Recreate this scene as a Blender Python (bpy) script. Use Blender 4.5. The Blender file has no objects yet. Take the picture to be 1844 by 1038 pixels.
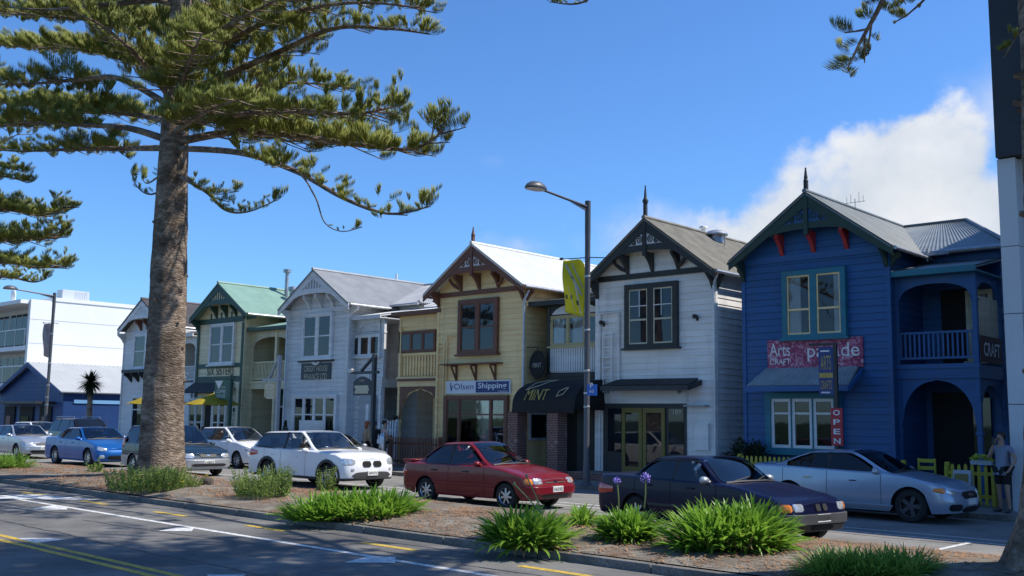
import bpy, bmesh, math, random
import numpy as np
from mathutils import Vector, Matrix, noise
rad = math.radians
R0 = random.Random(7)
sc = bpy.context.scene
COL = sc.collection
# ------------------------------------------------------------------ camera
FPX, YAW, PITCH, ROLL, EYE = 1821.87, 0.7508, 0.128474, 0.0152824, 2.0
cF = Vector((-math.sin(YAW)*math.cos(PITCH), math.cos(YAW)*math.cos(PITCH), math.sin(PITCH)))
cR0 = Vector((math.cos(YAW), math.sin(YAW), 0)); cU0 = cR0.cross(cF)
cR = cR0*math.cos(ROLL) + cU0*math.sin(ROLL); cU = -cR0*math.sin(ROLL) + cU0*math.cos(ROLL)
cam = bpy.data.cameras.new('camera'); camo = bpy.data.objects.new('camera', cam); COL.objects.link(camo)
cam.sensor_width = 36; cam.lens = FPX/1844*36; cam.clip_start = .1; cam.clip_end = 6000
camo.matrix_world = Matrix(((cR.x, cU.x, -cF.x, 0), (cR.y, cU.y, -cF.y, 0), (cR.z, cU.z, -cF.z, EYE), (0, 0, 0, 1)))
sc.camera = camo
# ------------------------------------------------------------------ light
SUN_AZ, SUN_EL = 41.0, 53.0      # azimuth measured from +X (along the street) towards +Y (behind the houses)
sd = Vector((math.cos(rad(SUN_EL))*math.cos(rad(SUN_AZ)), math.cos(rad(SUN_EL))*math.sin(rad(SUN_AZ)), math.sin(rad(SUN_EL))))
sl = bpy.data.lights.new('sun', 'SUN'); sl.energy = 4.6; sl.angle = rad(.53); sl.color = (1, .945, .85)
so = bpy.data.objects.new('sun', sl); COL.objects.link(so); so.rotation_euler = sd.to_track_quat('Z', 'Y').to_euler(); so.location = (20, 40, 60)
sc.view_settings.view_transform = 'Standard'; sc.view_settings.look = 'None'; sc.view_settings.exposure = 0.35; sc.view_settings.gamma = 1
w = bpy.data.worlds.new('World'); sc.world = w; w.use_nodes = True
nt = w.node_tree; N = nt.nodes; N.clear(); L = nt.links.new
def nd(tree, kind, **kw):
    n = tree.nodes.new(kind)
    for k, v in kw.items(): setattr(n, k, v)
    return n
def mth(tree, op, a, b=None, c=None, clamp=False):
    n = tree.nodes.new('ShaderNodeMath'); n.operation = op; n.use_clamp = clamp
    for i, v in enumerate((a, b, c)):
        if v is None: continue
        if isinstance(v, (int, float)): n.inputs[i].default_value = v
        else: tree.links.new(v, n.inputs[i])
    return n.outputs[0]
out = nd(nt, 'ShaderNodeOutputWorld'); bg = nd(nt, 'ShaderNodeBackground'); bg.inputs[1].default_value = .105
sky = nd(nt, 'ShaderNodeTexSky', sky_type='NISHITA', sun_disc=False); sky.sun_elevation = rad(SUN_EL); sky.sun_rotation = rad(90-SUN_AZ)
sky.air_density = 1.0; sky.dust_density = .25; sky.ozone_density = 2.2
tint = nd(nt, 'ShaderNodeMix', data_type='RGBA', blend_type='MULTIPLY'); tint.inputs[0].default_value = 1; tint.inputs[7].default_value = (.60, .96, 1.40, 1)
L(sky.outputs[0], tint.inputs[6])
tc = nd(nt, 'ShaderNodeTexCoord')
def ray(px, py): return (cF + cR*((px-922)/FPX) - cU*((py-519)/FPX)).normalized()
def cloud(cx, cy, hw, hh, soft, nscale, seed, dens):
    """a cumulus bank fixed on the sky dome round one compass direction"""
    d = ray(cx, cy); e = Vector((-d.y, d.x, 0)).normalized(); n_ = d.cross(e) if d.cross(e).z > 0 else e.cross(d)
    def dot(v):
        q = nd(nt, 'ShaderNodeVectorMath', operation='DOT_PRODUCT'); L(tc.outputs['Generated'], q.inputs[0]); q.inputs[1].default_value = v; return q.outputs['Value']
    dd = dot(d); u = mth(nt, 'DIVIDE', dot(e), dd); v = mth(nt, 'DIVIDE', dot(n_), dd)
    cb = nd(nt, 'ShaderNodeCombineXYZ'); L(u, cb.inputs[0]); L(v, cb.inputs[1]); cb.inputs[2].default_value = seed
    nz = nd(nt, 'ShaderNodeTexNoise'); nz.inputs['Scale'].default_value = nscale; nz.inputs['Detail'].default_value = 9; nz.inputs['Roughness'].default_value = .56
    L(cb.outputs[0], nz.inputs['Vector'])
    uu = mth(nt, 'DIVIDE', u, hw); vv = mth(nt, 'DIVIDE', v, hh)
    r = mth(nt, 'SQRT', mth(nt, 'ADD', mth(nt, 'MULTIPLY', uu, uu), mth(nt, 'MULTIPLY', vv, vv)))
    s = mth(nt, 'ADD', mth(nt, 'SUBTRACT', 1, r), mth(nt, 'MULTIPLY', mth(nt, 'SUBTRACT', nz.outputs[0], .5), 1.75))
    m = mth(nt, 'DIVIDE', s, soft, clamp=True)
    sm = nd(nt, 'ShaderNodeMapRange', interpolation_type='SMOOTHSTEP'); L(m, sm.inputs[0])
    front = mth(nt, 'GREATER_THAN', dd, .2)
    return mth(nt, 'MULTIPLY', mth(nt, 'MULTIPLY', sm.outputs[0], front), dens), nz.outputs[0]
prev = tint.outputs[2]
m1, n1 = cloud(1600, 440, .20, .098, .34, 9, 3.1, .97)
m2, n2 = cloud(1662, 312, .086, .062, .32, 12, 8.7, .96)
m3, n3 = cloud(1190, 435, .085, .04, 1.0, 14, 5.2, .6)
m4, n4 = cloud(930, 445, .045, .018, 1.1, 18, 1.7, .42)
m5, n5 = cloud(1790, 190, .05, .05, 1.3, 12, 2.2, .45)
m6, n6 = cloud(885, 290, .03, .012, 1.8, 22, 4.4, .12)
for m, n in ((m6, n6), (m5, n5), (m4, n4), (m3, n3), (m2, n2), (m1, n1)):
    mx = nd(nt, 'ShaderNodeMix', data_type='RGBA'); L(m, mx.inputs[0]); L(prev, mx.inputs[6])
    rp = nd(nt, 'ShaderNodeValToRGB'); rp.color_ramp.elements[0].position = .34; rp.color_ramp.elements[0].color = (4.4, 4.95, 5.7, 1)
    rp.color_ramp.elements[1].position = .66; rp.color_ramp.elements[1].color = (6.6, 6.75, 7.0, 1)
    L(n, rp.inputs[0]); L(rp.outputs[0], mx.inputs[7]); prev = mx.outputs[2]
L(prev, bg.inputs[0]); L(bg.outputs[0], out.inputs[0])
# ------------------------------------------------------------------ helpers
def P(px, py, Y):
    """world point where the sight line through a photo pixel meets the street-parallel plane at depth Y"""
    d = ray(px, py); t = Y/d.y; return Vector((t*d.x, Y, EYE + t*d.z))
def PX(px, py, X):
    d = ray(px, py); t = X/d.x; return Vector((X, t*d.y, EYE + t*d.z))
def G(px, py, z=0.0):
    d = ray(px, py); t = (z-EYE)/d.z; return Vector((t*d.x, t*d.y, z))
def tag(o, label=None, cat=None, group=None, kind=None):
    if label: o['label'] = label
    if cat: o['category'] = cat
    if group: o['group'] = group
    if kind: o['kind'] = kind
    return o
def thing(name, label, cat, loc=(0, 0, 0), group=None, rz=0):
    o = bpy.data.objects.new(name, None); o.empty_display_size = .2; COL.objects.link(o); o.location = loc; o.rotation_euler = (0, 0, rz)
    return tag(o, label, cat, group)
def top(o):
    while o.parent: o = o.parent
    return o
def mesh_obj(name, me, m, parent=None):
    o = bpy.data.objects.new(name, me); COL.objects.link(o)
    if m is not None and not len(me.materials): me.materials.append(m)
    if parent: o.parent = parent
    return o
class MB:
    def __init__(s): s.v = []; s.f = []
    def add(s, vs, fs):
        b = len(s.v); s.v += [tuple(v) for v in vs]; s.f += [tuple(b+i for i in f) for f in fs]; return s
    def box(s, x0, x1, y0, y1, z0, z1):
        return s.add([(x0,y0,z0),(x1,y0,z0),(x1,y1,z0),(x0,y1,z0),(x0,y0,z1),(x1,y0,z1),(x1,y1,z1),(x0,y1,z1)],
                     [(0,3,2,1),(4,5,6,7),(0,1,5,4),(1,2,6,5),(2,3,7,6),(3,0,4,7)])
    def quad(s, a, b, c, d): return s.add([a, b, c, d], [(0,1,2,3)])
    def prism(s, pts, axis, a, b):
        """extrude a 2-D outline along an axis from a to b: 'y' outline is (x,z), 'x' outline is (y,z), 'z' outline is (x,y)"""
        n = len(pts)
        mk = {'y': lambda p, t: (p[0], t, p[1]), 'x': lambda p, t: (t, p[0], p[1]), 'z': lambda p, t: (p[0], p[1], t)}[axis]
        return s.add([mk(p, a) for p in pts]+[mk(p, b) for p in pts],
                     [tuple(range(n)), tuple(range(2*n-1, n-1, -1))]+[(i, n+i, n+(i+1) % n, (i+1) % n) for i in range(n)])
    def beam(s, a, b, w_, h_, up=(0, 0, 1)):
        a = Vector(a); b = Vector(b); d = (b-a).normalized(); u = Vector(up)
        if abs(d.dot(u)) > .98: u = Vector((0, 1, 0))
        r = d.cross(u).normalized()*w_/2; u = r.cross(d).normalized()*h_/2
        return s.add([a-r-u, a+r-u, a+r+u, a-r+u, b-r-u, b+r-u, b+r+u, b-r+u], [(0,3,2,1),(4,5,6,7),(0,1,5,4),(1,2,6,5),(2,3,7,6),(3,0,4,7)])
    def tube(s, pts, r, n=8):
        pts = [Vector(p) for p in pts]; rs = r if isinstance(r, (list, tuple)) else [r]*len(pts); k = len(pts); vs = []; fs = []
        pu = None
        for i, p in enumerate(pts):
            d = (pts[min(i+1, k-1)]-pts[max(i-1, 0)]).normalized()
            u = pu if pu else (Vector((0, 0, 1)) if abs(d.z) < .9 else Vector((1, 0, 0)))
            e1 = d.cross(u).normalized(); u = e1.cross(d).normalized(); pu = u
            for j in range(n):
                a = 2*math.pi*j/n; vs.append(p+(e1*math.cos(a)+u*math.sin(a))*rs[i])
        for i in range(k-1):
            for j in range(n): fs.append((i*n+j, i*n+(j+1) % n, (i+1)*n+(j+1) % n, (i+1)*n+j))
        fs.append(tuple(range(n-1, -1, -1))); fs.append(tuple(range((k-1)*n, k*n)))
        return s.add(vs, fs)
    def lathe(s, prof, c=(0, 0, 0), n=16, axis='z', cap=True):
        vs = []; fs = []; k = len(prof)
        for r, t in prof:
            for j in range(n):
                a = 2*math.pi*j/n; p = (r*math.cos(a), r*math.sin(a), t)
                if axis == 'y': p = (p[0], t, p[1])
                if axis == 'x': p = (t, p[0], p[1])
                vs.append((c[0]+p[0], c[1]+p[1], c[2]+p[2]))
        for i in range(k-1):
            for j in range(n): fs.append((i*n+j, i*n+(j+1) % n, (i+1)*n+(j+1) % n, (i+1)*n+j))
        if cap: fs.append(tuple(range(n-1, -1, -1))); fs.append(tuple(range((k-1)*n, k*n)))
        return s.add(vs, fs)
    def ball(s, c, rx, ry, rz, n=12, m=8):
        prof = [(max(.001, math.sin(math.pi*i/m)), -math.cos(math.pi*i/m)) for i in range(m+1)]
        b = len(s.v); s.lathe(prof, (0, 0, 0), n)
        for i in range(b, len(s.v)):
            v = s.v[i]; s.v[i] = (c[0]+v[0]*rx, c[1]+v[1]*ry, c[2]+v[2]*rz)
        return s
    def rot(s, b, ang, piv):
        """turn everything added since vertex b about the vertical through piv"""
        c, n = math.cos(ang), math.sin(ang)
        for i in range(b, len(s.v)):
            x, y, z = s.v[i]; x -= piv[0]; y -= piv[1]; s.v[i] = (piv[0]+c*x-n*y, piv[1]+n*x+c*y, z)
        return s
    def build(s, name, m, parent=None, smooth=None, local=False, bevel=0):
        me = bpy.data.meshes.new(name)
        o = Vector((0, 0, 0))
        if parent and not local: o = top(parent).location
        me.from_pydata([(v[0]-o.x, v[1]-o.y, v[2]-o.z) for v in s.v], [], s.f)
        bm = bmesh.new(); bm.from_mesh(me); bmesh.ops.recalc_face_normals(bm, faces=bm.faces); bm.to_mesh(me); bm.free()
        if smooth is not None:
            for p in me.polygons: p.use_smooth = True
            me.set_sharp_from_angle(angle=rad(smooth))
        ob = mesh_obj(name, me, m, parent)
        if bevel:
            q = ob.modifiers.new('bevel', 'BEVEL'); q.width = bevel; q.segments = 2; q.limit_method = 'ANGLE'
        return ob
# ------------------------------------------------------------------ materials
def mat(name, col, rough=.6, var=.15, scale=3.0, bump=0, bscale=40, metal=0, coat=0, spec=.5, dirt=0, stretch=None, trans=0):
    m = bpy.data.materials.new(name); m.use_nodes = True; t = m.node_tree; b = t.nodes['Principled BSDF']; l = t.links.new
    b.inputs['Roughness'].default_value = rough; b.inputs['Metallic'].default_value = metal
    b.inputs['Coat Weight'].default_value = coat; b.inputs['Coat Roughness'].default_value = .04; b.inputs['Specular IOR Level'].default_value = spec
    tcn = nd(t, 'ShaderNodeTexCoord'); vec = tcn.outputs['Object']
    if stretch:
        mp = nd(t, 'ShaderNodeMapping'); mp.inputs['Scale'].default_value = stretch; l(vec, mp.inputs[0]); vec = mp.outputs[0]
    nz = nd(t, 'ShaderNodeTexNoise'); nz.inputs['Scale'].default_value = scale; nz.inputs['Detail'].default_value = 6; l(vec, nz.inputs['Vector'])
    rp = nd(t, 'ShaderNodeValToRGB'); e = rp.color_ramp.elements
    e[0].position = .32; e[1].position = .68
    e[0].color = tuple(c*(1-var) for c in col)+(1,); e[1].color = tuple(min(1, c*(1+var)) for c in col)+(1,)
    l(nz.outputs[0], rp.inputs[0]); co = rp.outputs[0]
    if dirt:
        n2 = nd(t, 'ShaderNodeTexNoise'); n2.inputs['Scale'].default_value = scale*.45; n2.inputs['Detail'].default_value = 9; n2.inputs['Roughness'].default_value = .7
        mp = nd(t, 'ShaderNodeMapping'); mp.inputs['Scale'].default_value = (2.5, 2.5, .35); l(tcn.outputs['Object'], mp.inputs[0]); l(mp.outputs[0], n2.inputs['Vector'])
        r2 = nd(t, 'ShaderNodeMapRange'); r2.inputs[1].default_value = .5; r2.inputs[2].default_value = .8; l(n2.outputs[0], r2.inputs[0])
        mx = nd(t, 'ShaderNodeMix', data_type='RGBA'); l(mth(t, 'MULTIPLY', r2.outputs[0], dirt), mx.inputs[0]); l(co, mx.inputs[6]); mx.inputs[7].default_value = (.10, .09, .07, 1); co = mx.outputs[2]
    l(co, b.inputs['Base Color'])
    if bump:
        n3 = nd(t, 'ShaderNodeTexNoise'); n3.inputs['Scale'].default_value = bscale; n3.inputs['Detail'].default_value = 5; l(vec, n3.inputs['Vector'])
        bp = nd(t, 'ShaderNodeBump'); bp.inputs['Strength'].default_value = bump; bp.inputs['Distance'].default_value = .02
        l(n3.outputs[0], bp.inputs['Height']); l(bp.outputs[0], b.inputs['Normal'])
    if trans:
        tr = nd(t, 'ShaderNodeBsdfTranslucent'); l(co, tr.inputs[0]); ms = nd(t, 'ShaderNodeMixShader'); ms.inputs[0].default_value = trans
        o_ = t.nodes['Material Output']; l(b.outputs[0], ms.inputs[1]); l(tr.outputs[0], ms.inputs[2]); l(ms.outputs[0], o_.inputs[0])
    return m
def wood(name, col, **k): return mat(name, col, .55, .11, 1.3, .12, 55, dirt=.36, stretch=(.35, .35, 4.2), **k)
def glass(name, col=(.012, .016, .022), rough=.02, ior=1.5, wob=.05):
    m = mat(name, col, rough, .2, .7, wob, 1.1); b = m.node_tree.nodes['Principled BSDF']; b.inputs['IOR'].default_value = ior; return m
def clear(name, tintc=(.62, .66, .68), ior=1.7):
    m = bpy.data.materials.new(name); m.use_nodes = True; t = m.node_tree; t.nodes.remove(t.nodes['Principled BSDF'])
    tr = nd(t, 'ShaderNodeBsdfTransparent'); tr.inputs[0].default_value = tintc+(1,)
    gl = nd(t, 'ShaderNodeBsdfGlossy'); gl.inputs['Roughness'].default_value = .02
    nz = nd(t, 'ShaderNodeTexNoise'); nz.inputs['Scale'].default_value = 1.2; tcn = nd(t, 'ShaderNodeTexCoord'); t.links.new(tcn.outputs['Object'], nz.inputs['Vector'])
    bp = nd(t, 'ShaderNodeBump'); bp.inputs['Strength'].default_value = .05; bp.inputs['Distance'].default_value = .02; t.links.new(nz.outputs[0], bp.inputs['Height'])
    fr = nd(t, 'ShaderNodeFresnel'); fr.inputs[0].default_value = ior; t.links.new(bp.outputs[0], gl.inputs['Normal']); t.links.new(bp.outputs[0], fr.inputs['Normal'])
    ms = nd(t, 'ShaderNodeMixShader'); t.links.new(fr.outputs[0], ms.inputs[0]); t.links.new(tr.outputs[0], ms.inputs[1]); t.links.new(gl.outputs[0], ms.inputs[2])
    t.links.new(ms.outputs[0], t.nodes['Material Output'].inputs[0]); return m
M = {}
M['glass'] = glass('window_glass'); M['clear'] = clear('clear_glass', (.78, .8, .82), 1.42); M['carglass'] = clear('car_glass', (.50, .54, .56), 1.9); M['darkcar'] = glass('tinted_glass', (.006, .007, .008), .02, 1.6, 0)
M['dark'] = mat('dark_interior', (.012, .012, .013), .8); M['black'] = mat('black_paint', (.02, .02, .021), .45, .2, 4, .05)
M['white'] = wood('white_paint', (.74, .75, .76)); M['metal'] = mat('galvanised_metal', (.42, .43, .45), .4, .2, 6, 0, 40, .7)
M['curtain'] = mat('curtain_fabric', (.80, .79, .76), .9, .1, 5, .3, 9, stretch=(9, 9, .4))
M['cream'] = wood('cream_paint', (.95, .68, .34)); M['brown'] = wood('brown_paint', (.17, .068, .04))
M['charcoal'] = wood('charcoal_paint', (.028, .032, .034)); M['bluewall'] = wood('blue_paint', (.018, .098, .27))
M['teal'] = wood('teal_paint', (.015, .17, .24)); M['green'] = wood('green_paint', (.024, .075, .055)); M['palegrey'] = wood('pale_grey_paint', (.60, .64, .70))
M['red'] = wood('red_paint', (.42, .03, .035)); M['darkgreen'] = wood('dark_green_paint', (.020, .05, .038)); M['sand'] = wood('sand_paint', (.62, .57, .42))
M['yellow'] = wood('yellow_picket_paint', (.42, .37, .03)); M['concrete'] = mat('concrete', (.36, .35, .33), .85, .2, 3, .4, 30, dirt=.3)
# ------------------------------------------------------------------ text
def text_geo(mb, s, o, u, v, w_, h_, off=.004, bold=False):
    """lettering fitted into the rectangle o, o+u*w, o+v*h, standing off the face by off"""
    cu = bpy.data.curves.new('t', 'FONT'); cu.body = s; cu.align_x = 'LEFT'; cu.resolution_u = 3
    if bold: cu.offset = .018
    cu.extrude = 0
    ob = bpy.data.objects.new('t', cu); COL.objects.link(ob); dg = bpy.context.evaluated_depsgraph_get(); dg.update()
    me = bpy.data.meshes.new_from_object(ob.evaluated_get(dg)); bpy.data.objects.remove(ob); bpy.data.curves.remove(cu)
    if not len(me.vertices): return
    xs = [q.co.x for q in me.vertices]; ys = [q.co.y for q in me.vertices]; x0, x1, y0, y1 = min(xs), max(xs), min(ys), max(ys)
    o = Vector(o); u = Vector(u); v = Vector(v); n = u.cross(v)
    mb.add([o+u*((q.co.x-x0)/max(1e-6, x1-x0)*w_)+v*((q.co.y-y0)/max(1e-6, y1-y0)*h_)+n*off for q in me.vertices], [tuple(p.vertices) for p in me.polygons])
    bpy.data.meshes.remove(me)
UX, UZ = Vector((1, 0, 0)), Vector((0, 0, 1))
def lettering(par, s, x0, x1, z0, z1, Y, m, name='lettering', bold=False):
    mb = MB(); text_geo(mb, s, (x0, Y, z0), UX, UZ, x1-x0, z1-z0, .005, bold); return mb.build(name, m, par)
# ------------------------------------------------------------------ ground
def ground_mat(name, c1, c2, s1, c3=None, fine=90, rough=.92, bump=.5, spots=0):
    m = bpy.data.materials.new(name); m.use_nodes = True; t = m.node_tree; b = t.nodes['Principled BSDF']; l = t.links.new
    b.inputs['Roughness'].default_value = rough; b.inputs['Specular IOR Level'].default_value = .25
    tcn = nd(t, 'ShaderNodeTexCoord')
    a = nd(t, 'ShaderNodeTexNoise'); a.inputs['Scale'].default_value = s1; a.inputs['Detail'].default_value = 8; a.inputs['Roughness'].default_value = .62; l(tcn.outputs['Object'], a.inputs['Vector'])
    f = nd(t, 'ShaderNodeTexNoise'); f.inputs['Scale'].default_value = fine; f.inputs['Detail'].default_value = 3; l(tcn.outputs['Object'], f.inputs['Vector'])
    rp = nd(t, 'ShaderNodeValToRGB'); rp.color_ramp.elements[0].position = .38; rp.color_ramp.elements[1].position = .62
    rp.color_ramp.elements[0].color = c1+(1,); rp.color_ramp.elements[1].color = c2+(1,); l(a.outputs[0], rp.inputs[0]); co = rp.outputs[0]
    if c3:
        a2 = nd(t, 'ShaderNodeTexNoise'); a2.inputs['Scale'].default_value = s1*.45; a2.inputs['Detail'].default_value = 10; a2.inputs['Roughness'].default_value = .75; l(tcn.outputs['Object'], a2.inputs['Vector'])
        r2 = nd(t, 'ShaderNodeMapRange'); r2.inputs[1].default_value = .47; r2.inputs[2].default_value = .58; l(a2.outputs[0], r2.inputs[0])
        mx = nd(t, 'ShaderNodeMix', data_type='RGBA'); l(r2.outputs[0], mx.inputs[0]); l(co, mx.inputs[6]); mx.inputs[7].default_value = c3+(1,); co = mx.outputs[2]
    r3 = nd(t, 'ShaderNodeMapRange'); r3.inputs[1].default_value = .3; r3.inputs[2].default_value = .7; r3.inputs[3].default_value = .62; r3.inputs[4].default_value = 1.35; l(f.outputs[0], r3.inputs[0])
    mu = nd(t, 'ShaderNodeVectorMath', operation='SCALE'); l(co, mu.inputs[0]); l(r3.outputs[0], mu.inputs['Scale']); l(mu.outputs[0], b.inputs['Base Color'])
    bp = nd(t, 'ShaderNodeBump'); bp.inputs['Strength'].default_value = bump; bp.inputs['Distance'].default_value = .02; l(f.outputs[0], bp.inputs['Height']); l(bp.outputs[0], b.inputs['Normal'])
    return m
M['asphalt'] = ground_mat('asphalt', (.135, .13, .122), (.195, .188, .176), .7, (.105, .102, .098), 70)
M['asphalt2'] = ground_mat('service_asphalt', (.18, .175, .165), (.25, .24, .225), .9, None, 60)
M['soil'] = ground_mat('median_soil', (.14, .12, .095), (.25, .225, .185), 1.6, (.155, .095, .062), 45, .95, .9)
M['paving'] = ground_mat('footpath_paving', (.19, .18, .165), (.26, .245, .225), .8, None, 30)
M['kerb'] = ground_mat('kerb_concrete', (.12, .115, .105), (.21, .20, .18), 1.8, None, 50)
M['linewhite'] = mat('white_road_paint', (.58, .58, .56), .75, .3, 12, .3, 60); M['lineyellow'] = mat('yellow_road_paint', (.50, .34, .05), .75, .4, 14, .3, 60)
def struct(o): o['kind'] = 'structure'; return o
def sheet(name, x0, x1, y0, y1, z, m, nx=1, ny=1):
    mb = MB(); mb.quad((x0,y0,z),(x1,y0,z),(x1,y1,z),(x0,y1,z)); return struct(mb.build(name, m))
M['park'] = ground_mat('park_grass', (.035, .06, .018), (.06, .085, .03), .5, None, 40)  # unseen ground, dark green chosen to darken what the windows reflect
sheet('ground', -3000, 3000, -3000, 3000, -.06, M['park'])
KY0, KY1, KY2 = 11.35, 16.0, 23.15
sheet('near_road', -400, 300, -14, KY0, 0, M['asphalt'])
sheet('service_road', -400, 300, KY1, KY2, 0.0, M['asphalt2'])
mb = MB(); mb.box(-400, 300, KY2+.15, 48, -.05, .12); struct(mb.build('footpath', M['paving']))
mb = MB(); x = -120
while x < 30:
    mb.box(x, x+1.98, KY2, KY2+.146, -.05, .125); x += 2
struct(mb.build('footpath_kerb', M['kerb']))
def mz(x, y):
    """height of the planted median: kerb height at both edges, gently mounded between, higher round the big trunk"""
    t = max(0, min(1, (y-KY0-.15)/(KY1-KY0-.3))); s = math.sin(math.pi*t)**.8
    h = .13 + s*(.10 + .05*noise.noise(Vector((x*.35, y*.5, 2)))) + .025*noise.noise(Vector((x*1.9, y*1.9, 5)))*s
    for tx, ty in ((-26.86, 14.5), (-3.25, 13.9)):
        h += .16*math.exp(-((x-tx)**2+(y-ty)**2)/2.2)*s**.5
    return h
mb = MB(); xs = [-90+i*.33 for i in range(330)]; ys = [KY0+.15+(KY1-KY0-.3)*j/22 for j in range(23)]
mb.v = [(x, y, mz(x, y)) for x in xs for y in ys]; mb.f = [(i*23+j, (i+1)*23+j, (i+1)*23+j+1, i*23+j+1) for i in range(len(xs)-1) for j in range(22)]
struct(mb.build('median', M['soil'], smooth=60))
mb = MB(); x = -90
while x < 18:
    dz = R0.uniform(-.008, .008); mb.box(x, x+1.985, KY0, KY0+.15, -.05, .118+dz); mb.box(x, x+1.985, KY1-.15, KY1, -.05, .122+dz); x += 2
struct(mb.build('median_kerb', M['kerb'], bevel=.02))
# markings
mb = MB(); mb.quad((-90, 9.52, .004), (20, 9.52, .004), (20, 9.65, .004), (-90, 9.65, .004))
for q in ([(51,918),(121,918.5),(121,913),(92,911)], [(30,970),(88,970),(120,972),(64,979)], [(285,957),(345,957.5),(349,952),(318,951)], [(619,1014),(712,1014.5),(712,1004),(662,1003)], [(372,1036),(443,1036),(430,1043),(380,1043)], [(0,893),(60,891),(186,901),(0,899)]):
    p = [G(*c) for c in q]; mb.quad(*[(v.x, v.y, .006) for v in p])
struct(mb.build('white_road_marking', M['linewhite']))
mb = MB()
for y in (6.42, 6.66): mb.quad((-90, y-.06, .004), (20, y-.06, .004), (20, y+.06, .004), (-90, y+.06, .004))
x = -60.3
while x < 2:
    mb.quad((x, 10.45, .004), (x+1.25, 10.45, .004), (x+1.25, 10.6, .004), (x, 10.6, .004)); x += 3.38
struct(mb.build('yellow_road_marking', M['lineyellow']))
mb = MB(); mb.quad((-30, 19.15, .004), (0, 19.15, .004), (0, 19.25, .004), (-30, 19.25, .004))
mb.quad((-60, 18.55, .004), (0, 18.55, .004), (0, 18.65, .004), (-60, 18.65, .004))
for i in range(9):
    x = -6.4-i*6.1; mb.quad((x, 16.05, .005), (x+.1, 16.05, .005), (x+.1, 18.5, .005), (x, 18.5, .005))
    mb.quad((x-1.4, 16.75, .006), (x+1.4, 16.75, .006), (x+1.4, 16.83, .006), (x-1.4, 16.83, .006))
struct(mb.build('parking_line_marking', M['linewhite']))
mb = MB(); rq = random.Random(12)
for (x0, y0, n_, dy) in ((-24, 7.6, 60, .0), (-19, 8.7, 26, .012), (-13, 4.9, 40, -.02), (-30, 10.9, 90, .0), (-12.5, 10.05, 22, .01), (-21, 17.2, 44, .015), (-9.5, 18.1, 16, .0)):
    x, y = x0, y0; pts = []
    for i in range(n_): pts.append((x, y)); x += .22; y += dy+rq.uniform(-.035, .035)
    for (xa, ya), (xb, yb) in zip(pts, pts[1:]): wd = rq.uniform(.012, .03); mb.quad((xa, ya-wd, .003), (xb, yb-wd, .003), (xb, yb+wd, .003), (xa, ya+wd, .003))
struct(mb.build('road_crack_seal', mat('bitumen_seal', (.035, .034, .033), .6, .3, 6)))
# fallen pine needles on the median
mb = MB(); rn = random.Random(3)
for i in range(14000):
    x = rn.uniform(-36, -2); y = rn.uniform(KY0-.1 if rn.random() < .1 else KY0+.2, KY1-.1)
    if noise.noise(Vector((x*.55, y*.8, 9)))+rn.uniform(-.25, .25)+(.22 if x > -12 else -.05) < .0: continue
    z = (mz(x, y) if y > KY0+.15 else .125)+.008; a = rn.uniform(0, math.pi); l_ = rn.uniform(.06, .28); wd = rn.uniform(.006, .016)
    c, s = math.cos(a), math.sin(a); b = rn.uniform(-.03, .03)
    mb.add([(x-c*l_/2-s*wd, y-s*l_/2+c*wd, z), (x-c*l_/2+s*wd, y-s*l_/2-c*wd, z), (x+b, y+b-wd, z+.02), (x+c*l_/2, y+s*l_/2, z+.004), (x+b, y+b+wd, z+.02)], [(0, 1, 2, 4), (4, 2, 3)])
o = mb.build('fallen_needles', mat('dry_needles', (.30, .155, .07), .85, .35, 2)); o['kind'] = 'stuff'; tag(o, 'dry brown pine needles scattered over the median soil', 'needles')
# ------------------------------------------------------------------ house building blocks
YF, YB = 26.6, 26.12
def boards(mb, xl, xr, z0, z1, Y, step=.195, roof=None):
    """rusticated weatherboards on a wall facing the street, clipped to the gable"""
    def lim(z):
        a, b = xl, xr
        if roof:
            (ax, az), (lx, lz), (rx, rz) = roof
            a = max(a, lx+(z-lz)/(az-lz)*(ax-lx)); b = min(b, rx+(z-rz)/(az-rz)*(ax-rx))
        return a, b
    z = z0
    while z < z1-.01:
        zb = min(z+step-.014, z1); a0, b0 = lim(z); a1, b1 = lim(zb)
        if b0-a0 > .03:
            if b1 < a1: a1 = b1 = (a1+b1)/2
            mb.add([(a0,Y-.024,z),(b0,Y-.024,z),(b1,Y-.005,zb),(a1,Y-.005,zb),(a0,Y+.01,z),(b0,Y+.01,z),(b1,Y+.01,zb),(a1,Y+.01,zb)],
                   [(0,1,2,3),(0,4,5,1),(3,2,6,7),(0,3,7,4),(1,5,6,2)])
        z += step
def boards_side(mb, X, y0, y1, z0, z1, n=1, step=.195):
    z = z0
    while z < z1-.01:
        zb = min(z+step-.014, z1); a, b, c = X+n*.024, X+n*.005, X-n*.01
        mb.add([(a,y0,z),(a,y1,z),(b,y1,zb),(b,y0,zb),(c,y0,z),(c,y1,z),(c,y1,zb),(c,y0,zb)], [(0,1,2,3),(0,4,5,1),(3,2,6,7),(0,3,7,4),(1,5,6,2)])
        z += step
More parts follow.
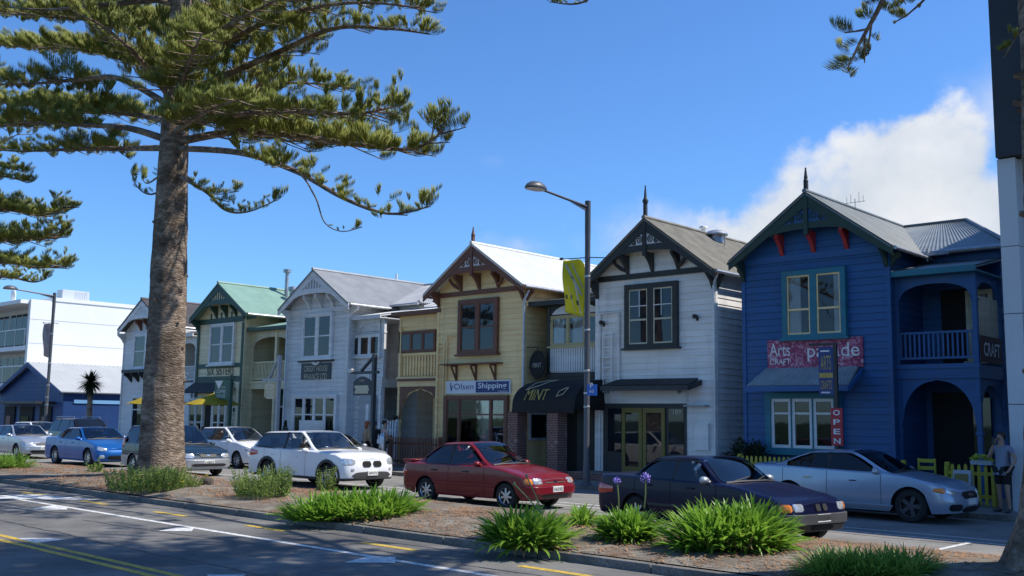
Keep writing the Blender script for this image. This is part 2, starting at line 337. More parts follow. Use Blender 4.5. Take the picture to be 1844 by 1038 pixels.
def sheet_roof(mb, a, b, c, d, period=.12, amp=.014, th=.05):
    """corrugated sheet: a-b the upper edge, d-c the lower edge"""
    a, b, c, d = map(Vector, (a, b, c, d)); nrm = (b-a).cross(d-a).normalized()
    if nrm.z < 0: nrm = -nrm
    if period:
        n = max(2, int(max((b-a).length, (c-d).length)/period*5)); vs = []; fs = []
        for i in range(n+1):
            t = i/n; o = nrm*amp*math.sin(2*math.pi*t*n/5); vs += [a.lerp(b, t)+o, d.lerp(c, t)+o]
        for i in range(n): fs.append((2*i, 2*i+2, 2*i+3, 2*i+1))
        mb.add(vs, fs); k = nrm*(amp+.012)
    else: k = nrm*.0
    q = [p-k for p in (a, b, c, d)]; r = [p-nrm*th-k for p in (a, b, c, d)]
    mb.add(q+r, [(0,1,2,3),(7,6,5,4),(0,4,5,1),(1,5,6,2),(2,6,7,3),(3,7,4,0)])
def arch(mb, x0, x1, zs, zt, Y0, Y1, rise, n=20, pointed=0):
    """flat panel from zt down to an arched lower edge that springs at zs"""
    pts = []
    for i in range(n+1):
        t = i/n; s = 2*t-1; z = zs+rise*(math.sqrt(max(0, 1-abs(s)**2.3)) + pointed*max(0, 1-abs(s)*9)); pts.append((x0+(x1-x0)*t, min(z, zt-.02)))
    for (xa, za), (xb, zb) in zip(pts, pts[1:]):
        mb.add([(xa,Y0,za),(xb,Y0,zb),(xb,Y0,zt),(xa,Y0,zt),(xa,Y1,za),(xb,Y1,zb),(xb,Y1,zt),(xa,Y1,zt)], [(0,1,2,3),(7,6,5,4),(0,4,5,1),(3,2,6,7)])
def window(h, x0, x1, z0, z1, Y, fm, cols=2, bw=.1, d=.09, mull=.13, sash=None, rail=True, transom=None, sill=True, see=None, widths=None, sashw=.045, name='window', colonly=False, sillm=None):
    F = MB(); S = MB(); Gm = MB(); C = MB()
    F.box(x0, x0+bw, Y-d, Y, z0, z1); F.box(x1-bw, x1, Y-d, Y, z0, z1); F.box(x0+bw, x1-bw, Y-d+.004, Y, z1-bw, z1); F.box(x0+bw, x1-bw, Y-d+.004, Y, z0, z0+bw*.7)
    if sill: (F).box(x0-.08, x1+.08, Y-d-.07, Y-.002, z0-.07, z0-.003)
    ix0, ix1 = x0+bw, x1-bw; iz0, iz1 = z0+bw*.7, z1-bw
    ws = widths or [1/cols]*cols; tot = ix1-ix0-mull*(cols-1); x = ix0
    for k, wk in enumerate(ws):
        xe = x+tot*wk
        if k < cols-1: F.box(xe, xe+mull, Y-d+.008, Y, iz0, iz1)
        sw = sashw; T = S if sash else F; ds = d*.78
        T.box(x, x+sw, Y-ds, Y, iz0, iz1); T.box(xe-sw, xe, Y-ds, Y, iz0, iz1); T.box(x+sw, xe-sw, Y-ds+.003, Y, iz0, iz0+sw); T.box(x+sw, xe-sw, Y-ds+.003, Y, iz1-sw, iz1)
        zm = iz0+(iz1-iz0)*(transom if transom else .5)
        if rail: T.box(x+sw, xe-sw, Y-ds-.006, Y, zm-.028, zm+.028)
        if see:
            if see[k % len(see)]:
                a, b = see[k % len(see)]; xa, xb = x+sw+(xe-x-2*sw)*a, x+sw+(xe-x-2*sw)*b; n = 14
                for i in range(n):
                    u0, u1 = xa+(xb-xa)*i/n, xa+(xb-xa)*(i+1)/n; y0 = Y-.047+.008*math.sin(i*1.9); y1 = Y-.047+.008*math.sin((i+1)*1.9)
                    C.quad((u0, y0, iz0), (u1, y1, iz0), (u1, y1, iz1), (u0, y0, iz1))
        Gm.box(x+sw*.5, xe-sw*.5, Y-d*.66, Y-d*.66+.008, iz0+.01, iz1-.01)
        x = xe+mull
    w_ = F.build(name, fm, h)
    if sash: S.build('sash', sash, w_)
    if see:
        B = MB(); B.box(ix0, ix1, Y-.034, Y-.026, iz0, iz1); B.build('interior', M['dark'], w_)
        if C.v: C.build('curtain', M['curtain'], w_)
    Gm.build('pane', M['clear'] if see else M['glass'], w_)
    return w_
def bracket(mb, x, Yw, zb, zt, dep, wd=.11):
    pr = [(Yw+.0, zb), (Yw, zt), (Yw-dep, zt), (Yw-dep, zt-.10)]
    for i in range(7):
        t = i/6; pr.append((Yw-dep*(1-t)*(1-.35*math.sin(t*math.pi))-.03, zt-.12-(zt-zb-.14)*(t**.85)))
    mb.prism(pr, 'x', x-wd/2, x+wd/2)
def bracket_x(mb, Y, xw, zb, zt, dep, wd=.1):
    pr = [(xw, zb), (xw, zt), (xw+dep, zt), (xw+dep, zt-.10)]
    for i in range(7):
        t = i/6; pr.append((xw+dep*(1-t)*(1-.35*math.sin(t*math.pi))+math.copysign(.03, dep), zt-.12-(zt-zb-.14)*(t**.85)))
    mb.prism(pr, 'y', Y-wd/2, Y+wd/2)
def finial(h, x, z, hgt, m, ball=.09, name='finial'):
    b = MB(); b.box(x-.05, x+.05, YB-.0, YB+.10, z-.05, z+hgt*.42)
    c = (x, YB+.05, z); b.lathe([(.05, hgt*.40), (.075, hgt*.44), (ball, hgt*.52), (.055, hgt*.6), (.045, hgt*.66), (.03, hgt*.85), (.018, hgt*.95), (.032, hgt*.975), (.01, hgt)], c, 12)
    return b.build(name, m, h, smooth=50)
def spiral(mb, cx, cz, Y, r, turns=1.6, ph=0, sgn=1, th=.018):
    n = 26; mb.tube([(cx+sgn*r*(1-.8*i/n)*math.cos(ph+i/n*turns*2*math.pi), Y, cz+r*(1-.8*i/n)*math.sin(ph+i/n*turns*2*math.pi)) for i in range(n+1)], th, 5)
def line(a, b, x): return a[1]+(b[1]-a[1])*(x-a[0])/(b[0]-a[0])
def bay(h, xl, xr, A, TL, TR, yback, wallm, trim, roofm, z0=.12, fret=None, slats=None, king=True, brk=None, band=None, brx=(-.98, 0, .98), bandm=None, right_side=True, corr=.12, bargem=None, scroll=True, side0=None, bd=.30, bandoff=1.72, step=.195, corner=True):
    """gabled front bay: core, weatherboards, corrugated roof, bargeboards, tie beam, brackets"""
    ax, az = A; bargem = bargem or trim; yr = yback
    zL, zR = line(TL, A, xl), line(TR, A, xr)
    W = MB(); W.prism([(xl+.01, z0), (xr-.01, z0), (xr-.01, zR-.1), (ax, az-.12), (xl+.01, zL-.1)], 'y', YF+.008, yback)
    rl = ((ax, az-.08), (TL[0], TL[1]-.08), (TR[0], TR[1]-.08))
    boards(W, xl, xr, z0, az-.1, YF, step, rl)
    boards_side(W, xr, YF, yback, z0, zR-.12, 1, step); boards_side(W, xl, YF, yback, z0, zL-.12, -1, step)
    for x in (xl, xr): W.box(x-.06, x+.06, YF-.045, YF+.06, z0, line(TL if x == xl else TR, A, x)-.14)
    W.build('wall', wallm, h)
    R = MB(); y0 = YB-.05
    sheet_roof(R, (ax, y0, az), (ax, yr, az), (TL[0], yr, TL[1]), (TL[0], y0, TL[1]), corr); sheet_roof(R, (ax, y0, az), (ax, yr, az), (TR[0], yr, TR[1]), (TR[0], y0, TR[1]), corr)
    R.tube([(ax, y0-.02, az+.01), (ax, yr, az+.01)], .07, 8)
    rf = R.build('roof', roofm, h)
    B = MB()
    for T in (TL, TR):
        B.prism([(ax, az-.03), (T[0], T[1]-.03), (T[0], T[1]-.03-bd*.8), (ax, az-.06-bd*1.22)], 'y', YB-.02, YB+.03)
    B.build('bargeboard', bargem, h)
    Tm = MB(); zt, zb = az-.88, az-1.1
    def bx(z, T): return ax+(T[0]-ax)*((az-.06-bd*1.05)-z)/((az-.06-bd*1.22)-(T[1]-.03-bd*.8))
    xa, xb = bx(zb, TL), bx(zb, TR)
    arch(Tm, xa, xb, zb-.10, zt, YB-.008, YB+.045, .13)
    if king: Tm.box(ax-.065, ax+.065, YB-.045, YB+.05, zb-.14, az-.12)
    Tm.build('tie_beam', trim, h)
    if fret:
        plate, sc_ = fret
        for s, T in ((-1, TL), (1, TR)):
            Q = MB(); xo = bx(zt, T)
            Q.prism([(ax+s*.05, zt), (xo, zt), (ax+s*.05, az-.40)], 'y', YB+.02, YB+.04); q = Q.build('fretwork', plate, h)
            Q = MB(); w_ = abs(xo-ax); spiral(Q, ax+s*.22, zt+.17, YB+.012, .13, 1.7, .6, s); spiral(Q, ax+s*(.22+.26*w_/.9), zt+.1, YB+.012, .085, 1.6, 2, s); spiral(Q, ax+s*.14, zt+.4, YB+.012, .06, 1.4, 0, s)
            Q.tube([(ax+s*.4, YB+.012, zt+.2), (ax+s*.55, YB+.012, zt+.14), (ax+s*.75*w_, YB+.012, zt+.03)], .014, 5); Q.build('scroll', sc_, q)
    if slats:
        plate, sm = slats; Q = MB(); Q.prism([(bx(zt, TL), zt), (bx(zt, TR), zt), (ax, az-.38)], 'y', YB+.025, YB+.04); q = Q.build('gable_panel', plate, h)
        Q = MB()
        for i in range(-4, 5):
            x = ax+i*.2; T = TL if i < 0 else TR; zz = az-.3-abs(x-ax)*(az-T[1])/abs(T[0]-ax)
            if zz > zt+.05: Q.box(x-.04, x+.04, YB+.005, YB+.024, zt, zz)
        Q.box(bx(zt, TL)+.05, bx(zt, TR)-.05, YB+.006, YB+.023, zt-.02, zt+.03)
        Q.build('gable_slats', sm, q)
    zb2 = az-bandoff
    if brk is not None:
        for dx in brx:
            Q = MB(); bracket(Q, ax+dx, YF-.02, zb2, zb+.0, YF-YB-.08)
            if scroll and dx:
                s = math.copysign(1, dx); Q.tube([(ax+dx+s*.05, YF-.1, zb2+.12), (ax+dx+s*.2, YF-.14, zb2+.2), (ax+dx+s*.36, YF-.2, zb2+.34), (ax+dx+s*.44, YF-.25, zb2+.50)], [.06, .07, .06, .05], 6)
            Q.build('bracket', brk, h)
    if band is not None:
        Q = MB(); Q.box(xl+.05, xr-.05, YF-.06, YF-.004, zb2-.16, zb2+.02); Q.build('band', band, h)
    if corner:
        for x, T, s in ((xl, TL, -1), (xr, TR, 1)):
            Q = MB(); z = line(T, A, x)-.16; bracket(Q, x-s*.02, YF-.02, z-.62, z-.02, YF-YB-.06, .1); bracket_x(Q, YF+.06, x+s*.02, z-.62, T[1]-.10, s*abs(T[0]-x)*.9); Q.build('eave_bracket', trim, h)
    for T, s in ((TL, -1), (TR, 1)):
        Q = MB(); Q.tube([(T[0]+s*.04, YB+.05, T[1]-.06), (T[0]+s*.04, yr-.1, T[1]-.06)], .055, 8); Q.build('gutter', trim if s < 0 else M['metal'], h)
    return rf
def downpipe(h, x, y, zt, zb, m, ox=.0):
    Q = MB(); Q.tube([(x+ox, y-.05, zt+.25), (x+ox*.6, y-.06, zt+.1), (x, y-.1, zt-.1), (x, y-.1, zb)], .04, 8); Q.build('downpipe', m, h, smooth=50)
def body(h, x0, x1, y0, y1, wallm, roofm, ax, zr, yr, xk, ze=6.72, s=1, corr=.12, z0=.12, ov=.35, bdside=True):
    """main block behind the verandah with a hipped cross roof that runs off sideways from the gable ridge"""
    W = MB(); W.box(x0, x1, y0+.01, y1, z0, ze-.05); boards(W, x0, x1, z0, ze-.05, y0)
    if bdside: boards_side(W, x1 if s > 0 else x0, y0, y1, z0, ze-.08, s)
    W.build('rear_wall', wallm, h)
    R = MB(); xe = (x1+ov) if s > 0 else (x0-ov); ya, yb = y0-ov, y1+ov
    sheet_roof(R, (ax, yr, zr), (xk, yr, zr), (xe, ya, ze), (ax, ya, ze), corr); sheet_roof(R, (ax, yr, zr), (xk, yr, zr), (xe, yb, ze), (ax, yb, ze), corr)
    sheet_roof(R, (xk, yr, zr), (xk, yr+.01, zr), (xe, yb, ze), (xe, ya, ze), corr)
    R.tube([(ax, yr, zr+.02), (xk, yr, zr+.02), (xe, ya, ze+.03)], .065, 6)
    R.build('cross_roof', roofm, h)
    Q = MB(); Q.tube([(ax, ya-.04, ze-.05), (xe, ya-.04, ze-.05)], .06, 8); Q.build('gutter', M['metal'], h)
def verandah(h, x0, x1, Yv, yb, zf, wallm, postm, railm, roofm, zeave=6.1, ztop=6.62, rise=.32, zs=5.35, archm=None, lower=None, rails=True, door=True, bal=.115, balw=.045, zr=(3.72, 4.45), floorm=None, eave_m=None, slope_z=None, posts=(1, 1), solid=False, corr=.12, xroof=None):
    archm = archm or postm; eave_m = eave_m or postm
    Q = MB(); Q.box(x0, x1, Yv-.03, yb, zf-.34, zf); Q.box(x0-.02, x1+.02, Yv-.07, Yv+.02, zf-.08, zf+.04); Q.build('verandah_floor', floorm or postm, h)
    for x, on in ((x0+.07, posts[0]), (x1-.07, posts[1])):
        if not on: continue
        Q = MB(); Q.box(x-.065, x+.065, Yv, Yv+.13, .12, zf-.341); Q.box(x-.065, x+.065, Yv, Yv+.13, zf+.041, zeave-.08); Q.box(x-.085, x+.085, Yv-.02, Yv+.15, zs-.1, zs-.02); Q.box(x-.09, x+.09, Yv-.022, Yv+.152, 1.75, 1.86); Q.build('verandah_post', postm, h, bevel=.012)
    Q = MB(); arch(Q, x0+.14, x1-.14, zs, zeave-.06, Yv+.03, Yv+.09, rise); Q.box(x0, x1, Yv+.01, Yv+.11, zeave-.16, zeave-.04); Q.build('verandah_arch', archm, h)
    if lower:
        zl, rl, pt = lower; Q = MB(); arch(Q, x0+.14, x1-.14, zl, zf-.342, Yv+.03, Yv+.09, rl, 28, pt)
        for x in (x0+.38, x1-.38): Q.lathe([(.07, 0), (.07, .012)], (x, Yv+.022, zf-.55), 12, 'y')
        Q.build('entrance_arch', archm, h)
    if rails:
        Q = MB(); a, b = zr; Q.box(x0+.14, x1-.14, Yv+.02, Yv+.10, b-.06, b); Q.box(x0+.14, x1-.14, Yv+.02, Yv+.10, a, a+.06)
        n = int((x1-x0-.28)/bal)
        for i in range(n+1):
            x = x0+.16+(x1-x0-.32)*i/n; Q.box(x-balw/2, x+balw/2, Yv+.04, Yv+.08, a+.06, b-.06)
        Q.build('balustrade', railm, h)
    ex0, ex1 = xroof or (x0-.12, x1+.12)
    Q = MB(); sheet_roof(Q, (ex0, yb, ztop), (ex1, yb, ztop), (ex1, Yv-.28, zeave), (ex0, Yv-.28, zeave), corr); Q.build('verandah_roof', roofm, h)
    Q = MB(); Q.box(ex0, ex1, Yv-.35, Yv-.29, zeave-.16, zeave+.0); Q.box(ex0, ex1, Yv-.29, yb, zeave-.15, zeave-.11); Q.build('verandah_fascia', eave_m, h)
    if door:
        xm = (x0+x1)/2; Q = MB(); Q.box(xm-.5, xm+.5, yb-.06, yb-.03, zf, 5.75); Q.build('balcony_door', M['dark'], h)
def awning_roof(h, x0, x1, z0, z1, Y, dep, m, fm, corr=.1, name='awning', side=True):
    Q = MB(); sheet_roof(Q, (x0+.12, Y-.03, z1), (x1-.12, Y-.03, z1), (x1, Y-dep, z0), (x0, Y-dep, z0), corr, .012); a = Q.build(name, m, h)
    Q = MB(); Q.box(x0-.02, x1+.02, Y-dep-.05, Y-dep+.02, z0-.17, z0-.02)
    if side:
        for x in (x0, x1): Q.prism([(Y-dep+.02, z0-.17), (Y-dep+.02, z0-.03), (Y-.03, z1-.06), (Y-.03, z1-.22)], 'x', x-.025, x+.025)
    Q.build('awning_fascia', fm, a)
    return a
def rect(px0, py0, px1, py1, Y):
    a = P(px0, py0, Y); b = P(px1, py1, Y); return a.x, b.x, b.z, a.z
def ladder(h, x, z0, z1, Y, m, wd=.36, n=None):
    Q = MB(); n = n or int((z1-z0)/.3)
    for s in (-.5, .5): Q.box(x+s*wd-.025, x+s*wd+.025, Y-.14, Y-.09, z0, z1)
    for i in range(n): z = z0+.15+(z1-z0-.3)*i/(n-1); Q.box(x-wd/2-.04, x+wd/2+.04, Y-.15, Y-.10, z-.02, z+.02)
    Q.build('ladder', m, h)
def signboard(name, label, x0, x1, z0, z1, Y, m, group=None, th=.05, cat='sign', frame=None):
    t = thing(name, label, cat, ((x0+x1)/2, Y, z0), group); Q = MB(); Q.box(x0, x1, Y-th, Y, z0, z1)
    if frame:
        pass
    Q.build('board', m, t, bevel=.006)
    if frame:
        Q = MB(); f = .04
        Q.box(x0-f, x0, Y-th-.01, Y, z0-f, z1+f); Q.box(x1, x1+f, Y-th-.01, Y, z0-f, z1+f); Q.box(x0, x1, Y-th-.012, Y, z1, z1+f); Q.box(x0, x1, Y-th-.012, Y, z0-f, z0); Q.build('sign_frame', frame, t)
    return t
# ------------------------------------------------------------------ the six gabled houses
def pt2(px, py, Y=YB): p = P(px, py, Y); return (p.x, p.z)
M['roofgrey'] = mat('grey_roof_paint', (.30, .31, .32), .5, .12, 1.5, .05, 60, dirt=.25); M['roofgreen'] = mat('green_roof_paint', (.19, .315, .25), .5, .1, 1.5, .05, 60, dirt=.2)
M['roofwhite'] = mat('white_roof_paint', (.70, .70, .68), .5, .06, 1.5, .05, 60, dirt=.12); M['rooftan'] = mat('weathered_tan_roof', (.18, .168, .135), .7, .25, 2.2, .1, 60, dirt=.4)
M['roofblue'] = mat('slate_blue_iron', (.14, .165, .175), .45, .2, 1.8, .1, 50, dirt=.35); M['awningiron'] = mat('pale_awning_iron', (.30, .34, .35), .5, .15, 1.8, .1, 50, dirt=.3); M['roofdark'] = mat('dark_brown_roof', (.085, .075, .072), .6, .15, 1.5, .1, 50)
M['roofbar'] = wood('bronze_green_trim', (.035, .06, .045)); M['olive'] = wood('olive_door_paint', (.20, .155, .035)); M['greywood'] = wood('silver_grey_paint', (.36, .38, .41)); M['h3wall'] = wood('blue_grey_paint', (.68, .69, .70))
M['h2wall'] = wood('stone_cream_paint', (.78, .68, .44)); M['h1wall'] = wood('cool_white_paint', (.72, .72, .72)); M['ochre'] = wood('ochre_paint', (.50, .42, .22)); M['h5wall'] = wood('chalk_white_paint', (.82, .80, .78))
M['letterdark'] = mat('dark_lettering', (.03, .03, .025), .6); M['letterwhite'] = mat('white_lettering', (.75, .75, .75), .6); M['lettergold'] = mat('gold_lettering', (.48, .34, .07), .5); M['lettercream'] = mat('cream_lettering', (.55, .50, .36), .5)
GRP = 'row of six matching gabled timber houses'
# --- sixth: the blue house
h = thing('blue_house', 'bright blue weatherboard gabled house with red brackets and teal window frame', 'house', (-13.2, YF, .12), GRP)
A, TL, TR = pt2(1450, 345), pt2(1312, 471), pt2(1612, 452)
TR = (2*A[0]-TL[0]-.05, TL[1]-.03)
bay(h, P(1341, 600, YF).x, P(1603, 600, YF).x, A, TL, TR, 33.4, M['bluewall'], M['darkgreen'], M['roofblue'], fret=(M['bluewall'], M['darkgreen']), brk=M['red'], band=M['bluewall'], scroll=False, bargem=M['darkgreen'])
fl = finial(h, A[0], A[1], .70, M['charcoal'], .05)
XR6 = -8.85
body(h, P(1603, 600, YF).x-.5, XR6, 28.9, 37.5, M['bluewall'], M['roofblue'], A[0], A[1]-.02, 33.0, P(1740, 390, 33).x, 6.85)
verandah(h, -11.02, XR6, 26.95, 28.9, 3.55, M['bluewall'], M['bluewall'], M['bluewall'], M['roofblue'], 6.08, 6.55, .42, 5.3, M['bluewall'], (1.95, 1.2, .02), bal=.125, balw=.05, eave_m=M['teal'])
Q = MB()   # side arches of the verandah
for zs, zt, rise in ((5.3, 6.0, .45), (1.95, 3.2, 1.1)):
    n = 16; y0, y1 = 27.1, 28.75
    for i in range(n):
        t0, t1 = i/n, (i+1)/n; f = lambda t: zs+rise*math.sqrt(max(0, 1-abs(2*t-1)**2.3)); ya, yb = y0+(y1-y0)*t0, y0+(y1-y0)*t1
        if i == 0: Q = MB()
        Q.quad((XR6-.05, ya, f(t0)), (XR6-.05, yb, f(t1)), (XR6-.05, yb, zt), (XR6-.05, ya, zt)); Q.quad((XR6-.1, ya, f(t0)), (XR6-.1, yb, f(t1)), (XR6-.1, yb, zt), (XR6-.1, ya, zt)); Q.quad((XR6-.05, ya, f(t0)), (XR6-.05, yb, f(t1)), (XR6-.1, yb, f(t1)), (XR6-.1, ya, f(t0)))
    Q.build('side_arch', M['bluewall'], h)
Q = MB()
for i in range(11): y = 27.2+i*.15; Q.box(XR6-.1, XR6-.06, y-.045, y+.045, 4.25, 5.35)
Q.build('side_screen', M['sand'], h)
x0, x1, z0, z1 = rect(1412, 491, 1529, 606, YF)
window(h, x0, x1, z0, z1, YF-.02, M['teal'], 2, .15, .16, .2, M['cream'], see=[(0, .55), (.70, 1)], transom=.42)
x0, x1, z0, z1 = rect(1384, 708, 1520, 818, YF)
window(h, x0, x1, z0, z1, YF-.02, M['teal'], 3, .17, .2, .03, M['white'], see=[(0, .0), (.0, .0), (.0, .0)], transom=.70, name='shop_window', sashw=.085)
x0, x1, z0, z1 = rect(1352, 662, 1555, 702, YF)
awning_roof(h, P(1345, 700, YF-.95).x, P(1528, 700, YF-.95).x, P(1430, 694, YF-.95).z, P(1470, 661, YF).z, YF-.03, .95, M['awningiron'], M['bluewall'])
Q = MB(); Q.box(-10.75, -9.3, 28.78, 28.86, .2, 2.9); Q.build('entrance_shade_panel', M['dark'], h)  # near-black panel carrying the shade behind the entrance arch in its colour
Q = MB(); Q.box(-9.65, -9.2, 28.72, 28.8, .2, 2.75); Q.build('side_light', M['glass'], h)
window(h, -9.75, -9.05, 3.75, 5.7, 28.88, M['sand'], 1, .08, .1, see=[(0, .9)], name='balcony_window')
downpipe(h, P(1608, 600, 26.9).x-.1, YF+.2, 6.0, .3, M['bluewall'])
Q = MB()   # vents and antenna on the roof
Q.tube([(-10.6, 28.4, 6.55), (-10.6, 28.4, 6.9)], .03, 6); Q.tube([(-11.0, 28.4, 6.72), (-10.0, 28.4, 6.72)], .035, 6); Q.build('vent_pipe', M['metal'], h)
Q = MB(); p = PX(1540, 376, A[0]); Q.tube([(p.x, p.y, 8.4), (p.x, p.y, 8.85)], .012, 5)
for i, dz in enumerate((.1, .2, .0, .25, .1)): Q.tube([(p.x-.26+i*.13, p.y, 8.72), (p.x-.26+i*.13, p.y, 8.84+dz*.8)], .007, 4)
Q.tube([(p.x-.32, p.y, 8.74), (p.x+.32, p.y, 8.74)], .008, 4); Q.build('antenna', M['metal'], h)
# --- fifth: white with black trim
h = thing('white_house', 'white weatherboard gabled house with black trim and a shop door awning', 'house', (-18.6, YF, .12), GRP)
A, TL, TR = pt2(1160.5, 392), pt2(1063, 486), pt2(1286, 484)
TL = (2*A[0]-TR[0], TR[1])
bay(h, P(1076, 600, YF).x, P(1288, 600, YF).x, A, TL, TR, 35, M['h5wall'], M['charcoal'], M['rooftan'], fret=(M['white'], M['charcoal']), brk=M['charcoal'], band=M['charcoal'], bargem=M['charcoal'])
finial(h, A[0], A[1], 1.06, M['charcoal'], .10)
x0, x1, z0, z1 = rect(1129, 515, 1224, 624, YF)
window(h, x0, x1, z0, z1, YF-.02, M['charcoal'], 2, .17, .14, .22, M['sand'], transom=.44)
Q = MB()
for k in (.29, .71):
    xx = x0+(x1-x0)*k; Q.box(xx-.012, xx+.012, YF-.145, YF-.10, z0+1.0, z1-.2)
Q.box(x0+.2, x1-.2, YF-.142, YF-.1, z0+1.33, z0+1.36); Q.build('glazing_bar', M['white'], h)
awning_roof(h, P(1084, 700, YF-.75).x, P(1240, 700, YF-.75).x, P(1130, 697, YF-.75).z+.05, P(1150, 683, YF).z, YF-.02, .75, M['charcoal'], M['charcoal'])
x0, x1, z0, z1 = rect(1088, 727, 1238, 860, YF); z0 = .2
W_ = MB(); W_.box(x0, x1, YF-.05, YF-.026, z0, z1); sf = W_.build('shopfront', M['charcoal'], h)
Q = MB(); xa, xb = P(1097, 740, YF).x, P(1121, 740, YF).x; Q.box(xa, xb, YF-.07, YF-.055, 1.0, z1-.16); Q.build('pane', M['glass'], sf); Q = MB(); xa2, xb2 = P(1206, 740, YF).x, P(1233, 740, YF).x; Q.box(xa2, xb2, YF-.07, YF-.055, 1.0, z1-.16); Q.build('pane', M['glass'], sf)
for a, b in ((1123, 1159), (1160.5, 1200)):
    xa, xb = P(a, 740, YF).x, P(b, 740, YF).x; D = MB(); zt = z1-.14
    D.box(xa, xa+.13, YF-.1, YF-.055, z0, zt); D.box(xb-.13, xb, YF-.1, YF-.055, z0, zt); D.box(xa+.13, xb-.13, YF-.098, YF-.055, zt-.15, zt); D.box(xa+.13, xb-.13, YF-.098, YF-.055, z0, z0+.35)
    dr = D.build('french_door', M['olive'], h); D = MB(); D.box(xa+.12, xb-.12, YF-.08, YF-.072, z0+.3, zt-.1); D.build('pane', M['glass'], dr)
lettering(sf, '189', P(1215, 745, YF).x, P(1229, 745, YF).x, P(1220, 747, YF).z, P(1220, 738, YF).z, YF-.078, M['lettercream'], 'street_number')
Q = MB(); Q.box(x0-.05, x1+.05, YF-.04, YF-.02, z1+.08, z1+.62); Q.build('fascia_panel', M['white'], h)
ladder(h, P(1098, 640, YF).x, 2.9, P(1095, 600, YF).z, YF, M['h5wall'])
Q = MB(); a = P(1078, 566, YF); b = P(1117, 566, YF); Q.tube([(a.x, YF-.08, a.z), (b.x, YF-.08, a.z), (b.x, YF-.08, 3.3)], .045, 6); Q.tube([(a.x+.1, YF-.07, .3), (a.x+.1, YF-.07, a.z)], .05, 6); Q.build('conduit', M['h5wall'], h)
Q = MB(); a = P(1255, 770, YF); Q.box(a.x, a.x+.48, YF-.14, YF-.02, 1.15, 1.95); Q.build('meter_box', M['h5wall'], h); Q = MB(); a = P(1240, 731, YF); Q.box(a.x, a.x+.75, YF-.3, YF-.02, a.z-.03, a.z+.02); Q.build('small_shelf', M['greywood'], h)
for px, py in ((1257, 571), (1089, 582)):
    a = P(px, py, YF); Q = MB(); Q.lathe([(.02, 0), (.06, -.05), (.075, -.2), (.05, -.24)], (a.x, YF-.02, a.z), 10, 'y'); Q.box(a.x-.03, a.x+.03, YF-.08, YF, a.z-.12, a.z-.03); Q.build('wall_light', M['black'], h, smooth=50)
for px in (1098, 1226):
    a = P(px, 706, YF); Q = MB(); Q.tube([(a.x, YF-.03, a.z), (a.x, YF-.25, a.z-.02)], .05, 8); Q.build('spot_light', M['metal'], h)
downpipe(h, P(1288, 600, YF).x+.02, YF, 6.3, .3, M['h5wall'], .15)
xl5 = P(985, 600, 27).x; xr5 = P(1076, 600, YF).x
body(h, xl5, xr5+.5, 28.9, 37.5, M['h5wall'], M['rooftan'], A[0], A[1]-.1, 33.4, A[0]-1.2, 6.6, -1)
verandah(h, xl5, xr5, 27, 28.9, 3.55, M['h5wall'], M['charcoal'], M['white'], M['roofdark'], 6.14, 6.5, .35, 5.5, M['charcoal'], None, rails=False, xroof=(P(963, 546, 27).x, xr5))
x0, x1, z0, z1 = rect(987, 584, 1076, 625, 27)
window(h, xl5+.12, xr5-.1, 4.55, 5.62, 27.12, M['ochre'], 3, .07, .1, .07, rail=False, see=[(.05, .8), (.2, .95), None], name='enclosed_balcony_window')
Q = MB(); arch(Q, xl5+.1, xr5-.1, 5.6, 6.1, 27.05, 27.14, .01); Q.box(xl5+.1, xr5-.1, 27.04, 27.1, 5.62, 5.78); Q.build('arch_panel', M['charcoal'], h)
Q = MB(); n = 12; xa, xb = xl5+.22, xr5-.22; pts = [(xa+(xb-xa)*i/n, 5.66+.36*math.sin(math.pi*i/n)**.6) for i in range(n+1)]; Q.prism(pts, 'y', 26.99, 27.04); Q.build('tympanum', M['white'], h)
Q = MB(); n = 22
for i in range(n): x = xl5+.12+(xr5-xl5-.24)*(i+.5)/n; Q.box(x-.035, x+.035, 27.02, 27.06+.012*(i % 2), 3.66, 4.5)
Q.box(xl5+.1, xr5-.1, 27.07, 27.10, 3.62, 4.52); Q.build('balustrade', M['white'], h)
Q = MB(); Q.box(xl5+.1, xr5-.1, 26.93, 27.0, 3.1, 3.24); Q.build('white_band', M['white'], h)
Q = MB(); p = PX(1078, 470, -19.9); Q.box(-20.6, -19.9, 32.2, 33.0, 7.0, P(1078, 444, 32.2).z); ch = Q.build('chimney', M['sand'], h)
Q = MB(); Q.lathe([(.09, 0), (.09, .22), (.17, .24), (.15, .3), (.02, .34)], (-20.45, 32.5, P(1078, 444, 32.2).z), 12); Q.build('chimney_cowl', M['white'], ch)
p = PX(1290, 424, A[0]+.3); Q = MB(); z = p.z-.75
Q.lathe([(.17, z), (.17, z+.45), (.24, z+.47), (.22, z+.72), (.40, z+.74), (.40, z+.78), (.30, z+.88), (.02, z+.95)], (p.x, p.y, 0), 18)
for k in range(6): a = k*math.pi/3; Q.tube([(p.x+.2*math.cos(a), p.y+.2*math.sin(a), z+.3), (p.x+.33*math.cos(a), p.y+.33*math.sin(a), z+.36), (p.x+.33*math.cos(a), p.y+.33*math.sin(a), z+.74)], .018, 5)
Q.build('roof_vent', M['metal'], h, smooth=40)
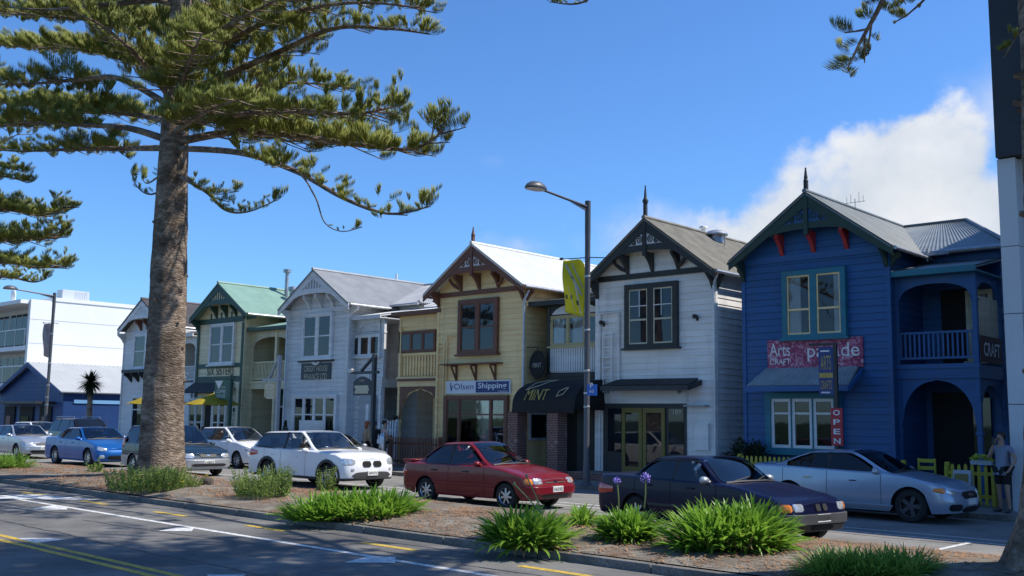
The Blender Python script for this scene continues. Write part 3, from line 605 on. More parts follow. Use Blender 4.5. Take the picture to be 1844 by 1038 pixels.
# --- fourth: cream with brown trim
h = thing('cream_house', 'cream weatherboard gabled house with brown trim and white roof', 'house', (-26.5, YF, .12), GRP)
A, TL, TR = pt2(850, 438), pt2(766, 533), pt2(943, 512); TL = (2*A[0]-TR[0], TR[1])
bay(h, P(790, 600, YF).x, P(944, 600, YF).x, A, TL, TR, 35, M['cream'], M['brown'], M['roofwhite'], fret=(M['white'], M['brown']), brk=M['brown'], band=M['brown'])
finial(h, A[0], A[1], .62, M['brown'], .08)
x0, x1, z0, z1 = rect(830, 542, 899, 636, YF); window(h, x0, x1, z0, z1, YF-.02, M['brown'], 2, .17, .14, .18, None, transom=.5)
x0, x1, z0, z1 = rect(805, 713, 917, 800, YF); z0 = .75
sw = window(h, x0, x1, z0, z1, YF-.02, M['brown'], 3, .14, .14, .07, None, transom=.70, widths=(.22, .55, .23), name='shop_window', see=[(0, .0), (.0, 1), (0, 0)])
for k in (1, 2, 3):
    x = P((824, 859, 894)[k-1], 660, YF).x; Q = MB(); z = P(850, 656, YF).z; Q.box(x-.03, x+.03, YF-.36, YF-.03, z-.09, z-.03); Q.box(x-.03, x+.03, YF-.09, YF-.025, z-.62, z-.09); Q.beam((x, YF-.33, z-.1), (x, YF-.07, z-.55), .05, .06); Q.build('shelf_bracket', M['brown'], h)
Q = MB(); a, b = P(805, 656, YF).x, P(906, 656, YF).x; Q.box(a, b, YF-.4, YF-.025, z-.03, z+.02); Q.build('wall_shelf', M['brown'], h)
ladder(h, P(797, 690, YF).x, .4, P(797, 618, YF).z, YF, M['cream'], .34)
Q = MB(); a = P(808, 606, YF); Q.tube([(a.x, YF-.08, a.z-2.4), (a.x, YF-.08, a.z), (a.x+.75, YF-.08, a.z)], .035, 6); Q.build('conduit', M['cream'], h)
downpipe(h, P(946, 600, YF).x+.03, YF-.02, 6.3, 1.5, M['palegrey'], .18)
xl4 = -31.35; xr4 = P(790, 600, YF).x
body(h, xl4, xr4+.5, 28.9, 37.5, M['cream'], M['roofwhite'], A[0], A[1]-.1, 33.2, A[0]-1.6, 6.6, -1)
verandah(h, xl4, xr4, 26.9, 28.9, 3.55, M['cream'], M['cream'], M['cream'], M['roofwhite'], 6.2, 6.6, .01, 5.6, M['cream'], (1.9, 1.15, .12), rails=False, eave_m=M['brown'], door=False)
Q = MB(); Q.box(xl4+.1, xr4-.1, 27.06, 27.1, 3.6, 5.5); Q.box(xl4+.1, xr4-.1, 26.98, 27.06, 5.45, 6.1); Q.box(xl4+.1, xr4-.1, 26.96, 27.06, 4.45, 4.55); Q.build('balcony_wall', M['cream'], h)
window(h, P(721, 597, 26.98).x, P(786, 597, 26.98).x, 4.58, 5.42, 27.0, M['brown'], 3, .08, .1, .09, rail=False, name='enclosed_balcony_window', sill=False)
Q = MB(); n = 13
for i in range(n): x = xl4+.2+(xr4-xl4-.4)*(i+.5)/n; Q.box(x-.045, x+.045, 26.99, 27.03, 3.62, 4.45)
Q.build('balustrade', M['cream'], h)
Q = MB(); Q.box(xl4+.06, xr4-.02, 26.8, 26.868, 3.42, 3.52); Q.build('brown_floor_trim', M['brown'], h)
Q = MB(); Q.prism([(xl4+.14, 3.2), (xl4+.14, 1.9), (xl4+.2, 1.9), (xl4+.3, 2.5), (xl4+.65, 2.95), ((xl4+xr4)/2-.1, 3.12), ((xl4+xr4)/2, 3.2)], 'y', 26.9, 26.925); Q.prism([(xr4-.14, 3.2), (xr4-.14, 1.9), (xr4-.2, 1.9), (xr4-.3, 2.5), (xr4-.65, 2.95), ((xl4+xr4)/2+.1, 3.12), ((xl4+xr4)/2, 3.2)], 'y', 26.9, 26.925); Q.build('arch_spandrel', M['brown'], h)
Q = MB(); Q.box(xl4+.3, xr4-.5, 28.8, 28.87, .2, 2.6); Q.build('entrance_door', M['ochre'], h)
for x in (xl4+.02, xr4-.2):
    Q = MB(); Q.lathe([(.05, 0), (.09, .06), (.12, .16), (.06, .22)], (x, 26.82, 1.85), 10); Q.build('entrance_lamp', M['black'], h)
# --- third: blue-grey
h = thing('blue_grey_house', 'pale blue grey weatherboard gabled house with grey iron roof', 'house', (-36.5, YF, .12), GRP)
A, TL, TR = pt2(564.5, 485), pt2(501, 560), pt2(628, 545); TL = (2*A[0]-TR[0], TR[1])
bay(h, P(521, 600, YF).x, P(628, 600, YF).x, A, TL, TR, 34, M['h3wall'], M['white'], M['roofgrey'], slats=(M['greywood'], M['white']), brk=M['white'], band=M['white'], king=False, scroll=False, bargem=M['white'], brx=(-.75, .1, .95))
x0, x1, z0, z1 = rect(550, 567, 600, 645, YF); window(h, x0, x1, z0, z1, YF-.02, M['white'], 2, .13, .13, .2, M['white'])
Q = MB(); Q.box(x0-.3, x1+.1, YF-.12, YF-.03, z0-.14, z0-.075); Q.build('sill_board', M['charcoal'], h)
x0, x1, z0, z1 = rect(532, 711, 608, 790, YF); z0 = .75
window(h, x0, x1, z0, z1, YF-.02, M['white'], 4, .14, .14, .12, M['white'], transom=.62, name='shop_window', sill=True)
Q = MB(); Q.box(x0+.65, x1-.65, YF-.2, YF-.16, z0+.1, z0+1.05); Q.build('window_board', M['h3wall'], h)
downpipe(h, P(521, 600, YF).x-.02, YF-.02, 6.3, .3, M['h3wall'], -.15)
xl3 = P(628, 600, YF).x; xr3 = P(692, 600, 27).x
body(h, xl3-.5, xr3, 28.9, 37.5, M['h3wall'], M['roofgrey'], A[0], A[1]-.05, 32.6, P(795, 508, 32.5).x-.2, 6.85)
verandah(h, xl3, xr3, 27, 28.9, 3.55, M['h3wall'], M['h3wall'], M['h3wall'], M['roofwhite'], 6.2, 6.62, .01, 5.55, M['h3wall'], None, rails=False, door=False)
Q = MB(); boards(Q, xl3+.1, xr3-.1, 3.6, 6.1, 27.02); boards(Q, xl3+.1, xr3-.1, .15, 3.2, 27.02); Q.build('infill_wall', M['h3wall'], h)
window(h, P(632, 604, 27).x, P(687, 604, 27).x, 4.5, 5.42, 27.0, M['white'], 3, .08, .1, .1, rail=False, name='enclosed_balcony_window')
Q = MB(); arch(Q, xl3+.25, xr3-.25, 5.46, 6.05, 26.96, 26.99, .42); Q.build('arch_trim', M['white'], h)
Q = MB(); Q.box(xl3+.45, xr3-.3, 26.9, 26.99, .2, 2.75); Q.prism([(xl3+.45, 2.75), (xr3-.3, 2.75), (xr3-.5, 3.0), (xl3+.7, 3.0)], 'y', 26.92, 26.99); dd = Q.build('entrance_door', M['greywood'], h)
Q = MB(); Q.box(xr3-.9, xr3-.72, 26.88, 26.9, 1.6, 2.5); Q.build('door_notice', M['white'], dd)
Q = MB(); Q.box(xl3-.1, xl3+.02, 26.56, 26.6, .15, 6.2); Q.box(xr3-.12, xr3-.02, 26.93, 26.995, .15, 3.2); Q.build('corner_board', M['white'], h)
Q = MB(); p = PX(714, 506, A[0]); Q.tube([(p.x, p.y, 8.2), (p.x, p.y, 8.7)], .05, 8); Q.build('vent_pipe', M['white'], h)
# --- second: green and cream
h = thing('green_house', 'cream gabled house with dark green trim and pale green roof', 'house', (-44.4, YF, .12), GRP)
A, TL, TR = pt2(394, 509), pt2(343, 574), pt2(444, 563); TL = (2*A[0]-TR[0], TR[1])
bay(h, P(358, 600, YF).x, P(441, 600, YF).x, A, TL, TR, 34, M['h2wall'], M['green'], M['roofgreen'], corr=0, slats=(M['h2wall'], M['green']), brk=M['green'], band=M['green'], king=False, scroll=False, brx=(-.75, .15, 1.0))
x0, x1, z0, z1 = rect(383, 585, 423, 656, YF); window(h, x0, x1, z0, z1, YF-.02, M['white'], 2, .12, .13, .18, M['white'])
xl2, xr2 = P(358, 600, YF).x, P(441, 600, YF).x
Q = MB()
for za, zb in ((P(400, 663, YF).z, P(400, 655, YF).z), (P(400, 686, YF).z-.25, P(400, 678, YF).z), (z1+.02, z1+.14)): Q.box(xl2, xr2, YF-.055, YF-.02, za, zb)
for x in (xl2+.08, xr2-.08): Q.box(x-.09, x+.09, YF-.075, YF-.048, .15, 6.4)
for k in (.28, .5, .72): x = xl2+(xr2-xl2)*k; Q.box(x-.045, x+.045, YF-.05, YF-.02, z1+.15, z1+.55)
Q.build('half_timbering', M['green'], h)
lettering(h, 'SIX SISTERS', P(374, 670, YF).x, P(422, 670, YF).x, P(400, 676, YF).z, P(400, 661.5, YF).z, YF-.04, M['letterdark'], 'wall_lettering')
Q = MB(); a, b = P(350, 690, YF).x, P(425, 690, YF).x; sheet_roof(Q, (a, YF-.03, 3.55), (b, YF-.03, 3.55), (b, YF-.7, 3.05), (a, YF-.7, 3.05), 0); Q.build('shop_awning', M['charcoal'], h)
x0, x1, z0, z1 = rect(340, 722, 425, 790, YF); z0 = .8
window(h, x0+.2, x0+1.6, z0, 2.8, YF-.02, M['white'], 2, .1, .12, .1, M['white'], name='shop_window', transom=.4); window(h, x0+2.4, x0+3.7, z0, 2.8, YF-.02, M['white'], 2, .1, .12, .1, M['white'], name='shop_window', transom=.4)
Q = MB(); Q.box(x0+1.7, x0+2.3, YF-.06, YF-.026, .2, 2.6); Q.build('shop_door', M['dark'], h)
Q = MB()
for i, c in enumerate('BOUTIQUE'):
    z = P(427, 697+i*9.2, YF).z; x = P(424, 700, YF).x; text_geo(Q, c, (x, YF-.09, z-.22), UX, UZ, .2, .19, .005)
Q.build('vertical_lettering', M['letterdark'], h)
Q = MB(); Q.box(P(419, 700, YF).x, P(433, 700, YF).x, YF-.085, YF-.05, .5, P(427, 688, YF).z); Q.build('lettered_board', M['sand'], h)
xv0, xv1 = xr2, P(517, 600, 27).x+.35
body(h, xv0-.5, xv1, 28.9, 37.5, M['h2wall'], M['roofgreen'], A[0], A[1]-.1, 32.6, A[0]+3.2, 6.7)
verandah(h, xv0, xv1, 27, 28.9, 3.55, M['h2wall'], M['h2wall'], M['h2wall'], M['roofgreen'], 6.1, 6.6, .45, 5.2, M['sand'], None, eave_m=M['green'], posts=(1, 1), zr=(3.65, 4.5))
Q = MB(); Q.box(xv0+1.95, xv0+2.12, 27, 27.12, .15, 6.05); Q.build('verandah_post', M['h2wall'], h)
Q = MB(); Q.box(xv0+.2, xv0+2.0, 28.4, 28.5, .2, 3.2); fr = Q.build('entrance_front', M['green'], h); Q = MB(); Q.box(xv0+.55, xv0+1.35, 28.3, 28.4, .2, 2.35); Q.build('entrance_door', M['dark'], fr)
Q = MB(); q = xv0+.45; Q.box(q, q+.08, 28.28, 28.39, .2, 2.45); Q.box(q+.95, q+1.03, 28.28, 28.39, .2, 2.45); Q.box(q+.08, q+.95, 28.28, 28.39, 2.36, 2.45); Q.build('door_frame', M['white'], fr)
p = PX(517, 500, A[0]+.6); Q = MB(); Q.lathe([(.1, 7.2), (.1, P(517, 492, p.y).z), (.2, P(517, 491, p.y).z), (.2, P(517, 486, p.y).z), (.02, P(517, 485, p.y).z)], (p.x, p.y, 0), 12); Q.build('flue', M['metal'], h, smooth=40)
Q = MB(); Q.lathe([(.16, 7.6), (.16, 8.25), (.24, 8.3), (.22, 8.45), (.02, 8.5)], (p.x+.55, p.y, 0), 12); Q.build('roof_vent', M['metal'], h, smooth=40)
# --- first: behind the trunk
h = thing('pale_house', 'pale grey white gabled house with dark roof half hidden behind pine trunk', 'house', (-52.5, YF, .12), GRP)
A, TL, TR = pt2(256, 538), pt2(212, 594), pt2(300, 590); TR = (2*A[0]-TL[0], TL[1])
bay(h, P(226, 600, YF).x, 2*A[0]-P(226, 600, YF).x, A, TL, TR, 34, M['h1wall'], M['h1wall'], M['roofdark'], brk=M['brown'], band=M['h1wall'], king=False, scroll=False, brx=(-.75, .1, .95), slats=(M['h1wall'], M['h1wall']))
x0, x1, z0, z1 = rect(246, 602, 266, 664, YF); window(h, x0, x1+1.2, z0, z1, YF-.02, M['white'], 2, .12, .13, .18, M['white'])
Q = MB(); a = P(234, 668, YF); Q.box(a.x, a.x+2.9, YF-.5, YF-.03, a.z-.14, a.z+.02)
for k in (.3, 1.1, 1.9): bracket(Q, a.x+k, YF-.02, a.z-.65, a.z-.14, .45, .12)
Q.build('window_hood', M['charcoal'], h)
x0 = P(241, 713, YF).x; window(h, x0, x0+2.6, .6, P(241, 712, YF).z, YF-.02, M['white'], 2, .14, .13, .14, M['white'], name='shop_window', transom=.7)
xv0, xv1 = 2*A[0]-P(226, 600, YF).x, P(356, 600, 27).x
body(h, xv0-.5, xv1, 28.9, 37.5, M['h1wall'], M['roofdark'], A[0], A[1]-.1, 32.6, A[0]+3.2, 6.7)
verandah(h, xv0, xv1, 27, 28.9, 3.55, M['h1wall'], M['white'], M['white'], M['roofdark'], 6.1, 6.6, .45, 5.2, M['white'], (1.9, 1.0, 0))
Q = MB(); Q.box(xv1-1.9, xv1-.2, 26.9, 26.95, .3, 3.1); ww = Q.build('entrance_screen', M['white'], h)
# ------------------------------------------------------------------ neighbouring buildings
M['offwhite'] = mat('white_render', (.80, .80, .78), .7, .03, .6, .1, 30, dirt=.06); M['blackpanel'] = mat('charcoal_cladding', (.018, .021, .026), .5, .15, 1, .05, 30)
M['dimglass'] = glass('low_reflection_glass', (.012, .014, .018), .03, 1.28, .05)  # window glass with weaker reflection, so the balcony panes stay dark
M['column'] = mat('grey_column_panel', (.52, .56, .60), .5, .05, .8, .05, 20, dirt=.12)
def brickmat(name, c1, c2, mo, sc_=3.2):
    m = bpy.data.materials.new(name); m.use_nodes = True; t = m.node_tree; b = t.nodes['Principled BSDF']; b.inputs['Roughness'].default_value = .85
    tcn = nd(t, 'ShaderNodeTexCoord'); g = nd(t, 'ShaderNodeNewGeometry'); sx = nd(t, 'ShaderNodeSeparateXYZ'); t.links.new(tcn.outputs['Object'], sx.inputs[0])
    cb = nd(t, 'ShaderNodeCombineXYZ'); t.links.new(mth(t, 'ADD', sx.outputs[0], sx.outputs[1]), cb.inputs[0]); t.links.new(sx.outputs[2], cb.inputs[1])
    br = nd(t, 'ShaderNodeTexBrick'); br.inputs['Scale'].default_value = sc_; br.inputs['Color1'].default_value = c1+(1,); br.inputs['Color2'].default_value = c2+(1,); br.inputs['Mortar'].default_value = mo+(1,); br.inputs['Mortar Size'].default_value = .025
    t.links.new(cb.outputs[0], br.inputs['Vector']); nz = nd(t, 'ShaderNodeTexNoise'); nz.inputs['Scale'].default_value = 5; t.links.new(tcn.outputs['Object'], nz.inputs['Vector'])
    mx = nd(t, 'ShaderNodeMix', data_type='RGBA'); r2 = nd(t, 'ShaderNodeMapRange'); r2.inputs[1].default_value = .6; r2.inputs[2].default_value = .72; r2.inputs[4].default_value = .55; t.links.new(nz.outputs[0], r2.inputs[0]); t.links.new(r2.outputs[0], mx.inputs[0]); t.links.new(br.outputs[0], mx.inputs[6]); mx.inputs[7].default_value = (.36, .32, .30, 1)
    t.links.new(mx.outputs[2], b.inputs['Base Color']); bp = nd(t, 'ShaderNodeBump'); bp.inputs['Strength'].default_value = .6; bp.inputs['Distance'].default_value = .01; t.links.new(br.outputs[1], bp.inputs['Height']); bp.invert = True; t.links.new(bp.outputs[0], b.inputs['Normal'])
    return m
M['brick'] = brickmat('red_brick', (.20, .075, .055), (.13, .055, .045), (.26, .23, .21))
# white apartment block on the far left
YW = 27.2; XW = P(57, 532, YW).x; ZW = P(57, 532, YW).z
h = thing('apartment_building', 'large plain white block with glazed balconies at the far left', 'building', (XW-6, YW, .12))
Q = MB(); Q.box(XW-22, XW, YW+1.6, YW+26, .12, ZW-.25); Q.box(XW-.35, XW+.001, YW, YW+1.6, .12, ZW-.25)
Q.box(XW-22, XW+.06, YW+1.4, YW+26.1, ZW-.25, ZW); Q.build('wall', M['offwhite'], h)
Q = MB()
for z in (1.7, 3.3, 4.9, 6.5, 8.1): Q.box(XW+.001, XW+.012, YW, YW+26, z, z+.03)
Q.build('panel_joint', M['column'], h)
zs = [P(28, 624, YW).z, P(28, 690, YW).z]
for k, z in enumerate(zs):
    Q = MB(); Q.box(XW-22, XW-.36, YW-.05, YW+1.59, z-.3, z); Q.build('balcony_slab', M['offwhite'], h)
    zt = ZW-.8 if k == 0 else zs[0]-.55
    for i in range(4):
        xa = XW-.7-i*3.3; Q = MB(); Q.box(xa-3.1, xa, YW+1.5, YW+1.597, z+.1, zt); 
        for u in (0, 1.02, 2.05, 3.04): Q.box(xa-u-.06, xa-u, YW+1.44, YW+1.5, z+.1, zt)
        wq = Q.build('window', M['offwhite'], h); Q = MB(); Q.box(xa-3.0, xa-.07, YW+1.46, YW+1.49, z+.15, zt-.06); Q.build('pane', M['dimglass'], wq)
        Q = MB()
        for u in (0, 1.6): Q.box(xa-u-.05, xa-u, YW+.02, YW+.08, z, z+1.1)
        Q.box(xa-3.2, xa, YW+.0, YW+.1, z+1.1, z+1.17); rl = Q.build('balcony_railing', M['offwhite'], h); Q = MB(); Q.box(xa-3.2, xa-.06, YW+.04, YW+.055, z+.08, z+1.08); Q.build('pane', M['dimglass'], rl)
Q = MB(); Q.box(XW-22, XW-.2, YW-.6, YW+1.4, ZW-.55, ZW-.3); Q.build('roof_overhang', M['offwhite'], h)
p = PX(112, 536, XW-1.2); Q = MB(); Q.box(p.x-.9, p.x, p.y, p.y+1.9, ZW, ZW+.75)
for i in range(7): Q.box(p.x, p.x+.02, p.y+.9+i*.13, p.y+.97+i*.13, ZW+.15, ZW+.65)
Q.build('air_conditioner', M['column'], h, bevel=.03)
Q = MB(); p = P(24, 530, YW+1); Q.ball((p.x, p.y, p.z-.1), .42, .12, .42); Q.tube([(p.x, p.y+.1, p.z-.1), (p.x, p.y+.3, ZW-.4)], .04, 6); Q.build('satellite_dish', M['offwhite'], h, smooth=40)
# blue cottage beside it
YC = 25.5; a = P(50, 652, YC); b = P(109, 704, YC); hw = b.x-a.x
h = thing('blue_cottage', 'low blue shop with pale grey roof below the big white wall', 'building', (a.x, YC, .12))
Q = MB(); Q.prism([(a.x-hw+.2, .12), (b.x-.2, .12), (b.x-.2, b.z-.05), (a.x, a.z-.15), (a.x-hw+.2, b.z-.05)], 'y', YC+.3, YC+14); boards(Q, a.x-hw+.2, b.x-.2, .12, a.z-.2, YC+.3, .24, ((a.x, a.z-.1), (a.x-hw, b.z-.1), (b.x, b.z-.1))); M['cobalt'] = wood('cobalt_paint', (.002, .036, .15)); Q.build('wall', M['cobalt'], h)
Q = MB(); sheet_roof(Q, (a.x, YC, a.z), (a.x, YC+14, a.z), (b.x+.1, YC+14, b.z-.05), (b.x+.1, YC, b.z-.05), .3, .004); sheet_roof(Q, (a.x, YC, a.z), (a.x, YC+14, a.z), (a.x-hw-.1, YC+14, b.z-.05), (a.x-hw-.1, YC, b.z-.05), .3, .02); M['palegreyroof'] = mat('pale_grey_roof', (.40, .41, .41), .6, .05, 1, 0, dirt=.1); Q.build('roof', M['palegreyroof'], h)
Q = MB()
for s in (-1, 1): Q.prism([(a.x, a.z-.02), (a.x+s*hw, b.z-.07), (a.x+s*hw, b.z-.33), (a.x, a.z-.3)], 'y', YC-.05, YC)
Q.build('bargeboard', M['cobalt'], h)
Q = MB(); Q.box(b.x-.19, b.x-.14, YC+.9, YC+9.5, P(150, 726, YC).z, P(150, 720, YC).z+.02); M['skystrip'] = wood('sky_blue_paint', (.16, .36, .62)); Q.build('wall_stripe', M['skystrip'], h)
for k, (xa, xb) in enumerate(((-8.6, -7.0), (-6.2, -4.2), (-3.2, -1.6))):
    x = b.x; Q = MB(); Q.box(x+xa, x+xb, YC+.2, YC+.27, .3, 2.3); dd = Q.build('doorway', M['dark'], h); Q = MB(); Q.box(x+xa+.4, x+xb-.5, YC+.16, YC+.2, .4, 1.7); Q.build('door_panel', M['brown' if k != 1 else 'glass'], dd)
Q = MB(); Q.box(b.x-9.2, b.x-1.2, YC-.9, YC+.28, 2.45, 2.6); Q.build('porch_roof', M['charcoal'], h)
# tall building at the right edge
YT = 24.6; xa = P(1799, 285, YT).x; zb = P(1800, 288, YT).z; xc0, xc1 = P(1803, 400, YT).x, P(1836, 400, YT).x
h = thing('tall_building', 'tall modern building with charcoal upper cladding over pale grey column', 'building', (xa+4, YT, .12))
Q = MB(); Q.box(xa, xa+22, YT-.25, YT+15, zb, P(1800, -8, YT-.25).z); Q.build('upper_cladding', M['blackpanel'], h)
Q = MB(); zz = .12
for z in (2.5, 4.55, 6.1, zb-.005): Q.box(xc0, xc1, YT-.12, YT+.5, zz, z-.015); zz = z
Q.build('column', M['column'], h, bevel=.006)
Q = MB(); Q.box(xc1, xa+22, YT+.2, YT+14.9, 4.7, zb-.01); Q.box(xc0+.1, xc1, YT+.5, YT+14.9, .12, zb-.01); Q.build('wall', M['column'], h)
Q = MB(); Q.box(xc1+.001, xa+22, YT+.15, YT+.6, .12, 4.69); Q.build('brick_wall', M['brick'], h)
# ------------------------------------------------------------------ foliage engine (numpy)
class Big:
    def __init__(s): s.V = []; s.F = []; s.n = 0
    def add(s, V, F): s.V.append(V); s.F.append(F+s.n); s.n += len(V)
    def build(s, name, m, parent=None, smooth=False):
        V = np.concatenate(s.V).astype(np.float32); F = np.concatenate(s.F).astype(np.int32)
        if parent: V = V-np.array(top(parent).location, dtype=np.float32)
        me = bpy.data.meshes.new(name); me.vertices.add(len(V)); me.vertices.foreach_set('co', V.ravel()); k = F.shape[1]
        me.loops.add(F.size); me.loops.foreach_set('vertex_index', F.ravel()); me.polygons.add(len(F)); me.polygons.foreach_set('loop_start', np.arange(0, F.size, k, dtype=np.int32))
        if smooth: me.polygons.foreach_set('use_smooth', np.ones(len(F), dtype=bool))
        me.update(calc_edges=True); me.validate(); return mesh_obj(name, me, m, parent)
def leafmat(name, c1, c2, c3, scale=.9, trans=.25, rough=.55):
    m = bpy.data.materials.new(name); m.use_nodes = True; t = m.node_tree; b = t.nodes['Principled BSDF']; l = t.links.new
    tcn = nd(t, 'ShaderNodeTexCoord'); nz = nd(t, 'ShaderNodeTexNoise'); nz.inputs['Scale'].default_value = scale; nz.inputs['Detail'].default_value = 8; nz.inputs['Roughness'].default_value = .75; l(tcn.outputs['Object'], nz.inputs['Vector'])
    rp = nd(t, 'ShaderNodeValToRGB'); e = rp.color_ramp.elements; e[0].position = .33; e[0].color = c1+(1,); e[1].position = .52; e[1].color = c2+(1,); q = e.new(.70); q.color = c3+(1,)
    l(nz.outputs[0], rp.inputs[0]); l(rp.outputs[0], b.inputs['Base Color']); b.inputs['Roughness'].default_value = rough; b.inputs['Specular IOR Level'].default_value = .35
    tr = nd(t, 'ShaderNodeBsdfTranslucent'); l(rp.outputs[0], tr.inputs[0]); ms = nd(t, 'ShaderNodeMixShader'); ms.inputs[0].default_value = trans
    l(b.outputs[0], ms.inputs[1]); l(tr.outputs[0], ms.inputs[2]); l(ms.outputs[0], t.nodes['Material Output'].inputs[0]); return m
M['needle'] = leafmat('pine_foliage', (.20, .24, .06), (.40, .43, .11), (.60, .56, .18), 1.3, .55); M['bark'] = None
def barkmat():
    m = bpy.data.materials.new('pine_bark'); m.use_nodes = True; t = m.node_tree; b = t.nodes['Principled BSDF']; l = t.links.new; b.inputs['Roughness'].default_value = .95; b.inputs['Specular IOR Level'].default_value = .15
    tcn = nd(t, 'ShaderNodeTexCoord'); mp = nd(t, 'ShaderNodeMapping'); mp.inputs['Scale'].default_value = (1, 1, 2.2); l(tcn.outputs['Object'], mp.inputs[0])
    a = nd(t, 'ShaderNodeTexNoise'); a.inputs['Scale'].default_value = 4.2; a.inputs['Detail'].default_value = 10; a.inputs['Roughness'].default_value = .7; l(mp.outputs[0], a.inputs['Vector'])
    rp = nd(t, 'ShaderNodeValToRGB'); e = rp.color_ramp.elements; e[0].position = .34; e[0].color = (.11, .08, .058, 1); e[1].position = .55; e[1].color = (.31, .235, .175, 1); q = e.new(.72); q.color = (.50, .44, .37, 1)
    l(a.outputs[0], rp.inputs[0]); g2 = nd(t, 'ShaderNodeTexNoise'); g2.inputs['Scale'].default_value = .9; g2.inputs['Detail'].default_value = 5; l(mp.outputs[0], g2.inputs['Vector']); r2 = nd(t, 'ShaderNodeMapRange'); r2.inputs[1].default_value = .38; r2.inputs[2].default_value = .62; r2.inputs[3].default_value = .55; r2.inputs[4].default_value = 1.1; l(g2.outputs[0], r2.inputs[0])
    vs_ = nd(t, 'ShaderNodeVectorMath', operation='SCALE'); l(rp.outputs[0], vs_.inputs[0]); l(r2.outputs[0], vs_.inputs['Scale']); l(vs_.outputs[0], b.inputs['Base Color'])
    v = nd(t, 'ShaderNodeTexVoronoi'); v.inputs['Scale'].default_value = 11; l(mp.outputs[0], v.inputs['Vector'])
    f = nd(t, 'ShaderNodeTexNoise'); f.inputs['Scale'].default_value = 26; f.inputs['Detail'].default_value = 6; l(mp.outputs[0], f.inputs['Vector'])
    bp = nd(t, 'ShaderNodeBump'); bp.inputs['Strength'].default_value = 1; bp.inputs['Distance'].default_value = .035; l(mth(t, 'ADD', v.outputs['Distance'], f.outputs[0]), bp.inputs['Height']); l(bp.outputs[0], b.inputs['Normal']); return m
M['bark'] = barkmat()
def spray(seed, nf=52):
    """one upturned branchlet: a thin twig set with upright finger-like shoots"""
    r = np.random.RandomState(seed); V = []; F = []; n = 0
    cz = lambda x: -.10*x+.30*x*x
    xs = [0, .35, .7, 1.0]; cy = r.uniform(-.06, .06)
    for i in range(4):
        x = xs[i]; rr = .014*(1-.6*x)
        for k in range(3): a = k*2.094; V.append((x, cy*math.sin(x*3)+rr*math.cos(a), cz(x)+rr*math.sin(a)))
    for i in range(3):
        for k in range(3): q = (i*3+k, i*3+(k+1) % 3, (i+1)*3+(k+1) % 3, (i+1)*3+k); F += [(q[0], q[1], q[2]), (q[0], q[2], q[3])]
    n = 12
    for j in range(nf):
        x = .22+.80*(j+r.rand())/nf; s = r.uniform(-1, 1); d = np.array([.16+.30*(x-.5)+r.uniform(-.1, .1), s*.34, 1.0+r.uniform(-.1, .1)]); d /= np.linalg.norm(d)
        l_ = (.24+.20*math.sin(min(1, x)*2.6))*r.uniform(.75, 1.2); w_ = .0118*r.uniform(.8, 1.25)
        b = np.array([x, cy*math.sin(x*3)+s*.035, cz(x)]); e1 = np.cross(d, [0, 1, 0]); e1 /= np.linalg.norm(e1); e2 = np.cross(d, e1); bend = np.array([0.05, 0, .02])*r.rand()
        m_ = b+d*l_*.5+bend; V.append(b)
        for k in range(3): a = k*2.094; V.append(m_+(e1*math.cos(a)+e2*math.sin(a))*w_)
        V.append(b+d*l_)
        for k in range(3): F += [(n, n+1+k, n+1+(k+1) % 3), (n+4, n+1+(k+1) % 3, n+1+k)]
        n += 5
    V = np.array(V, float); V[:, 0] *= .62
    return V, np.array(F, int)
SPR = [spray(i) for i in range(9)]
def put(big, pos, d, scale, roll, r):
    d = Vector(d).normalized(); up = Vector((0, 0, 1)); y = up.cross(d)
    if y.length < .05: y = Vector((0, 1, 0))
    y.normalize(); z = d.cross(y); V, F = SPR[r.randint(len(SPR))]
    Mx = np.array([d, y*math.cos(roll)+z*math.sin(roll), z*math.cos(roll)-y*math.sin(roll)])*scale
    Mx[1] *= 1.15
    big.add(V@Mx+np.array(pos), F)
def catmull(pts, n=8):
    pts = [Vector(p) for p in pts]; o = []
    for i in range(len(pts)-1):
        p0, p1, p2, p3 = pts[max(i-1, 0)], pts[i], pts[i+1], pts[min(i+2, len(pts)-1)]
        for k in range(n):
            t = k/n; o.append(.5*((2*p1)+(p2-p0)*t+(2*p0-5*p1+4*p2-p3)*t*t+(3*p1-p0-3*p2+p3)*t**3))
    o.append(pts[-1]); return o
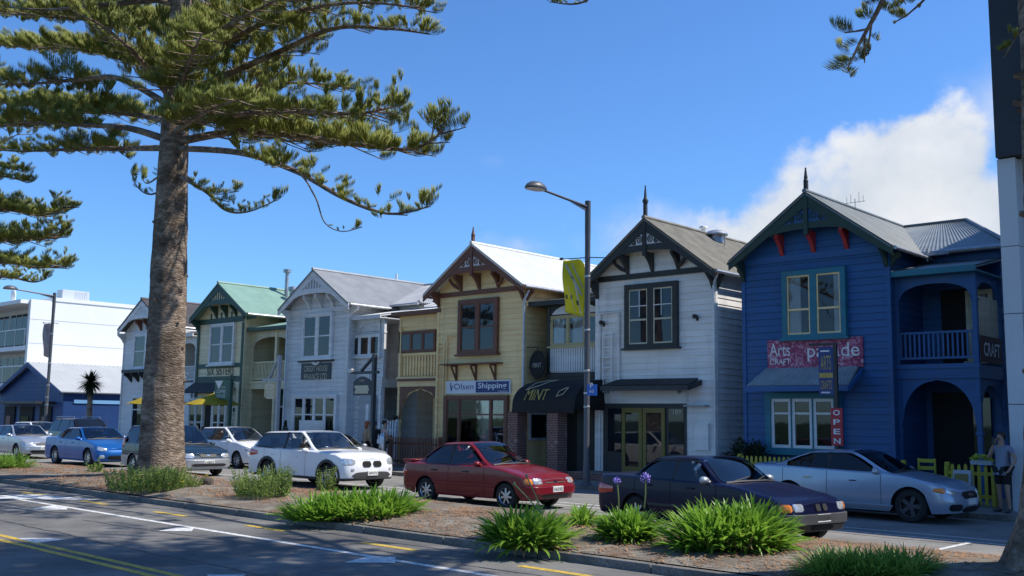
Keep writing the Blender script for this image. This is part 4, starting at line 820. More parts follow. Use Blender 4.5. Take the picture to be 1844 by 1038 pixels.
def limb(wood_, big, pts, r0, r, start=.18, dens=.21, size=1.25, spread=1.0, tipsize=.62, up=.0):
    """one branch: tapering wood, side twigs in a flat fan, every twig ending in upturned sprays"""
    c = catmull(pts, 8); k = len(c); Ltot = sum((c[i+1]-c[i]).length for i in range(k-1))
    wood_.tube(c, [max(.012, r0*(1-.88*i/(k-1))) for i in range(k)], 7)
    s = 0; nxt = start*Ltot; side = 1
    for i in range(k-1):
        seg = (c[i+1]-c[i]); d = seg.normalized(); h_ = d.cross(Vector((0, 0, 1))).normalized()
        while nxt <= s+seg.length:
            t = nxt/Ltot; p = c[i]+d*(nxt-s); side = -side
            w_ = (1-.55*t)*size*r.uniform(.65, 1.15); ang = rad(r.uniform(28, 70)*spread); dd = d*math.cos(ang)+h_*side*math.sin(ang)+Vector((0, 0, r.uniform(-.16, .16)+up))
            L_ = w_*r.uniform(.15, 1.0)
            if L_ > .45:
                q = p+dd.normalized()*L_+Vector((0, 0, -.08*L_)); wood_.tube([p, p+dd*L_*.5+Vector((0, 0, -.05*L_)), q], [.022, .016, .01], 4)
                for u in (.45, .8):
                    a2 = rad(r.uniform(-60, 60)); d2 = Vector((dd.x*math.cos(a2)-dd.y*math.sin(a2), dd.x*math.sin(a2)+dd.y*math.cos(a2), dd.z+.1)); put(big, p.lerp(q, u), d2, w_*r.uniform(.5, .8), r.uniform(-.35, .35), r)
                put(big, q-dd.normalized()*.2, dd+Vector((0, 0, .1)), w_*r.uniform(.55, .85), r.uniform(-.3, .3), r)
            else: put(big, p, dd, w_*r.uniform(.6, .95), r.uniform(-.35, .35), r)
            if r.rand() < .55: put(big, p+Vector((r.normal(0, .12), r.normal(0, .12), r.uniform(.05, .32)*size)), Vector((dd.x, dd.y, .1)), w_*r.uniform(.5, .8), r.uniform(-.3, .3), r)
            nxt += dens*r.uniform(.6, 1.4)
        s += seg.length
    dv = (c[-1]-c[-3]).normalized()
    for a in (-.5, 0, .5): put(big, c[-1]-dv*.25, Vector((dv.x*math.cos(a)-dv.y*math.sin(a), dv.x*math.sin(a)+dv.y*math.cos(a), dv.z+.12)), tipsize*r.uniform(.8, 1.1), r.uniform(-.2, .2), r)
def pine(label, base, trunk_pts, limbs, whorls, seed, flare=1.0):
    """trunk_pts: (x, y, z, radius) up the stem; limbs: explicit branches; whorls: (z, length, rise, count) rings"""
    t = thing('norfolk_pine', label, 'tree', base, 'norfolk pines along the median'); r = np.random.RandomState(seed)
    cs = [Vector(q[:3]) for q in trunk_pts]; T = MB(); n = 40; zz = []; z = cs[0].z
    vs = []; fs = []; H = 150
    for i in range(H+1):
        u = i/H; z = cs[0].z+(cs[-1].z-cs[0].z)*(u**1.25)
        for a, b in zip(trunk_pts, trunk_pts[1:]):
            if a[2] <= z <= b[2]+1e-6: f = (z-a[2])/(b[2]-a[2]); x, y, rr = (a[k]+(b[k]-a[k])*f for k in (0, 1, 3)); break
        for j in range(n):
            an = 2*math.pi*j/n; nn = noise.noise(Vector((math.cos(an)*2.2, math.sin(an)*2.2, z*1.4+seed)))*.045+noise.noise(Vector((math.cos(an)*7, math.sin(an)*7, z*5+seed)))*.022
            fl = flare*.08*math.exp(-(z-cs[0].z)/.35)*(1+.5*math.sin(an*5+seed)); rq = rr*(1+nn)+fl; vs.append((x+rq*math.cos(an), y+rq*math.sin(an), z))
    for i in range(H):
        for j in range(n): fs.append((i*n+j, i*n+(j+1) % n, (i+1)*n+(j+1) % n, (i+1)*n+j))
    T.add(vs, fs)
    for i in range(26):   # old branch stubs and scars
        z = r.uniform(cs[0].z+2.5, min(cs[-1].z, 13)); f = min(range(len(trunk_pts)), key=lambda k: abs(trunk_pts[k][2]-z)); q = trunk_pts[f]; an = r.uniform(0, 6.28); rr = q[3]*1.0
        T.tube([(q[0]+math.cos(an)*rr*.85, q[1]+math.sin(an)*rr*.85, z), (q[0]+math.cos(an)*(rr+.05), q[1]+math.sin(an)*(rr+.05), z+.015)], [.07, .035], 6)
    T.build('trunk', M['bark'], t, smooth=70)
    wd = MB(); big = Big()
    for a in limbs: limb(wd, big, a[0], a[1], r, **(a[2] if len(a) > 2 else {}))
    for z, L_, rise, cnt, dens in whorls:
        f = min(range(len(trunk_pts)-1), key=lambda k: abs(trunk_pts[k][2]-z)); q = trunk_pts[f]; o = r.uniform(0, 6.28)
        for k in range(cnt):
            an = o+2*math.pi*k/cnt+r.uniform(-.25, .25); l_ = L_*r.uniform(.8, 1.12); c, s = math.cos(an), math.sin(an); z0 = z+r.uniform(-.2, .2)
            pts = [(q[0]+c*.2, q[1]+s*.2, z0), (q[0]+c*l_*.35, q[1]+s*l_*.35, z0+rise*.5-.1), (q[0]+c*l_*.7, q[1]+s*l_*.7, z0+rise*.8-.1), (q[0]+c*l_, q[1]+s*l_, z0+rise+.25)]
            limb(wd, big, pts, .10, r, dens=dens, size=1.6, start=.15)
    cw = big.build('crown', M['needle'], t); wd.build('branches', M['bark'], cw, smooth=60)
    return t
# --- the big pine left of centre
bx, by = -26.86, 14.45
tp = [(bx+.02, by, .2, .66), (bx-.04, by, .9, .61), (bx-.12, by, 1.8, .585), (bx-.16, by, 4.2, .53), (bx-.26, by, 6.6, .50), (bx-.36, by, 9.0, .43), (bx-.40, by, 10.7, .385), (bx-.45, by, 13, .33), (bx-.5, by, 18, .22), (bx-.5, by, 24, .05)]
def tk(z):
    for a, b in zip(tp, tp[1:]):
        if a[2] <= z <= b[2]: f = (z-a[2])/(b[2]-a[2]); return Vector((a[0]+(b[0]-a[0])*f, by, z))
def L_(y0, *pts, **k):
    """branch from the trunk at photo height y0 through sighted points (px, py, depth)"""
    q = [tk(P(310, y0, by).z)]+[P(a, b, c) for a, b, c in pts]; return (q, k.pop('r', .11), k)
lm = [L_(268, (430, 275, 14.2), (530, 308, 13.8), (620, 358, 13.4), (700, 385, 13.2), (775, 372, 13.0), dens=.24, size=1.15, start=.30, spread=.9, r=.10),
      L_(258, (430, 237, 14.8), (540, 246, 15.2), (650, 262, 15.4), (745, 268, 15.5), (800, 235, 15.6), dens=.105, size=1.8, start=.14, r=.13),
      L_(236, (430, 205, 13.6), (540, 200, 13.0), (640, 205, 12.8), (720, 190, 12.7), dens=.13, size=1.6, start=.2, r=.11),
      L_(215, (420, 165, 15.6), (520, 150, 16.6), (620, 155, 17.2), dens=.13, size=1.6, start=.2, r=.1),
      L_(178, (420, 130, 14.4), (500, 95, 14.4), (600, 52, 14.3), (700, 52, 14.2), (775, 62, 14.2), dens=.17, size=1.35, start=.2, r=.12),
      L_(140, (420, 70, 14.0), (520, 25, 13.8), (640, 5, 13.6), (760, 15, 13.5), dens=.16, size=1.4, start=.2, r=.11),
      L_(120, (390, 60, 13.2), (460, 20, 12.6), (540, -20, 12), dens=.15, size=1.5, start=.15, r=.1),
      L_(312, (370, 345, 14.2), (405, 378, 13.9), (445, 382, 13.7), (500, 360, 13.6), dens=.17, size=.8, start=.3, r=.06),
      L_(268, (430, 276, 14.2), (528, 306, 13.8), (566, 352, 13.7), (584, 400, 13.7), (615, 417, 13.7), (652, 409, 13.7), dens=.45, size=.5, start=.88, r=.035, tipsize=.35),
      L_(298, (350, 330, 15.2), (380, 350, 15.6), (430, 345, 15.9), dens=.2, size=.8, start=.3, r=.05),
      L_(330, (275, 350, 14.1), (250, 340, 14.0), (236, 312, 13.9), dens=.2, size=.6, start=.35, r=.04),
      L_(296, (268, 330, 14.4), (255, 318, 14.4), dens=.25, size=.6, start=.4, r=.04),
      L_(268, (220, 268, 14.6), (120, 270, 14.8), (20, 272, 15.0), (-60, 262, 15.1), dens=.20, size=1.25, start=.15, r=.11),
      L_(258, (235, 232, 13.8), (160, 226, 13.5), (80, 222, 13.3), (-20, 225, 13.2), (-80, 205, 13.1), dens=.14, size=1.5, start=.2, r=.12),
      L_(222, (230, 205, 15.0), (150, 200, 15.6), (60, 190, 16.2), (-40, 180, 16.8), dens=.13, size=1.6, start=.12, r=.11),
      L_(200, (215, 142, 13.4), (130, 145, 12.8), (40, 152, 12.4), (-60, 150, 12), dens=.14, size=1.5, start=.25, r=.11),
      L_(192, (270, 130, 12.6), (232, 85, 11.6), (180, 45, 10.8), (130, 20, 10.2), dens=.12, size=1.5, start=.22, r=.1),
      L_(150, (240, 110, 15.2), (150, 90, 15.8), (50, 85, 16.4), (-40, 80, 16.8), dens=.13, size=1.6, start=.12, r=.1),
      L_(110, (200, 45, 14.0), (120, 32, 13.8), (20, 25, 13.6), (-70, 20, 13.4), dens=.13, size=1.6, start=.15, r=.1),
      L_(90, (240, 30, 14.8), (170, -10, 15.2), (90, -30, 15.6), dens=.13, size=1.6, start=.12, r=.1),
      L_(200, (335, 130, 12.4), (350, 90, 11.2), (365, 60, 10.4), dens=.12, size=1.4, start=.2, r=.09),
      L_(240, (350, 215, 12.8), (385, 195, 11.8), (430, 180, 11.0), dens=.13, size=1.3, start=.25, r=.09),
      L_(90, (345, 40, 15.5), (400, 20, 16.5), (470, 5, 17.2), dens=.13, size=1.6, start=.12, r=.1)]
wh = [(z, l_, .4, 6, .55) for z, l_ in ((14.4, 6.6), (15.6, 6.2), (16.8, 5.6), (18, 5.0), (19.2, 4.2), (20.4, 3.3), (21.6, 2.4), (22.6, 1.5))]
pine('tall norfolk pine left of centre with broad rough trunk, standing before the parked cars', (bx, by, .2), tp, lm, wh, 11)
# a hanging twig below the lowest right branch belongs to that tree too
# --- pine beyond the left edge
lx = P(-150, 700, 14.6).x; ly = 14.6
tp2 = [(lx, ly, .2, .55), (lx, ly, 3, .48), (lx, ly, 8, .4), (lx, ly, 14, .27), (lx, ly, 20, .05)]
tk0 = tk
def Lx(y0, *pts, **k): q = [Vector((lx, ly, P(-150, y0, ly).z))]+[P(a, b, c) for a, b, c in pts]; return (q, k.pop('r', .1), k)
lm2 = [Lx(385, (-60, 372, 14.6), (20, 378, 14.7), (75, 388, 14.7), (118, 372, 14.7), dens=.08, size=1.5), Lx(340, (-60, 340, 14.0), (0, 318, 13.8), (50, 330, 13.7), dens=.13, size=1.1),
       Lx(440, (-60, 430, 14.6), (20, 432, 14.6), (80, 430, 14.6), (118, 412, 14.6), dens=.08, size=1.5), Lx(470, (-60, 470, 14.2), (10, 472, 14.0), (70, 482, 13.9), (122, 478, 13.9), dens=.11, size=1.35),
       Lx(490, (-60, 500, 14.8), (10, 498, 15), (60, 508, 15.1), (85, 500, 15.1), dens=.16, size=1.0), Lx(300, (-60, 290, 14.6), (0, 298, 14.6), (48, 312, 14.6), dens=.16, size=1.0)]
wh2 = [(z, l_, .3, 5, .3) for z, l_ in ((13.2, 5.2), (14.6, 4.6), (16, 3.6), (17.4, 2.6))]
pine('norfolk pine standing just beyond the left edge, only its branch tips showing', (lx, ly, .2), tp2, lm2, wh2, 23)
# --- pine at the right edge, overhanging the road
rx, ry = P(1843, 870, 13.8).x+.74, 13.8
tp3 = [(rx, ry, .15, 1.0), (rx, ry, .45, .92), (rx, ry, .9, .78), (rx, ry, 1.6, .69), (rx, ry, 4, .57), (rx, ry, 9, .46), (rx, ry, 14, .34), (rx, ry, 22, .06)]
def Lr(z, *pts, **k): q = [Vector((rx, ry, z))]+[P(a, b, c) for a, b, c in pts]; return (q, k.pop('r', .1), k)
lm3 = [Lr(10.6, (1720, -230, 14.5), (1640, -120, 15), (1590, 0, 15.2), (1550, 75, 15.3), (1526, 124, 15.4), dens=.12, size=1.3, start=.35, spread=1.0, r=.09, tipsize=.65),
       Lr(10.8, (1790, -220, 15.4), (1730, -110, 15.8), (1680, -20, 16), (1640, 22, 16.1), (1612, 40, 16.1), dens=.17, size=.9, start=.5, r=.05, tipsize=.5),
       Lr(10.4, (1500, -260, 16.5), (1250, -160, 17), (1110, -50, 17.2), (1050, 4, 17.3), (990, 4, 17.3), dens=.16, size=.9, start=.6, tipsize=.4, r=.09),
       Lr(8.6, (1930, -40, 13.4), (1880, 20, 13.2), (1835, 60, 13.1), (1808, 104, 13.0), dens=.5, size=.5, start=.55, tipsize=.28, r=.04)]
wh3 = [(z, l_, .9, 7, .2) for z, l_ in ((12.4, 4.5), (13.3, 4.6), (14.2, 4.5), (15.1, 4.9), (16.1, 5.4), (17.1, 5.4), (18.2, 4.8), (19.3, 3.8), (20.3, 2.4))]  # unseen upper whorls, lengthened so their shade covers the near road
pine('norfolk pine at the right edge, mostly shaded trunk base with overhanging branches', (rx, ry, .15), tp3, lm3, wh3, 37, 1.8)
# ------------------------------------------------------------------ low plants
M['strap'] = leafmat('agapanthus_leaf', (.09, .21, .022), (.20, .37, .04), (.38, .50, .08), 2.6, .45, .4); M['strapdark'] = leafmat('daylily_leaf', (.10, .21, .03), (.22, .37, .06), (.38, .50, .12), 3, .45, .45)
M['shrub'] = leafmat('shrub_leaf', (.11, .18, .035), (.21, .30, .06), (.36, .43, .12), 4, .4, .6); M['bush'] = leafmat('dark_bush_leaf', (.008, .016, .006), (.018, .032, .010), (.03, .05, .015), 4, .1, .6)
M['stem'] = mat('flower_stalk', (.16, .20, .06), .6); M['violet'] = mat('violet_petals', (.30, .22, .62), .6, .25, 20); M['dandelion'] = mat('yellow_petals', (.75, .52, .02), .6, .15, 20)
def strap_leaves(big, cx, cy, rx_, ry_, n, lmin, lmax, w_, r, hf, droop=1.0, deadf=.0, upr=(58, 88)):
    """a rosette mound: upright leaves at the heart, flatter and arching towards the rim"""
    S = 6; Vs = []; Fs = []
    for i in range(n):
        a = r.uniform(0, 6.283); q = math.sqrt(r.rand()); x = cx+rx_*q*math.cos(a); y = cy+ry_*q*math.sin(a)
        az = a+r.normal(0, .25+.9*(1-q)); L_ = r.uniform(lmin, lmax)*(1.05-.12*q)*(.6 if r.rand() < .12 else 1); el = rad(min(90, r.uniform(*upr)+6-52*q**1.4+r.normal(0, 7))); fall = rad(r.uniform(12, 75))*droop
        if r.rand() < .06: fall *= 2
        p = np.array([x, y, hf(x, y)-.02]); ca, sa = math.cos(az), math.sin(az); tw = r.uniform(-.6, .6); side = np.array([-sa*math.cos(tw), ca*math.cos(tw), math.sin(tw)])
        b = len(Vs)
        for k in range(S+1):
            t = k/S; e = el-fall*t*t; wd = w_*(.6+.9*t-.35*t*t)*(1-t**7)*.85+.001
            Vs.append(p-side*wd); Vs.append(p+side*wd); p = p+np.array([ca*math.cos(e), sa*math.cos(e), math.sin(e)])*L_/S
        for k in range(S): c = b+2*k; Fs.append((c, c+1, c+3, c+2))
    big.add(np.array(Vs), np.array(Fs, int))
def agapanthus(label, px0, px1, pyb, n, lmin, lmax, w_=.017, ryf=.62, seed=1, stalks=(), name='agapanthus', cat='plant', group='strap leaved clumps on the median', m='strap', droop=1.0, off=0, clusters=1, upr=(58, 88), hg=None):
    a, b = G(px0, pyb, .18), G(px1, pyb, .18); dist = math.hypot((a.x+b.x)/2, (a.y+b.y)/2); wid = (px1-px0)/FPX*dist*1.02; r = np.random.RandomState(seed)
    rx_ = max(.12, wid/2-lmax*.60); ry_ = rx_*ryf; d = Vector(((a.x+b.x)/2, (a.y+b.y)/2, 0)).normalized(); c = Vector(((a.x+b.x)/2, (a.y+b.y)/2, 0))+d*(ry_*.85+off)
    t = thing(name, label, cat, (c.x, c.y, mz(c.x, c.y)), group); big = Big()
    e = Vector((d.y, -d.x, 0))
    hf = lambda x, y: mz(x, min(max(y, KY0+.2), KY1-.2))
    k = max(1, clusters)
    for i in range(k):
        u = 0 if k == 1 else (-1+2*(i+.5)/k); q = c+e*(u*rx_*.9)+d*r.uniform(-.5, .5)*ry_*.5
        strap_leaves(big, q.x, q.y, rx_*(1.0 if k == 1 else 1.35/k+.1), ry_, n//k, lmin, lmax, w_, r, hf, droop, upr=upr)
    big.build('leaves', M[m], t)
    # a few dry brown leaves at the skirt
    if name == 'agapanthus':
        big = Big(); strap_leaves(big, c.x, c.y, rx_*1.05, ry_*1.05, n//13, lmin*.6, lmin*.9, w_*.8, r, hf, 1.5); big.build('dry_leaves', M['drystrap'], t)
    for sx, sy, hx, hy, kind in stalks:
        Y = c.y-.1; p0, p1 = P(sx, sy, Y), P(hx, hy, Y); Q = MB(); Q.tube([p0, p0.lerp(p1, .5)+Vector((.015, 0, 0)), p1], .010, 6); s = Q.build('flower_stalk', M['stem'], t)
        Q = MB()
        if kind:
            rr = kind
            for i in range(44):
                v = Vector((r.normal(), r.normal(), r.normal()+.45)).normalized(); q = p1+v*rr*r.uniform(.7, 1); 
                for w2 in range(4):
                    f = Vector((r.normal(), r.normal(), r.normal())).normalized()*.028; g_ = v.cross(f).normalized()*.012; Q.add([q, q+f*.6+g_, q+f*1.2, q+f*.6-g_], [(0, 1, 2, 3)])
                Q.tube([p1, q], .003, 3)
            Q.build('flower_head', M['violet'], s)
        else:
            Q.ball(p1, .02, .02, .035, 8, 6); Q.build('flower_bud', M['stem'], s)
    return t
M['drystrap'] = mat('dry_strap_leaf', (.26, .17, .07), .8, .3, 4)
def leafy(big, c, rx_, ry_, rz, n, size, r, shape='dome', flat=.0):
    Vs = []; Fs = []
    for i in range(n):
        while True:
            v = r.normal(size=3); v /= np.linalg.norm(v)
            if v[2] > -.15 or shape == 'ball': break
        q = r.uniform(.55, 1.0)**.6*(1+.22*math.sin(v[0]*7+c[0])*math.cos(v[1]*6))
        p = np.array([c[0]+v[0]*rx_*q, c[1]+v[1]*ry_*q, c[2]+v[2]*rz*q])
        if shape == 'cone': h_ = r.rand(); rr = (1-h_)*rx_; a = r.uniform(0, 6.28); p = np.array([c[0]+rr*math.cos(a), c[1]+rr*math.sin(a), c[2]+h_*rz])
        d = v+r.normal(0, .5, 3); d[2] += .35; d /= np.linalg.norm(d); s = np.cross(d, r.normal(size=3)); s /= np.linalg.norm(s); l_ = size*r.uniform(.6, 1.3); b = len(Vs); nn = np.cross(d, s)*l_*.12
        Vs += [p, p+d*l_*.5+s*l_*.24+nn, p+d*l_, p+d*l_*.5-s*l_*.24+nn]; Fs.append((b, b+1, b+2, b+3))
    big.add(np.array(Vs), np.array(Fs, int))
def twiggy(big, W, base, n, hgt, spreadr, leaf, r, lean=.35):
    """upright shrub stems clothed in small leaves"""
    for i in range(n):
        a = r.uniform(0, 6.28); q = math.sqrt(r.rand())*spreadr; p = Vector((base[0]+q*math.cos(a), base[1]+q*math.sin(a), base[2])); h_ = hgt*r.uniform(.5, 1.05)
        tip = p+Vector((math.cos(a)*lean*h_*r.rand()+r.normal(0, .05), math.sin(a)*lean*h_*r.rand(), h_)); W.tube([p, p.lerp(tip, .5)+Vector((r.normal(0, .02), 0, 0)), tip], [.008, .006, .003], 4); Vs = []; Fs = []
        m_ = int(20*h_/leaf*.13)+10
        for k in range(m_):
            t = .12+.88*k/m_; c = p.lerp(tip, t); d = Vector((r.normal(), r.normal(), r.normal(.5, .5))).normalized(); s = d.cross(Vector((r.normal(), r.normal(), r.normal()))).normalized(); l_ = leaf*r.uniform(.6, 1.3)*(1.1-.4*t); b = len(Vs)
            Vs += [c, c+d*l_*.5+s*l_*.22, c+d*l_, c+d*l_*.5-s*l_*.22]; Fs.append((b, b+1, b+2, b+3))
        big.add(np.array([tuple(v) for v in Vs]), np.array(Fs, int))
agapanthus('wide agapanthus clump in front of the white crossover and red car', 522, 746, 934, 1900, .40, .62, .021, .75, 3, clusters=5, droop=.8)
agapanthus('agapanthus clump with two bare bent stalks in front of red car nose', 860, 1038, 990, 850, .48, .74, .025, .8, 5, ((975, 925, 926, 872, 0), (978, 925, 948, 858, 0)), clusters=3, off=.5)
agapanthus('small agapanthus tuft between two bigger clumps by the red car', 1022, 1075, 958, 130, .3, .5, .020, .8, 6, off=.5)
agapanthus('agapanthus clump with two violet flower heads before navy car', 1068, 1196, 978, 560, .42, .60, .023, .8, 8, ((1114, 925, 1111, 866, .042), (1160, 915, 1162, 862, .07)), clusters=2)
agapanthus('largest agapanthus clump in front of navy car nose', 1196, 1436, 996, 1400, .55, .80, .026, .7, 9, clusters=3)
agapanthus('low mound of fine bright grassy leaves at the bottom right', 1442, 1682, 1040, 2600, .26, .42, .0085, .55, 12, name='grass_mound', group='', m='strapdark', droop=.8, clusters=7, upr=(40, 80))
agapanthus('low green clump of grassy leaves at far left edge of median', -30, 56, 846, 620, .4, .62, .013, .7, 14, name='grass_mound', group='', m='strapdark', clusters=2)
def shrub(label, px, pyb, wpx, hpx, n, leaf, seed, m='shrub', flowers=0, off=.0):
    c = G(px, pyb, .2); d = math.hypot(c.x, c.y); c += Vector((c.x, c.y, 0)).normalized()*off; rr = wpx/FPX*d/2; hh = hpx/FPX*d; r = np.random.RandomState(seed)
    t = thing('low_shrub', label, 'shrub', (c.x, c.y, mz(c.x, c.y))); b = Big(); W = MB(); twiggy(b, W, (c.x, c.y, mz(c.x, c.y)-.02), n, hh, rr*.75, leaf, r, .5)
    b.build('leaves', M[m], t); W.build('stems', M['stem'], t)
    if flowers:
        Q = MB()
        for i in range(flowers):
            a = r.uniform(0, 6.28); q = r.uniform(.3, 1)*rr; x, y = c.x+q*math.cos(a), c.y+q*math.sin(a)-.1; z = mz(x, y)+r.uniform(.25, .6)*hh
            for k in range(7): an = k*.9; Q.add([(x, y, z), (x+.05*math.cos(an), y+.05*math.sin(an), z+.015), (x+.05*math.cos(an+.6), y+.05*math.sin(an+.6), z+.015)], [(0, 1, 2)])
        Q.build('flowers', M['dandelion'], t)
shrub('low leafy shrub spreading before the white crossover front door', 475, 898, 118, 52, 120, .075, 21, off=.3); shrub('taller twiggy shrub beside the crossover rear wheel', 492, 876, 45, 40, 26, .07, 22, off=.9)
shrub('spindly young shrub behind the wide agapanthus clump by crossover front wheel', 583, 888, 46, 46, 26, .07, 23, off=.9)
shrub('leafy weeds with yellow flowers at foot of the big pine', 262, 884, 165, 42, 230, .08, 24, flowers=7, off=.5)
shrub('small weed patch right of the big pine trunk base', 335, 878, 60, 24, 50, .06, 25, flowers=4)
agapanthus('bright strap leaved tuft at the foot of the big pine', 262, 334, 876, 420, .3, .5, .018, .6, 26, off=.0)
shrub('single straggly sprig on the median in front of blue car', 173, 853, 30, 24, 7, .13, 27)
for i, (px, py, wh_) in enumerate(((383, 872, 'beside a small stone'), (372, 868, 'closest to the weed patch'), (438, 878, 'left of the low leafy shrub'))):
    c = G(px, py, .2); t = thing('dandelion', 'single yellow dandelion flower %s' % wh_, 'flower', (c.x, c.y, mz(c.x, c.y))); z = mz(c.x, c.y); Q = MB(); Q.tube([(c.x, c.y, z), (c.x+.01, c.y, z+.14)], .006, 5); Q.build('flower_stalk', M['stem'], t)
    Q = MB()
    for k in range(16): an = k*.3927; Q.add([(c.x+.01, c.y, z+.14), (c.x+.01+.05*math.cos(an), c.y+.05*math.sin(an), z+.165), (c.x+.01+.05*math.cos(an+.35), c.y+.05*math.sin(an+.35), z+.165)], [(0, 1, 2)])
    Q.build('flower_head', M['dandelion'], t)
c = G(372, 873, .2); t = thing('stone', 'dark lump of stone on the median beside the pine weeds', 'stone', (c.x, c.y, mz(c.x, c.y))); Q = MB(); b = len(Q.v); Q.ball((c.x, c.y, mz(c.x, c.y)+.06), .24, .18, .13, 14, 9)
Q.v = [tuple(Vector(v)+Vector((0, 0, 1))*noise.noise(Vector(v)*6)*.06+Vector((1, 0, 0))*noise.noise(Vector(v)*5)*.06) for v in Q.v]; Q.build('stone_body', mat('dark_stone', (.07, .055, .045), .9, .4, 6, .6, 30), t)
# bushes by the houses
def bush(label, c, rx_, rz, n, leaf, seed, name='bush', shape='dome', pot=False, m='bush'):
    t = thing(name, label, 'bush', c); b = Big(); r = np.random.RandomState(seed); z = c[2]+(.38 if pot else .0)
    leafy(b, (c[0], c[1], z+(rz*.25 if shape == 'dome' else 0)), rx_, rx_, rz, n, leaf, r, shape); b.build('leaves', M[m], t); Q = MB()
    if pot: Q.lathe([(.14, c[2]), (.19, c[2]+.36), (.2, c[2]+.4), (.16, c[2]+.4)], (c[0], c[1], 0), 14); Q.build('pot', M['charcoal'], t)
    else:
        for k in range(5): Q.tube([(c[0], c[1], c[2]), (c[0]+r.normal(0, .3)*rx_, c[1]+r.normal(0, .3)*rx_, c[2]+rz*.7)], [.03, .015], 5)
        Q.build('stems', M['bark'], t)
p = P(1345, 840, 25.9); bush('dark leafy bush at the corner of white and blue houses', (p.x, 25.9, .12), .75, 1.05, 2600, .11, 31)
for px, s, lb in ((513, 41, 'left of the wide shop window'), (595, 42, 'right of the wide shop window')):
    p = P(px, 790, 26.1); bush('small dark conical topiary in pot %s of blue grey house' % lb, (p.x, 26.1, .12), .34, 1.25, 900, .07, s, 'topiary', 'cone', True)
# cabbage tree
p = P(160, 740, 25.2); zc = P(160, 688, 25.2).z; t = thing('cabbage_tree', 'spiky headed cabbage tree in front of blue cottage wall', 'tree', (p.x, 25.2, .12)); Q = MB(); Q.tube([(p.x, 25.2, .12), (p.x+.1, 25.2, zc*.5), (p.x, 25.2, zc)], [.2, .15, .13], 10); Q.build('trunk', M['bark'], t, smooth=60)
b = Big(); r = np.random.RandomState(5); Vs = []; Fs = []
for i in range(420):
    v = r.normal(size=3); v[2] = v[2]*.8+.1; v /= np.linalg.norm(v); s = np.cross(v, [0, 0, 1]); s /= np.linalg.norm(s); l_ = r.uniform(.6, .95); q = len(Vs); o = np.array([p.x, 25.2, zc])
    for k, wd in ((0, .02), (.5, .035), (1, .004)): c_ = o+v*l_*k-np.array([0, 0, .16*k*k]); Vs += [c_-s*wd, c_+s*wd]
    Fs += [(q, q+1, q+3, q+2), (q+2, q+3, q+5, q+4)]
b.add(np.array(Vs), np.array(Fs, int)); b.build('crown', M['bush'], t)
# ------------------------------------------------------------------ cars
def carpaint(name, col, metal=.0, rough=.28): 
    m = mat(name, col, rough, .03, 2, 0, 40, metal, coat=.45, spec=.3); return m
M['tyre'] = mat('tyre_rubber', (.018, .018, .018), .85, .2, 8, .2, 60); M['rim'] = mat('alloy_rim', (.50, .51, .53), .28, .08, 6, 0, 40, .85); M['trim'] = mat('black_plastic_trim', (.022, .022, .023), .55)
M['lamp'] = mat('lamp_lens', (.62, .64, .66), .08, .25, 14, .3, 25, .5, coat=1); M['amber'] = mat('amber_lens', (.75, .22, .01), .15, .1, 10, 0, coat=1); M['redlens'] = mat('red_lens', (.45, .012, .012), .15, .1, 10, 0, coat=1)
M['plate'] = mat('number_plate', (.72, .72, .70), .4, .03); M['chrome'] = mat('chrome', (.7, .7, .72), .12, .03, 3, 0, 40, 1); M['seat'] = mat('seat_cloth', (.035, .036, .04), .9, .15, 8); M['greytrim'] = mat('grey_plastic_trim', (.06, .06, .062), .5); M['wellblack'] = mat('wheel_well', (.008, .008, .008), .95)
def lerp(pts, x):
    if x <= pts[0][0]: return pts[0][1]
    for (a, b), (c, d) in zip(pts, pts[1:]):
        if x <= c:
            t = (x-a)/max(1e-6, c-a); t = t*t*(3-2*t)*.5+t*.5; return b+(d-b)*t
    return pts[-1][1]
